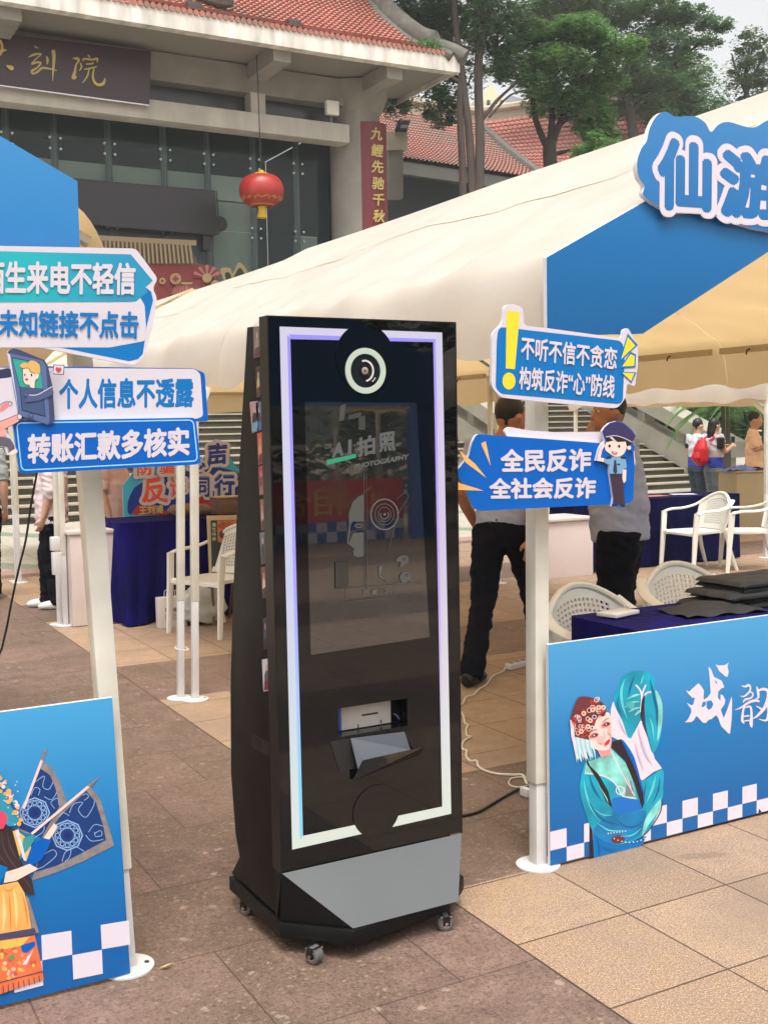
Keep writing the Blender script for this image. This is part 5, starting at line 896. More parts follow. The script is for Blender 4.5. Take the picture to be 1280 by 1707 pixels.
def person(label, base, F, H=1.70, w=1.0, skin=SK, shirt=None, trouser=None, shoe=None, hair='short', head=None, feet=None, arms=None, sleeve=.45, hem=.93, belly=0.0, look=None, extra=None, shirt_name='shirt', loose=1.0, group=None):
    k = H/1.70; F = Vector((F[0], F[1], 0)).normalized(); S = Vector((F.y, -F.x, 0)); B = Vector((base[0], base[1], 0)); Z = Vector((0, 0, 1))
    J = lambda s, f, z: B+S*s*k+F*f*k+Z*z*k
    t = empty('person', tuple(B), label, 'person', group)
    fa = feet or {'l': (-.09, 0), 'r': (.09, 0)}
    hc = Vector(head) if head else J(0, .03, 1.585); lk = Vector((look[0], look[1], 0)).normalized() if look else F; ls = Vector((lk.y, -lk.x, 0))
    legs = {}
    for sd_, sg in (('l', -1), ('r', 1)):
        fs_, ff = fa[sd_]; hip = J(sg*.085*w, 0, .90); an = J(fs_, ff, .08); kn = hip.lerp(an, .5)+F*(.035 if abs(ff) < .05 else .05)
        legs[sd_] = (hip, kn, an)
    ar = {}
    for sd_, sg in (('l', -1), ('r', 1)):
        sh = J(sg*.185*w, -.01, 1.395)
        if arms and sd_ in arms: el, wr_ = [Vector(q) for q in arms[sd_]]
        else: el, wr_ = J(sg*.225*w, -.03, 1.10), J(sg*.215*w, .04, .86)
        ar[sd_] = (sh, el, wr_)
    # body: one continuous skin surface
    sh = [([J(0, 0, .86), J(0, 0, 1.0), J(0, .0, 1.2), J(0, -.005, 1.36), J(0, 0, 1.42)], [(.10, .15*w), (.095+belly*.5, .145*w), (.10, .155*w), (.085, .16*w), (.05, .07)], {'up': F}),
          ([J(0, -.005, 1.38), J(0, .005, 1.46), hc-Z*.05*k-lk*.01], [(.062, .062), (.054, .054), (.056, .054)], {'up': F}),
          ell(hc+Z*.02*k-lk*.008*k, .100*k, .080*k, .118*k, up=lk), ell(hc-Z*.045*k+lk*.018*k, .078*k, .060*k, .075*k, up=lk),
          ([hc+lk*.086*k+Z*.012*k, hc+lk*.104*k-Z*.018*k, hc+lk*.088*k-Z*.030*k], [.009, .014, .012], {'n': 8}),
          ([hc+lk*.082*k-Z*.058*k-ls*.022*k, hc+lk*.088*k-Z*.058*k, hc+lk*.082*k-Z*.058*k+ls*.022*k], [.007, .010, .007], {'n': 8})]
    for sg in (-1, 1): sh.append(([hc+ls*sg*.078*k+Z*.02*k-lk*.012*k, hc+ls*sg*.090*k+Z*.002*k-lk*.016*k, hc+ls*sg*.079*k-Z*.026*k-lk*.006*k], [(.010, .014), (.012, .024), (.009, .012)], {'up': ls}))
    for sd_, sg in (('l', -1), ('r', 1)):
        a, e, wq = ar[sd_]; hip, kn, an = legs[sd_]
        sh.append(([J(sg*.10, 0, 1.36), a, a.lerp(e, .5), e, e.lerp(wq, .3), wq], [.05, .050, .045, .038, .040, .026], {}))
        d = (wq-e).normalized(); sh += hand(wq, d, (F-S*sg*.9) if not (arms and sd_+'n' in arms) else Vector(arms[sd_+'n']), .7 if not arms or sd_+'c' not in arms else arms[sd_+'c'], k)
        sh.append(([hip+Z*.03, kn, kn.lerp(an, .35), an, an-Z*.03], [.075*w, .055, .052, .036, .036], {})); sh.append(([an-Z*.02, an+F*.13-Z*.045], [.036, .022], {}))
    organic('body', t, sh, skin, .0085, 3)
    # shirt
    ss = [([J(0, .01, hem), J(0, .015, 1.03), J(0, .012, 1.18), J(0, -.004, 1.33), J(0, -.004, 1.415), J(0, .0, 1.455)], [(.128*loose+belly*.8, .178*w*loose), (.125*loose+belly, .172*w*loose), (.125*loose+belly*.6, .182*w), (.112, .182*w), (.075, .115*w), (.060, .062)], {'up': F, 'n': 20})]
    for sd_, sg in (('l', -1), ('r', 1)):
        a, e, wq = ar[sd_]; q = a.lerp(e, min(1, sleeve*2)) if sleeve <= .5 else e.lerp(wq, (sleeve-.5)*2)
        pts = [J(sg*.09, 0, 1.37), a+Z*.005, a.lerp(e, .45)] + ([q] if sleeve <= .5 else [e, q]); ss.append((pts, [.066, .070, .066, .064, .052][:len(pts)], {}))
    organic(shirt_name, t, ss, shirt, .012, 4, .0055)
    ts = [([J(0, -.005, .80), J(0, -.005, .90), J(0, .0, hem+.05)], [(.125+belly*.3, .165*w), (.128+belly*.5, .168*w), (.108+belly*.6, .150*w)], {'up': F, 'n': 18})]
    for sd_ in 'lr':
        hip, kn, an = legs[sd_]; wb = w*loose*(1+belly*2.5); ts.append(([hip-Z*.02, hip.lerp(kn, .35), kn, kn.lerp(an, .5), an-Z*.035], [0.106*wb, .100*wb, .078*wb, .070*wb, .070*wb], {}))
    organic('trousers', t, ts, trouser, .013, 3, .0055)
    for sd_ in 'lr':
        an = legs[sd_][2]; g = Vector((an.x, an.y, 0)); up_ = Vector((0, 0, max(0, an.z-.08*k)))
        organic('shoe', t, [([g-F*.075+Z*.045, g-F*.04+Z*.05, g+F*.06+Z*.045, g+F*.15+Z*.036, g+F*.19+Z*.032], [(.04, .034), (.05, .040), (.044, .043), (.034, .044), (.018, .026)], {'up': (0, 0, 1)}), ([an, g+Z*.05], [.04, .045], {})], shoe, .009, 4)
    hs = [ell(hc+Z*.040*k-lk*.022*k, .103*k, .090*k, .108*k, up=lk)]
    if hair == 'short': hs = [ell(hc+Z*.048*k-lk*.020*k, .099*k, .087*k, .100*k, up=lk), ([hc-lk*.075*k+Z*.02*k, hc-lk*.068*k-Z*.045*k], [(.032, .062), (.02, .05)], {'up': lk})]
    if hair == 'long': hs += [([hc-lk*.05*k+Z*.03*k, hc-lk*.085*k-Z*.10*k, hc-lk*.10*k-Z*.24*k], [(.06, .085), (.045, .085), (.025, .06)], {'up': lk})]
    if hair == 'bun': hs += [ell(hc-lk*.11*k+Z*.06*k, .045, .045, .045)]
    organic('hair', t, hs, HAIR, .010, 2)
    for sg in (-1, 1):
        b = MB(); p = hc+lk*.080*k+ls*sg*.032*k+Z*.016*k; pts, rd_, kw = ell(p, .009, .014, .008, up=lk); b.tube(pts, rd_, 10, WHT, up=lk); pts, rd_, kw = ell(p+lk*.006, .005, .006, .006, up=lk); b.tube(pts, rd_, 8, HAIR, up=lk); b.build('eye', t)
    if extra: extra(t, J, F, S)
    return t
greyb = M('grey_blue_shirt', C(172, 180, 206, .92), .8, noise=.05, scale=6, bump=.25, bscale=22); navyt = M('dark_navy_trousers', C(34, 38, 52, .34), .85, noise=.1, scale=5, bump=.25, bscale=18, spec=.12); blks = M('black_leather', C(30, 30, 32, .5), .35)
# walking officer seen from behind
F1_ = (.85, .53)
def snap_hem(t, J, F, S):
    b = MB(); p = J(.02, -.14, .965); b.lathe(tuple(p), [(.009, -.003), (.009, .003)], 10, M('button_metal', C(150, 150, 150), .3, .8), axis='Y'); b.build('button', t)
person('man in grey-blue shirt and black trousers walking away behind the right sign pole', (4.06, 5.80), F1_, 1.72, 1.06, SK, greyb, navyt, blks, head=tuple(P(853, 697, 5.80)), look=(.95, .10), feet={'l': (-.03, -.43), 'r': (.05, .50)},
       arms={'l': (P(766, 822, 5.98), P(800, 888, 6.08)), 'r': (P(890, 838, 5.60), P(886, 898, 5.56))}, extra=snap_hem, hem=.92)
# stout man with a hand on his mouth
F2_ = (-.66, .75); c = P(1036, 930, 5.40)
hd = P(1013, 690, 5.42)
person('stout man in grey shirt raising a hand to his mouth beneath the slogan signs', (c.x, 5.40), F2_, 1.74, 1.12, SK, greyb, navyt, blks, head=tuple(hd), look=(-.90, .22), belly=.055, hem=.81, loose=1.06,
       arms={'l': (P(975, 815, 5.02), P(981, 738, 5.20)), 'ln': (.2, -.4, .0), 'lc': .35})
pinkw = M('pale_pink_shirt', C(226, 206, 206, .8), .8, noise=.04, scale=5, bump=.25, bscale=20); white_sh = M('white_canvas_shoe', C(226, 222, 214, .8), .6); salmon = M('pink_shirt', C(226, 190, 186, .8), .8, noise=.04, scale=5, bump=.25, bscale=20); grn = M('grey_green_shirt', C(158, 166, 162, .75), .8, noise=.05, scale=5, bump=.25, bscale=20)
c = G(76, 1016)
person('woman in loose pale shirt, black trousers and white shoes left of the white counter', (c.x+.1, c.y), (-.85, .45), 1.62, .92, SKL, pinkw, M('black_trousers', C(34, 34, 44, .36), .85, bump=.2, bscale=18, spec=.12), white_sh, 'long', hem=.80, sleeve=.62, loose=1.12, feet={'l': (-.08, -.05), 'r': (.08, .10)})
c = P(194, 900, 9.95)
person('person in pink shirt standing behind the white counter and the left pole', (c.x, 9.98), (.75, -.62), 1.60, .95, SKL, salmon, M('black_trousers', C(34, 34, 44, .7), .8), white_sh, 'bun', sleeve=.48, hem=.82, loose=1.1)
c = G(-26, 1000)
person('person in grey-green shirt cut off by the left edge before the steps', (c.x, c.y), (.3, .9), 1.68, 1.0, SKL, grn, M('black_trousers', C(34, 34, 44, .7), .8), blks, hem=.85, sleeve=.45)
vest = ramp_z('vest_white_blue', [(.70, C(44, 76, 186, .85)), (.985, C(44, 76, 186, .85)), (1.0, C(224, 226, 236, .82)), (1.5, C(224, 226, 236, .82))], rough=.7); denim = M('blue_denim', C(70, 84, 100, .75), .8, noise=.1, scale=8); denim2 = M('grey_denim', C(126, 138, 146, .75), .8, noise=.1, scale=8)
def at(px, d): v = PD(px, 705, d); return (v.x, v.y)
def tee(t, J, F, S):
    for sg in (-1, 1): organic('sleeve', t, [([J(sg*.15, 0, 1.385), J(sg*.20, -.01, 1.36), J(sg*.215, -.02, 1.2)], [.06, .066, .06], {})], blks, .014, 3)
rt_ = (rt.x*.9+.2, rt.y*.9+.35)
person('volunteer in white and blue vest and dark jeans, left of the red backpack', at(1162, 18.6), rt_, 1.60, .92, SKL, vest, denim, white_sh, 'short', sleeve=.12, hem=.86, loose=1.1, extra=tee, shirt_name='vest', group='volunteers at the far counter')
def pack(t, J, F, S):
    tee(t, J, F, S)
def phone_arms(bx, by, F, H):
    k = H/1.7; F = Vector((F[0], F[1], 0)).normalized(); S = Vector((F.y, -F.x, 0)); B = Vector((bx, by, 0)); J = lambda s, f, z: B+S*s*k+F*f*k+Vector((0, 0, z*k))
    return {'r': (J(.22, .06, 1.14), J(.12, .30, 1.24)), 'l': (J(-.22, .06, 1.14), J(-.10, .28, 1.22))}, J(.05, .38, 1.32), J, F, S
bx, by = at(1189, 18.2); am, php, J2, Fv, Sv = phone_arms(bx, by, rt_, 1.60)
person('volunteer in white and blue vest holding a phone, red backpack on the back', (bx, by), rt_, 1.60, .92, SKL, vest, denim2, white_sh, 'long', sleeve=.12, hem=.86, loose=1.1, extra=pack, shirt_name='vest', arms=am, group='volunteers at the far counter')
tb = empty('backpack', tuple(J2(0, -.26, 1.0)), 'red backpack worn by the volunteer with the phone', 'backpack'); redb = M('red_nylon', C(214, 34, 50, .85), .5, noise=.08, scale=8)
b_ = organic('bag_body', tb, [([J2(0, -.25, .93), J2(0, -.27, 1.0), J2(0, -.27, 1.2), J2(0, -.24, 1.36)], [(.07, .10), (.11, .15), (.10, .14), (.05, .08)], {'up': Fv, 'n': 18})], redb, .014, 4)
organic('front_pocket', tb, [([J2(0, -.36, .98), J2(0, -.38, 1.05), J2(0, -.36, 1.14)], [(.03, .08), (.05, .11), (.03, .08)], {'up': Fv})], redb, .012, 3)
b = MB()
for sg in (-1, 1): b.tube([J2(sg*.09, -.16, 1.34), J2(sg*.11, .0, 1.44), J2(sg*.12, .12, 1.3)], .018, 8, redb)
b.build('strap', tb)
b = MB(); b.obox(tuple(php), .005, .04, .075, math.atan2(Fv.y, Fv.x), M('phone_dark', C(30, 30, 34), .2)); tag(b.build('phone', bevel=.003), 'dark phone held up by the volunteer with the red backpack', 'phone')
c = at(1256, 17.2)
bx, by = c; am, php, _, _, _ = phone_arms(bx, by, (.6, -.75), 1.68)
person('man in orange-tan shirt and black trousers behind the far tent pole', c, (.6, -.75), 1.68, 1.05, SKL, M('orange_tan_shirt', C(246, 206, 172, .92), .8, noise=.04, scale=5, bump=.2, bscale=20), M('black_trousers', C(34, 34, 44, .7), .8), blks, sleeve=.45, hem=.86, arms=am, loose=1.05)

# ------------------------------------------------------------------ plastic chairs
plas = M('white_plastic', C(228, 225, 214, .86), .38, noise=.04, scale=4)
def make_chair():
    t = empty('plastic_chair', (0, 0, 0), 'x', 'chair', 'white plastic armchairs')
    b = MB(); n = 12
    f = lambda u_, v_: Vector(((u_-.5)*(.44+.03*v_), -.21+.43*v_, .425-.035*math.sin(math.pi*v_)*math.sin(math.pi*u_)-(.02*max(0, v_-.9)*10)))
    b.grid(f, n, n, plas); b.grid(lambda u_, v_: f(1-u_, v_)-Vector((0, 0, .022)), n, n, plas); b.grid(lambda u_, v_: f(u_, 1)-Vector((0, 0, .022*(1-v_))), n, 1, plas); b.grid(lambda u_, v_: f(0, u_)-Vector((0, 0, .022*v_)), n, 1, plas); b.grid(lambda u_, v_: f(1, 1-u_)-Vector((0, 0, .022*v_)), n, 1, plas); b.build('seat', t)
    b = MB(); NX, NY = 19, 15
    def bk(u_, v_):
        s = 2*u_-1; zz = .43+(.375-.10*s*s)*v_; wd = .205+.035*math.sin(math.pi*min(1, v_*1.0)*.8); return Vector((s*wd, -.205-.115*v_+.055*s*s*(.4+v_), zz))
    for off in (0, -.010):
        for j in range(NY):
            for i in range(NX):
                a = (i/NX, j/NY); c_ = ((i+1)/NX, (j+1)/NY); q = [bk(a[0], a[1]), bk(c_[0], a[1]), bk(c_[0], c_[1]), bk(a[0], c_[1])]; q = [p+Vector((0, off, 0)) for p in q]
                hole = 3 <= i < NX-3 and 2 <= j < NY-2 and (i % 1 == 0)
                if not hole: b.add(q, [(0, 1, 2, 3)], plas, True)
                else:
                    m_ = sum(q, Vector())/4; r_ = [m_+(p-m_)*.58 for p in q]; b.add(q+r_, [(0, 1, 5, 4), (1, 2, 6, 5), (2, 3, 7, 6), (3, 0, 4, 7)], plas, True)
    b.build('backrest', t)
    b = MB(); rim = [bk(0, j/10) for j in range(11)]+[bk(i/12, 1) for i in range(1, 12)]+[bk(1, 1-j/10) for j in range(11)]; b.tube([p+Vector((0, -.005, 0)) for p in rim], [(.017, .020)]*len(rim), 8, plas); b.build('back_rim', t)
    for sg in (-1, 1):
        b = MB(); arm = spline([(sg*.225, -.285, .735), (sg*.265, -.20, .675), (sg*.285, -.05, .640), (sg*.285, .10, .635), (sg*.278, .20, .615)], d=3); b.tube(arm, [(.014, .030)]*len(arm), 10, plas, up=(0, 0, 1)); b.build('armrest', t)
        b = MB(); b.tube([(sg*.278, .20, .62), (sg*.272, .215, .42), (sg*.276, .245, .0)], [(.020, .034), (.018, .034), (.016, .022)], 6, plas, up=(1, 0, 0)); b.tube([(sg*.272, .212, .40), (sg*.21, .20, .40)], [(.026, .02)]*2, 6, plas); b.build('leg', t)
        b = MB(); b.tube([(sg*.225, -.20, .43), (sg*.235, -.25, .22), (sg*.25, -.33, .0)], [(.030, .022), (.026, .020), (.020, .016)], 6, plas, up=(0, 1, 0)); b.build('leg', t)
    return t
ch0 = make_chair()
def place_chair(x, y, F, label, first=False):
    o = ch0 if first else copy_tree(ch0); o.location = (x, y, 0); o.rotation_euler = (0, 0, math.atan2(F[1], F[0])-math.pi/2); o['label'] = label; return o
g = G(1163, 957); place_chair(g.x+.22, g.y+.25, (-.97, .12), 'white plastic armchair seen side-on before the far navy table, left of its pair', True)
g = G(1248, 957); place_chair(g.x+.25, g.y+.25, (-.80, .62), 'white plastic armchair partly cut by the right edge before the navy table')
g = G(975, 981, .80); place_chair(g.x+.02, g.y-.25, (.05, -1), 'white plastic armchair behind the front table, beside the right sign pole')
g = G(1117, 944, .80); place_chair(g.x+.02, g.y-.28, (-.12, -1), 'white plastic armchair behind the front table, nearest the black garments')
g = G(352, 1066); place_chair(g.x+.16, g.y+.30, (-.93, -.42), 'white plastic armchair half hidden behind the kiosk, by the paper bags')

# ------------------------------------------------------------------ tables with cloths
blue_v = M('navy_velvet', C(20, 15, 96, .62), .9, noise=.5, scale=7, bump=.4, bscale=25, stretch=(1, 1, .3)); blue_d = M('dark_navy_cloth', C(14, 14, 62, .62), .9, noise=.2, scale=4, bump=.3, bscale=18, stretch=(1, 1, .3)); ply = M('folding_table_top', C(200, 196, 186, .7), .6)  # strong streaky colour noise in the velvet paints in shading between folds
for n_ in ('navy_velvet', 'dark_navy_cloth'):
    MATS[n_].node_tree.nodes['Principled BSDF'].inputs['Specular IOR Level'].default_value = .12
def table(x0, x1, y0, y1, zt, label, clabel, m, zb=.015, amp=.02):
    t = empty('folding_table', (x0, y0, 0), label, 'table')
    b = MB(); b.box((x0+.02, y0+.02, zt-.03), (x1-.02, y1-.02, zt-.006), ply); b.build('tabletop', t)
    for x in (x0+.08, x1-.08):
        for y in (y0+.08, y1-.08): b = MB(); b.tube([(x, y, 0), (x, y, zt-.032)], .014, 8, steel); b.build('leg', t)
    b = MB(); per = []; L = 2*(x1-x0+y1-y0); N = int(L/.03)
    for i in range(N):
        s = L*i/N
        if s < x1-x0: p, nn_ = (x0+s, y0), (0, -1)
        elif s < x1-x0+y1-y0: p, nn_ = (x1, y0+s-(x1-x0)), (1, 0)
        elif s < 2*(x1-x0)+y1-y0: p, nn_ = (x1-(s-(x1-x0)-(y1-y0)), y1), (0, 1)
        else: p, nn_ = (x0, y1-(s-2*(x1-x0)-(y1-y0))), (-1, 0)
        per.append((p, nn_, s))
    rows = []
    for j in range(9):
        v_ = j/8; z = zt-.004-(zt-.004-zb)*v_; 
        rows.append([Vector((p[0]+n2[0]*(.006+amp*v_*(1.3+math.sin(s*13+2.5*math.sin(s*3.1))+.6*math.sin(s*31+v_*2))), p[1]+n2[1]*(.006+amp*v_*(1.3+math.sin(s*13+2.5*math.sin(s*3.1))+.6*math.sin(s*31+v_*2))), z)) for p, n2, s in per])
    k = [v_ for r in rows for v_ in r]; b.add(k, [(j*N+i, j*N+(i+1) % N, (j+1)*N+(i+1) % N, (j+1)*N+i) for j in range(8) for i in range(N)], m, True); b.add(rows[0], [tuple(range(N))], m)
    tag(b.build('tablecloth', angle=70), clabel, 'tablecloth'); return t
table(2.99, 6.2, 3.16, 3.78, .745, 'long front table under velvet behind the right opera board', 'royal navy velvet cloth draped over the front table by the opera board', blue_v)
g = G(1240, 945); table(7.55, 9.75, 9.25, 9.9, .745, 'far right table under dark cloth behind the two side-on chairs', 'very dark navy cloth on the far right table behind two chairs', blue_d)
zt2 = P(260, 868, 8.92).z
table(2.52, 4.6, 8.92, 9.55, zt2, 'left table under velvet carrying the fraud sign', 'crumpled navy velvet cloth on the left table below the fraud sign', blue_v, amp=.07)
# items on the front table
b = MB(); p = G(1030, 1024, .75); b.obox((p.x, p.y, .756), .085, .05, .008, .25, M('glossy_white', C(232, 228, 222, .82), .25)); tag(b.build('phone_box', bevel=.004), 'flat white box lying on the velvet cloth beside the garments', 'box')
bcloth = M('black_cloth', C(40, 40, 42, .6), .75, noise=.15, scale=7, bump=.4, bscale=14)
b = MB(); p = G(1160, 1014, .75); b.grid(lambda a, c: Vector((p.x-.20+.42*a+.04*c, p.y-.16+.24*c-.05*a, .750+.03*math.sin(math.pi*a)**.5*math.sin(math.pi*c)**.5+.006*math.sin(17*a+9*c))), 24, 14, bcloth); tag(b.build('pouch'), 'soft black pouch lying before the stacked garments', 'pouch')
p = G(1250, 1000, .75); random.seed(2)
for i, lab in enumerate(('folded black garment at the bottom of the stack', 'folded black garment second from the bottom of the stack', 'folded black garment in the middle of the stack', 'folded black garment second from the top of the stack', 'folded black garment on top of the stack, lying flattest')):
    b = MB(); ox, oy = (-.05, .03, -.02, .05, .03)[i], (0, .02, -.01, .02, .01)[i]; z = .749+.0225*i; w_ = (.27, .25, .26, .24, .23)[i]
    def gf(a, c, dz, i=i, ox=ox, oy=oy, z=z, w_=w_):
        e_ = (1-abs(2*a-1)**14)*(1-abs(2*c-1)**14); nz = mnoise.noise(Vector((a*5+i*3, c*4, i)))
        return Vector((p.x+ox-w_+2*w_*a+.012*mnoise.noise(Vector((c*6, i*2, 1))), p.y+oy-.16+.30*c+.014*mnoise.noise(Vector((a*7, i*2, 5))), z+(.020*e_**.5+.005*nz*e_)*dz))
    b.grid(lambda a, c: gf(a, c, 1), 36, 24, bcloth); b.grid(lambda a, c: gf(1-a, c, .0), 36, 24, bcloth)
    for k_ in range(2): b.tube([gf(t_/12, .01, .25+.35*k_)-Vector((0, .004, 0)) for t_ in range(13)], .0065, 6, bcloth)
    tag(b.build('garment'), lab, 'garment', 'folded black garments on the velvet table')
# items at the far right
wpan = M('white_panel', C(222, 206, 200, .8), .5, noise=.03); g = G(955, 962); b = MB(); b.box((g.x-.3, g.y+.02, 0), (g.x+.28, g.y+.5, P(955, 868, g.y).z), wpan); b.box((g.x-.33, g.y-.01, P(955, 868, g.y).z+.001), (g.x+.31, g.y+.53, P(955, 868, g.y).z+.03), wpan); tag(b.build('counter', bevel=.006), 'pinkish white counter seen between the two men in grey shirts', 'counter')
for i in range(3):
    b = MB(); p = P(1130+32*i, 831-.8*i, 9.5); b.obox((8.3+.42*i, 9.52, .7465+.001*i), .14, .1, .0006, .3-.4*i, M('paper_%d' % i, C(*[(214, 200, 206), (200, 110, 110), (206, 200, 214)][i], .8), .6)); tag(b.build('leaflet'), ['pale leaflet on the left of the far navy table', 'reddish leaflet in the middle of the far navy table', 'lilac leaflet on the right of the far navy table'][i], 'leaflet', 'leaflets on the far table')
c = at(1228, 16.6); b = MB(); zt_ = 1.55-(787-703)/FPX*16.6; b.obox((c[0]+.16, c[1]+.06, zt_/2), .22, .30, zt_/2, R(-20), M('beige_panel', C(204, 186, 146, .75), .6)); b.obox((c[0]+.16, c[1]+.06, zt_+.012), .25, .33, .01, R(-20), M('beige_panel', C(204, 186, 146, .75), .6)); tag(b.build('counter', bevel=.01), 'beige counter in front of the volunteers by the palms', 'counter')
b = MB(); b.grid(lambda a, c_: Vector((c[0]-.18+.5*a, c[1]-.1+.25*c_-.1*a, zt_+.03+.06*math.sin(math.pi*a)*math.sin(math.pi*c_)+.02*math.sin(9*a+7*c_))), 16, 10, vest); b2 = b.build('folded_vest'); b2.data.materials.clear(); b2.data.materials.append(M('blue_white_cloth', C(120, 140, 214, .85), .7, noise=.45, scale=9)); tag(b2, 'crumpled blue and white vest lying on the beige counter', 'vest')
# left: white counter, bags, fraud sign, frame, boxes
zc_ = P(150, 884, 9.06).z; b = MB(); x1_ = P(203, 1035, 9.06).x; b.box((2.16, 9.06, .005), (x1_, 9.5, zc_-.03), M('white_panel', C(222, 206, 200, .8), .5)); b.box((2.14, 9.045, zc_-.029), (x1_+.02, 9.52, zc_), M('white_panel', C(222, 206, 200, .8), .5)); tag(b.build('counter', bevel=.005), 'narrow white counter behind the left sign pole, beside the velvet table', 'counter')
b = MB(); p = P(92, 925, 9.0); b.box((p.x-.02, 9.0, p.z-.16), (p.x+.05, 9.06, p.z+.02), pole_w); b.box((p.x-.025, 9.0, p.z+.03), (p.x+.045, 9.07, p.z+.14), pole_w); b.build('adapter', bevel=.008); o = bpy.data.objects['adapter']; tag(o, 'white electric adapter hung on the tent leg by the white counter', 'adapter')
ySg = 9.62; fsg = crop(200, 560, .2109); sg_ = empty('fraud_sign', (3, ySg, zt2), 'colourful cut-out fraud warning sign with red and blue brush characters on the left table', 'sign')
csky = M('print_cyan', C(70, 186, 222, .9), .45); croy = M('print_royal', C(28, 60, 160, .9), .45); cred = M('print_red', C(196, 58, 52, .9), .45, noise=.1, scale=12); cora = M('print_red_orange_letter', C(238, 92, 56, .92), .45)
plate(sg_, ySg, [(20, 1180), (100, 1080), (180, 1020), (640, 980), (690, 930), (690, 860), (760, 815), (860, 850), (870, 960), (940, 1060), (1000, 1090), (1010, 1480), (30, 1480)], fsg, csky, .012)
A = Art(ySg, .0006, fsg); A.poly([(90, 1240), (140, 1180), (300, 1100), (640, 1060), (760, 1040), (930, 1080), (1010, 1180), (1010, 1330), (640, 1330), (400, 1400), (100, 1420), (60, 1340)], croy, True); A.poly([(80, 1420), (140, 1340), (250, 1330), (400, 1400), (390, 1425)], cred); A.poly([(520, 1330), (640, 1270), (1010, 1280), (1010, 1420), (520, 1420)], cred); A.poly([(30, 1415), (1010, 1415), (1010, 1480), (30, 1480)], csky)
def outl(ch, q, m, mo, bo=.13, b_=.05): A.text(ch, grow(q, 24), sw, .17); A.text(ch, q, m, b_)
outl('反', [(190, 1120), (330, 1110), (390, 1320), (170, 1320)], cora, sw); outl('诈', [(390, 1115), (520, 1105), (530, 1270), (390, 1280)], cora, sw); outl('同', [(600, 1110), (710, 1110), (710, 1275), (590, 1270)], croy, sw); outl('行', [(740, 1085), (910, 1085), (910, 1270), (740, 1270)], croy, sw); outl('声', [(690, 845), (850, 840), (850, 1050), (660, 1080)], croy, sw); outl('防', [(130, 1010), (260, 1000), (260, 1100), (130, 1110)], cora, sw); outl('骗', [(310, 1000), (430, 995), (430, 1090), (310, 1095)], cora, sw); outl('心', [(540, 985), (680, 970), (680, 1050), (540, 1060)], croy, sw)
A.text('王刘浦', [(150, 1345), (340, 1335), (345, 1400), (150, 1415)], M('print_gold', C(210, 190, 130, .9), .5), .04); A.build('print', sg_)
woodb = M('brown_wood', C(136, 104, 84, .65), .55, noise=.25, scale=6, stretch=(1, 8, 8))
b = MB(); p = P(316, 868, 9.1); b.tube([(p.x-.19, 9.1, zt2+.055), (p.x-.15, 9.1, zt2+.06), (p.x, 9.1, zt2+.062), (p.x+.15, 9.1, zt2+.055), (p.x+.19, 9.1, zt2+.05)], [.018, .05, .056, .05, .02], 14, woodb); tag(b.build('wooden_fish'), 'brown rounded wooden block lying on the velvet cloth below the fraud sign', 'block')
b = MB(); p = P(378, 846, 9.25); b.obox((p.x+.05, 9.25, zt2+.07), .17, .09, .068, .1, woodb); b.obox((p.x+.05, 9.25, zt2+.146), .175, .095, .007, .1, M('pale_wood', C(214, 190, 150, .75), .5)); tag(b.build('wooden_box', bevel=.004), 'brown wooden box with pale lid on the velvet table beside the kiosk', 'box')
pf = empty('picture_frame', tuple(P(370, 940, 8.5)), 'pale wooden frame with an orange-brown print standing behind the left chair', 'picture'); b = MB(); f4 = crop(240, 860, .1875)
fr0 = [(565, 0), (900, -8), (900, 560), (590, 560)]; b.slab([P(*f4(*q), 8.5) for q in fr0], (0, .025, 0), M('pale_wood', C(214, 190, 150, .75), .5)); b.build('frame', pf)
A = Art(8.5, .001, f4); A.poly([(592, 40), (900, 32), (900, 540), (604, 540)], M('print_dark_green', C(52, 60, 54, .8), .5)); A.poly([(650, 42), (900, 34), (900, 300), (655, 230)], M('print_amber', C(190, 120, 76, .85), .5, noise=.35, scale=22)); A.disc((715, 165), 48, M('print_umber', C(96, 58, 50, .8), .5), 18, 42); A.poly([(655, 100), (700, 60), (830, 80), (780, 140)], M('print_rust', C(170, 84, 60, .85), .5, noise=.2, scale=20), True)
for i in range(4): A.text('展艺传承'[i], [(604, 62+42*i), (640, 62+42*i), (642, 96+42*i), (606, 96+42*i)], M('print_mint', C(190, 210, 190, .85), .5), .02)
A.build('print', pf)
b = MB(); b.tube([P(395, 900, 8.53), Vector((P(395, 900, 8.53).x, 8.75, 0))], .012, 6, woodb); b.tube([P(*f4(600, 555), 8.52), Vector((P(*f4(600, 555), 8.52).x, 8.48, 0))], .012, 6, woodb); b.tube([P(*f4(890, 555), 8.52), Vector((P(*f4(890, 555), 8.52).x, 8.48, 0))], .012, 6, woodb); b.build('easel_leg', pf)
bagm = M('white_paper_bag', C(226, 214, 206, .82), .6, noise=.04, scale=5, bump=.15, bscale=10); g = G(288, 1046); tb = empty('paper_bag', tuple(g), 'white paper bag printed with small grey text, standing against the velvet table', 'bag')
zt_ = P(288, 996, g.y).z; b = MB(); x0_, x1_ = P(266.5, 1040, g.y).x, P(312, 1040, g.y).x; b.box((x0_, g.y, 0), (x1_, g.y+.10, zt_), bagm); b.build('bag_body', tb, bevel=.004)
A = Art(g.y-.001, .0008, f4); gi = M('print_grey_ink', C(140, 126, 122, .8), .6); A.text('戏韵莆仙', [(185, 815), (330, 815), (330, 850), (185, 860)], gi, .03)
for i in range(4): A.stroke([(185, 880+14*i), (330, 872+14*i)], 4, gi, False)
A.build('print', tb)
b = MB()
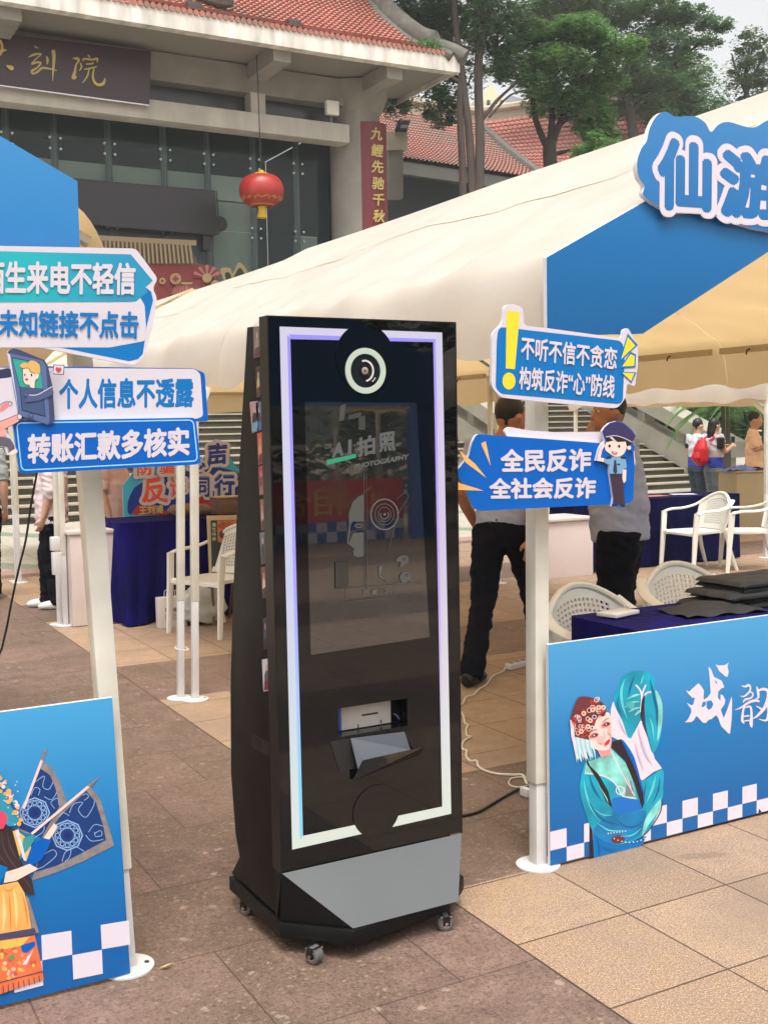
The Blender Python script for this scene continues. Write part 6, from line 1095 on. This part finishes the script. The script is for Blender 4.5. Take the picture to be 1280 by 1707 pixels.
for s in (.2, .8): b.tube(spline([(x0_+(x1_-x0_)*.3, g.y+.1*s, zt_), (x0_+(x1_-x0_)*.35, g.y+.1*s, zt_+.05), (x0_+(x1_-x0_)*.65, g.y+.1*s, zt_+.05), (x0_+(x1_-x0_)*.7, g.y+.1*s, zt_)], d=3), .003, 5, bagm)
b.build('handle', tb)
plb = M('thin_white_plastic', C(228, 226, 220, .82), .35, noise=.05, scale=6, bump=.7, bscale=9, trans=.25); g = G(345, 1044)
o = organic('plastic_bag', None, [([Vector((g.x, g.y+.12, .03)), Vector((g.x+.01, g.y+.12, .12)), Vector((g.x, g.y+.12, .24)), Vector((g.x+.02, g.y+.12, .30))], [(.12, .17), (.15, .20), (.12, .17), (.04, .08)], {'up': (0, 1, 0), 'n': 20})], plb, .014, 3, .008); tag(o, 'crumpled white plastic bag on the paving under the left chair', 'bag')
g = G(292, 1030); o = organic('cloth_bag', None, [([Vector((g.x, g.y+.42, .02)), Vector((g.x, g.y+.42, .16)), Vector((g.x, g.y+.42, .29))], [(.10, .12), (.12, .14), (.05, .06)], {'up': (0, 1, 0), 'n': 16})], M('beige_cloth', C(206, 190, 160, .75), .8, bump=.3, bscale=9), .014, 4, .006); tag(o, 'beige cloth bag pushed under the velvet table behind the paper bag', 'bag')
# cables and power strips
wire_w = M('white_cable', C(226, 216, 196, .82), .45); wire_b = M('black_cable', C(28, 26, 26, .5), .5)
def cable(pts, r, m, label, name='cable'):
    q = spline([tuple(p) for p in pts], d=3, sub=6); b = MB(); b.tube(q, r, 7, m); tag(b.build(name), label, 'cable')
f5 = crop(740, 1060, .2109)
cable([G(*f5(*p), .006) for p in [(580, 235), (490, 250), (470, 280), (400, 310), (372, 335), (330, 390), (280, 420), (235, 465), (170, 490), (145, 540), (60, 570)]], .0055, wire_w, 'white cable running from the far power strip past the walking man')
cable([G(*f5(*p), .006) for p in [(60, 580), (130, 602), (155, 640), (165, 690), (190, 705), (175, 740), (180, 790), (210, 800), (160, 830), (142, 870), (150, 900), (180, 910), (175, 950), (205, 990), (258, 990), (270, 1030), (320, 1065), (420, 1092), (540, 1100), (620, 1102), (640, 1140), (660, 1180), (690, 1215)]], .0055, wire_w, 'wavy white cable lying beside the kiosk on the paving')
cable([G(*f5(*p), .005) for p in [(750, 1080), (700, 1140), (690, 1180), (640, 1195), (560, 1195), (512, 1170), (530, 1130), (600, 1118), (670, 1125), (705, 1160), (720, 1200)]], .003, wire_w, 'thin white looped wire by the near power strip')
cable([G(*f5(*p), .007) for p in [(20, 1440), (150, 1425), (280, 1390), (400, 1320), (520, 1250), (640, 1190), (745, 1160), (820, 1150)]], .006, wire_b, 'black cable running from the kiosk to the right pole')
cable([G(*f5(*p), .004) for p in [(790, 1380), (735, 1400), (710, 1420), (735, 1440), (735, 1470), (695, 1510), (695, 1550), (715, 1585), (770, 1590), (800, 1600)]], .0025, M('brown_wire', C(74, 50, 40, .6), .6), 'thin brown wire curled at the foot of the right pole')
cable([P(62, 786, 3.6), P(52, 840, 3.6), P(43, 900, 3.6), P(32, 945, 3.6), P(20, 1000, 3.6), P(8, 1060, 3.6), P(-6, 1100, 3.6), P(-60, 1180, 3.6), G(-120, 1300, .006)], .0035, wire_b, 'black cable hanging down from the left slogan signs')
def strip(px, py, L, rz, label):
    g = G(px, py); t = empty('power_strip', tuple(g), label, 'power strip', 'white power strips'); b = MB(); b.obox((g.x, g.y, .021), L, .026, .019, rz, M('glossy_white', C(232, 228, 222, .82), .25)); b.build('case', t, bevel=.006); q = Matrix.Rotation(rz, 3, 'Z')
    for i in range(4):
        b = MB(); p = g+q @ Vector((-L*.7+L*.45*i, 0, .0405)); b.obox(tuple(p), L*.14, .014, .0006, rz, M('socket_dark', C(90, 88, 86, .6), .5)); b.build('socket', t)
strip(868, 1112, .13, .25, 'white power strip on the paving behind the walking man, farther of two'); strip(905, 1321, .11, .1, 'white power strip on the paving beside the right pole, nearer of two')
b = MB(); g = G(276, 1617); random.seed(9)
lf = M('dry_leaf', C(206, 178, 134, .75), .8, noise=.2, scale=40); b.grid(lambda a, c: Vector((g.x-.022+.044*a+.004*c, g.y-.006*math.sin(math.pi*a)+.012*math.sin(math.pi*a)*c, .003+.006*(2*c-1)**2+.006*a)), 8, 4, lf); b.tube([(g.x+.022, g.y, .008), (g.x+.034, g.y+.008, .004)], .0012, 4, lf); tag(b.build('fallen_leaf'), 'curled dry leaf on the brown paving near the left board', 'leaf')
# ------------------------------------------------------------------ trees and plants
def leaf_mat(name, c0, c1, c2):
    m = bpy.data.materials.new(name); m.use_nodes = True; k = NT(m); b = m.node_tree.nodes['Principled BSDF']; t = k.new('ShaderNodeTexCoord').outputs['Object']
    c = k.mix(k.rng(k.noise(t, .55, 4, .6), .35, .65), c0, c1); c = k.mix(k.rng(k.noise(t, 6, 2), .5, .7), c, c2); k.n.links.new(c, b.inputs['Base Color']); b.inputs['Roughness'].default_value = .55
    tr = k.new('ShaderNodeBsdfTranslucent'); k.n.links.new(c, tr.inputs[0]); ms = k.new('ShaderNodeMixShader'); ms.inputs[0].default_value = .45
    o = m.node_tree.nodes['Material Output']; k.n.links.new(b.outputs[0], ms.inputs[1]); k.n.links.new(tr.outputs[0], ms.inputs[2]); k.n.links.new(ms.outputs[0], o.inputs[0]); return m
g1 = leaf_mat('leaf_deep_green', (.09, .18, .07, 1), (.125, .235, .09, 1), (.165, .28, .11, 1)); g2 = leaf_mat('leaf_mid_green', (.105, .22, .065, 1), (.15, .285, .085, 1), (.20, .34, .105, 1)); g3 = leaf_mat('leaf_dark', (.075, .14, .06, 1), (.105, .185, .075, 1), (.14, .225, .095, 1)); g4 = leaf_mat('leaf_pale_green', (.09, .14, .07, 1), (.12, .17, .09, 1), (.15, .2, .1, 1))
bark = M('grey_bark', C(96, 84, 74, .55), .9, noise=.3, scale=4, bump=.5, bscale=12, stretch=(1, 1, .25)); bark_d = M('dark_bark', C(72, 62, 54, .5), .9, noise=.3, scale=4, bump=.5, bscale=12, stretch=(1, 1, .25))
def leaves(b, c, r, n, size, m, rnd, flat=1.0):
    c = Vector(c)
    vs = []; fs = []
    for i in range(n):
        d = Vector((rnd.gauss(0, 1), rnd.gauss(0, 1), rnd.gauss(0, 1))).normalized()*(rnd.random()**.45); p = c+Vector((d.x*r[0], d.y*r[1], d.z*r[2]))
        s = size*rnd.uniform(.6, 1.35); a = rnd.uniform(0, 6.283); t = rnd.uniform(-.9, .9); e1 = Vector((math.cos(a), math.sin(a), t*.5)).normalized()*s; nn = Vector((rnd.uniform(-.7, .7), rnd.uniform(-.7, .7), 1)).normalized(); e2 = nn.cross(e1).normalized()*s*.42
        k = len(vs); vs += [p-e1*.5, p+e2*.5+nn*s*.06, p+e1*.5, p-e2*.5+nn*s*.06]; fs.append((k, k+1, k+2, k+3))
    b.add(vs, fs, m, False)
def tree(label, base, limbs, crown, m, size, bk, seed, density=1.0, group=None):
    rnd = random.Random(seed); t = empty('tree', tuple(base), label, 'tree', group)
    b = MB()
    for pts, r in limbs: q = spline([tuple(p) for p in pts], d=3, sub=4); rr = [r[0]+(r[1]-r[0])*i/(len(q)-1) for i in range(len(q))]; b.tube(q, rr, 9, bk)
    b.build('trunk', t); b = MB()
    for c, r, n in crown:
        n = int(n*density); c = Vector(c)
        for _ in range(max(1, n//85)):     # sprays of smaller tufts leave gaps; loose leaves fill between them
            d = Vector((rnd.gauss(0, 1), rnd.gauss(0, 1), rnd.gauss(0, 1))).normalized()*rnd.random()**.4; cc = c+Vector((d.x*r[0], d.y*r[1], d.z*r[2])); q = rnd.uniform(.12, .32)*max(r)
            leaves(b, cc, (q*rnd.uniform(.8, 1.4), q*rnd.uniform(.8, 1.4), q*rnd.uniform(.45, .9)), 120, size*.8, m, rnd)
        leaves(b, c, (r[0]*1.12, r[1]*1.12, r[2]*1.15), int(n*.8), size*.8, m, rnd)
        for _ in range(5):
            d = Vector((rnd.gauss(0, 1), rnd.gauss(0, 1), rnd.gauss(0, 1))).normalized(); b.tube([c-Vector((0, 0, r[2]*.5)), c+Vector((d.x*r[0]*.6, d.y*r[1]*.6, d.z*r[2]*.3)), c+Vector((d.x*r[0], d.y*r[1], d.z*r[2]))], [.035, .022, .008], 4, bk)
    b.build('crown', t); return t
D = 34.0; up3 = lambda px, py, d: PD(px, py, d)
def limb(pl, r, d): return ([PD(a, c, d+e) for a, c, e in [(q if len(q) == 3 else (q[0], q[1], 0)) for q in pl]], r)
def blob_(px, py, rx, ry, d, n): s = d/FPX; return (PD(px, py, d), (rx*s, rx*s*.9, ry*s), n)
tb_ = PD(790, 700, D); tb_.z = 0
tree('tall tree with several slim dark trunks rising beside the theatre roof corner', tb_, [limb([(792, 640), (797, 340), (800, 240), (797, 120), (803, 0), (806, -160)], (.17, .10), D), limb([(792, 420), (783, 240), (772, 140), (758, 20), (750, -140)], (.14, .08), D), limb([(772, 640), (772, 330), (766, 180), (768, 110), (755, 0)], (.13, .07), D), limb([(797, 100), (815, 20), (820, -80)], (.12, .06), D), limb([(799, 205), (830, 165), (868, 132)], (.07, .03), D), limb([(815, 195), (850, 158), (885, 148)], (.04, .02), D), limb([(770, 140), (740, 120), (718, 108)], (.07, .03), D)],
     [blob_(700, 20, 60, 45, D+1, 3600), blob_(760, 30, 60, 60, D+2, 2600), blob_(830, 40, 60, 60, D, 3200), blob_(850, 110, 30, 30, D, 900), blob_(660, 160, 40, 36, D+2, 1800), blob_(735, 165, 36, 45, D+1, 2000), blob_(780, 120, 40, 40, D+3, 900), blob_(700, -90, 120, 60, D, 4500), blob_(830, -80, 110, 60, D, 4500), blob_(745, 70, 40, 30, D+1, 1200)], g3, .17, bark, 1)
tb_ = PD(922, 640, 36); tb_.z = 0
tree('spreading tree with bright layered foliage forking above the tent roof', tb_, [limb([(922, 640), (921, 340), (916, 265), (916, 235)], (.27, .20), 36), limb([(914, 250), (893, 200), (887, 150), (890, 110)], (.12, .04), 36), limb([(916, 245), (920, 190), (915, 120), (930, 70)], (.13, .04), 36), limb([(918, 245), (935, 200), (960, 150), (985, 90)], (.13, .04), 36), limb([(935, 205), (975, 160), (1020, 110)], (.10, .04), 36), limb([(917, 258), (950, 250), (985, 240)], (.08, .03), 36)],
     [blob_(880, 60, 44, 26, 35, 2600), blob_(960, 55, 60, 24, 35, 3400), blob_(1030, 80, 46, 20, 35, 2200), blob_(850, 110, 36, 22, 36, 1700), blob_(930, 105, 60, 26, 35, 3400), blob_(990, 130, 50, 30, 36, 2600), blob_(930, 165, 60, 28, 36, 3000), blob_(985, 195, 44, 30, 36, 2000), blob_(1000, 225, 34, 18, 36, 1200), blob_(890, 140, 36, 18, 35, 1200)], g2, .17, bark_d, 2)
tb_ = PD(1060, 640, 50); tb_.z = 0
tree('large dark tree with wide feathery branches against the bright sky', tb_, [limb([(1060, 640), (1060, 300), (1050, 180), (1045, 80)], (.3, .14), 50), limb([(1050, 190), (1110, 120), (1180, 60)], (.13, .04), 50), limb([(1050, 170), (980, 100), (930, 30)], (.13, .04), 50), limb([(1048, 120), (1090, 50), (1130, -10)], (.2, .06), 50)],
     [blob_(960, 5, 70, 24, 50, 2600), blob_(1060, 20, 80, 26, 50, 3200), blob_(1140, 30, 50, 16, 50, 1300), blob_(1195, 42, 32, 11, 50, 650), blob_(1100, 75, 60, 22, 50, 1900), blob_(1170, 70, 36, 9, 50, 520), blob_(1060, 120, 60, 30, 50, 2400), blob_(1130, 105, 40, 14, 50, 800), blob_(1050, 170, 60, 26, 51, 2600), blob_(1090, 150, 46, 22, 51, 1500), blob_(900, 20, 60, 26, 51, 1800), blob_(1010, -60, 160, 50, 50, 4200)], g1, .24, bark_d, 3)
tb_ = PD(1130, 640, 56); tb_.z = 0
tree('rounded dark green tree right behind the big white-edged characters', tb_, [limb([(1130, 640), (1130, 300), (1125, 180)], (.4, .2), 56), limb([(1125, 230), (1160, 150)], (.2, .08), 56)], [blob_(1110, 160, 60, 46, 56, 3200), blob_(1160, 180, 56, 50, 56, 3200), blob_(1085, 205, 46, 40, 55, 2200), blob_(1150, 125, 46, 30, 56, 1600), blob_(1195, 215, 50, 36, 56, 2000), blob_(1130, 230, 60, 30, 55, 2000), blob_(1040, 225, 40, 40, 56, 1600)], g1, .26, bark_d, 4)
tb_ = PD(1248, 640, 50); tb_.z = 0
tree('thin airy tree with small leaves at the upper right', tb_, [limb([(1248, 640), (1246, 220), (1243, 130), (1250, 70)], (.2, .05), 50), limb([(1245, 160), (1225, 110), (1220, 90)], (.08, .03), 50), limb([(1244, 150), (1268, 100), (1272, 80)], (.08, .03), 50)], [blob_(1250, 80, 34, 34, 50, 900), blob_(1240, 125, 40, 34, 50, 1100), blob_(1270, 130, 30, 40, 50, 800), blob_(1255, 180, 46, 34, 50, 1300), blob_(1300, 120, 40, 70, 50, 900)], g4, .2, bark, 5)
def shrub(label, c, rx, ry, d, n, m, seed, size=.14, group=None):
    rnd = random.Random(seed); p = PD(c[0], c[1], d); t = empty('shrub', (p.x, p.y, 0), label, 'shrub', group); b = MB(); s = d/FPX
    for i in range(5): q = rnd.uniform(-.5, .5); b.tube([(p.x+q*.3, p.y, 0), (p.x+q*rx*s, p.y+q*.4, p.z*.6), (p.x+1.4*q*rx*s, p.y, p.z)], [.05, .03, .015], 6, bark_d)
    b.build('stem', t); b = MB()
    for _ in range(max(1, n//120)):
        d_ = Vector((rnd.gauss(0, 1), rnd.gauss(0, 1), rnd.gauss(0, 1))).normalized()*rnd.random()**.4; cc = p+Vector((d_.x*rx*s, d_.y*rx*s, d_.z*ry*s)); leaves(b, cc, (.3*rx*s, .3*rx*s, .25*ry*s), 120, size, m, rnd)
    b.build('foliage', t); return t
shrub('leafy green shrub at the tree foot just above the tent ridge', (985, 262), 56, 36, 34, 2600, g2, 21, .16)
# planted slope right of the steps
for i, (px, py, rx, ry, d, m) in enumerate(((1075, 655, 52, 95, 34, g3), (1130, 640, 60, 110, 35, g3), (1190, 650, 70, 105, 34, g3), (1250, 650, 66, 110, 32, g3), (1310, 660, 66, 110, 32, g3), (1105, 720, 50, 70, 35, g3), (1370, 680, 70, 110, 32, g3))):
    shrub('dense dark shrub on the planted bank right of the stone steps', (px, py), rx, ry, d, 6500, m, 30+i, .2, group='shrubs on the planted bank')
def palm(label, px, py, d, seed, n=15, L=1.35):
    rnd = random.Random(seed); p = PD(px, py, d); t = empty('palm_tree', (p.x, p.y, 0), label, 'palm', 'palms beside the steps'); b = MB(); b.tube([(p.x, p.y, 0), (p.x+.05, p.y, p.z*.5), tuple(p)], [.14, .10, .08], 10, bark); b.build('trunk', t)
    for i in range(n):
        a = 2*math.pi*i/n+rnd.uniform(-.2, .2); e = rnd.uniform(.1, .9); dr = Vector((math.cos(a), math.sin(a), 0)); b = MB(); pts = [p+dr*L*s*(1-.1*s)+Vector((0, 0, L*(e*s-.85*s*s))) for s in [j/12 for j in range(13)]]; b.tube(pts, [.018*(1-j/14) for j in range(13)], 5, g2)
        for j in range(1, 13):
            for q in range(3):
                c = pts[j-1].lerp(pts[j], q/3); sd_ = dr.cross(Vector((0, 0, 1)))
                for sg in (-1, 1):
                    l = .42*math.sin(math.pi*(j+q/3)/13.5)+.08; tip = c+sd_*sg*l*.75+dr*l*.5-Vector((0, 0, l*.45)); wv = dr*.014; b.add([c-wv, c+wv, tip], [(0, 1, 2)], g2)
        b.build('frond', t)
palm('palm with arching fronds above the two volunteers', 1208, 668, 24, 1); palm('palm with fronds behind the far tent pole at the right', 1275, 655, 26, 2)
rnd = random.Random(5); p = P(718, 86, 28.2); b = MB()
for i in range(140): q = p+Vector((rnd.gauss(0, .32), rnd.gauss(0, .12), .04)); a = rnd.uniform(0, 6.28); h = rnd.uniform(.12, .42); v_ = Vector((math.cos(a)*.1, math.sin(a)*.1, h)); b.add([q-Vector((.02, 0, 0)), q+Vector((.02, 0, 0)), q+v_], [(0, 1, 2)], g2)
leaves(b, p+Vector((0, 0, .18)), (.45, .2, .16), 240, .10, g2, rnd); tag(b.build('weed_tuft'), 'tuft of green weeds growing on the theatre roof corner', 'weeds')

# ------------------------------------------------------------------ the facing row of stalls behind the photographer (seen mirrored in the kiosk glass)
tent(4.2, 8.3, -10.6, -7.6, True, 'cream tent facing the kiosk behind the photographer', [(4.24, -7.65, 4.24, -7.65), (8.26, -7.65, 8.26, -7.65), (4.24, -10.5, 4.24, -10.5), (8.26, -10.5, 8.26, -10.5)], group='tents behind the photographer')
tent(9.0, 13.1, -10.6, -7.6, True, 'second cream tent facing the kiosk behind the photographer', [(9.04, -7.65, 9.04, -7.65), (13.06, -7.65, 13.06, -7.65), (9.04, -10.5, 9.04, -10.5), (13.06, -10.5, 13.06, -10.5)], group='tents behind the photographer')
for x0_, lab in ((4.2, 'blue header board on the tent facing the kiosk, behind the photographer'), (9.0, 'blue header board on the second tent facing the kiosk, behind the photographer')):
    b = MB(); b.slab([(x0_, -7.5, 1.85), (x0_, -7.5, 2.5), (x0_+2.05, -7.5, 3.3), (x0_+4.1, -7.5, 2.5), (x0_+4.1, -7.5, 1.85)], (0, -.03, 0), sblue2); tag(b.build('header_board'), lab, 'sign')
bt = empty('banner_table', (5, -7.8, 0), 'table with red banner and checkered board behind the photographer', 'table')
b = MB(); b.box((3.5, -8.3, .70), (7.9, -7.75, .74), ply); b.build('tabletop', bt); b = MB(); b.box((3.4, -7.74, .30), (7.9, -7.72, .86), M('red_banner', C(226, 40, 42, .95), .6)); b.build('banner', bt)
b = MB()
for i in range(30): b.box((3.4+.15*i, -7.735, .02+(.14 if i % 2 else 0)), (3.4+.15*(i+1), -7.725, .16+(.13 if i % 2 else 0)), cw)
b.box((3.4, -7.75, .01), (7.9, -7.737, .30), sblue); b.build('checker_board', bt)
b = MB(); V, Fq = glyphs('心相合共筑平安'); 
b.add([Vector((7.6-v_[0]*.56, -7.715, .42+v_[1]*.42)) for v_ in V], Fq, M('banner_yellow', C(236, 190, 70, .9), .6)); b.build('lettering', bt)
b = MB(); b.box((7.95, -7.7, 0), (8.3, -7.55, 2.6), sblue); tag(b.build('pole_wrap'), 'blue wrapped tent pole behind the photographer', 'pole')
for i in range(7):  # trees added out of view so the kiosk glass mirrors something dark
    rnd = random.Random(70+i); x = -6+4.5*i; t = empty('tree', (x, -16, 0), 'unseen leafy tree added to darken the kiosk reflection, behind the photographer', 'tree', 'added trees behind the photographer'); b = MB(); b.tube([(x, -16, 0), (x+.2, -16, 5)], [.25, .15], 8, bark); b.build('trunk', t); b = MB()
    for _ in range(34): leaves(b, (x+rnd.gauss(0, 1.9), -16+rnd.gauss(0, 1.2), 3.4+rnd.gauss(0, 2.0)), (1.1, 1.1, .8), 90, .45, g3, rnd)
    b.build('crown', t)

# ------------------------------------------------------------------ thin bright haze over the square
hm = bpy.data.materials.new('haze'); hm.use_nodes = True; hn = hm.node_tree; hn.nodes.remove(hn.nodes['Principled BSDF']); pv_ = hn.nodes.new('ShaderNodeVolumePrincipled')
pv_.inputs['Color'].default_value = (.95, .965, .96, 1); pv_.inputs['Density'].default_value = .0010; pv_.inputs['Anisotropy'].default_value = .1
hn.links.new(pv_.outputs[0], hn.nodes['Material Output'].inputs['Volume'])
b = MB(); b.box((-160, -110, -1), (260, 310, 45), hm); tag(b.build('haze'), 'thin pale haze filling the air over the square', kind='stuff')
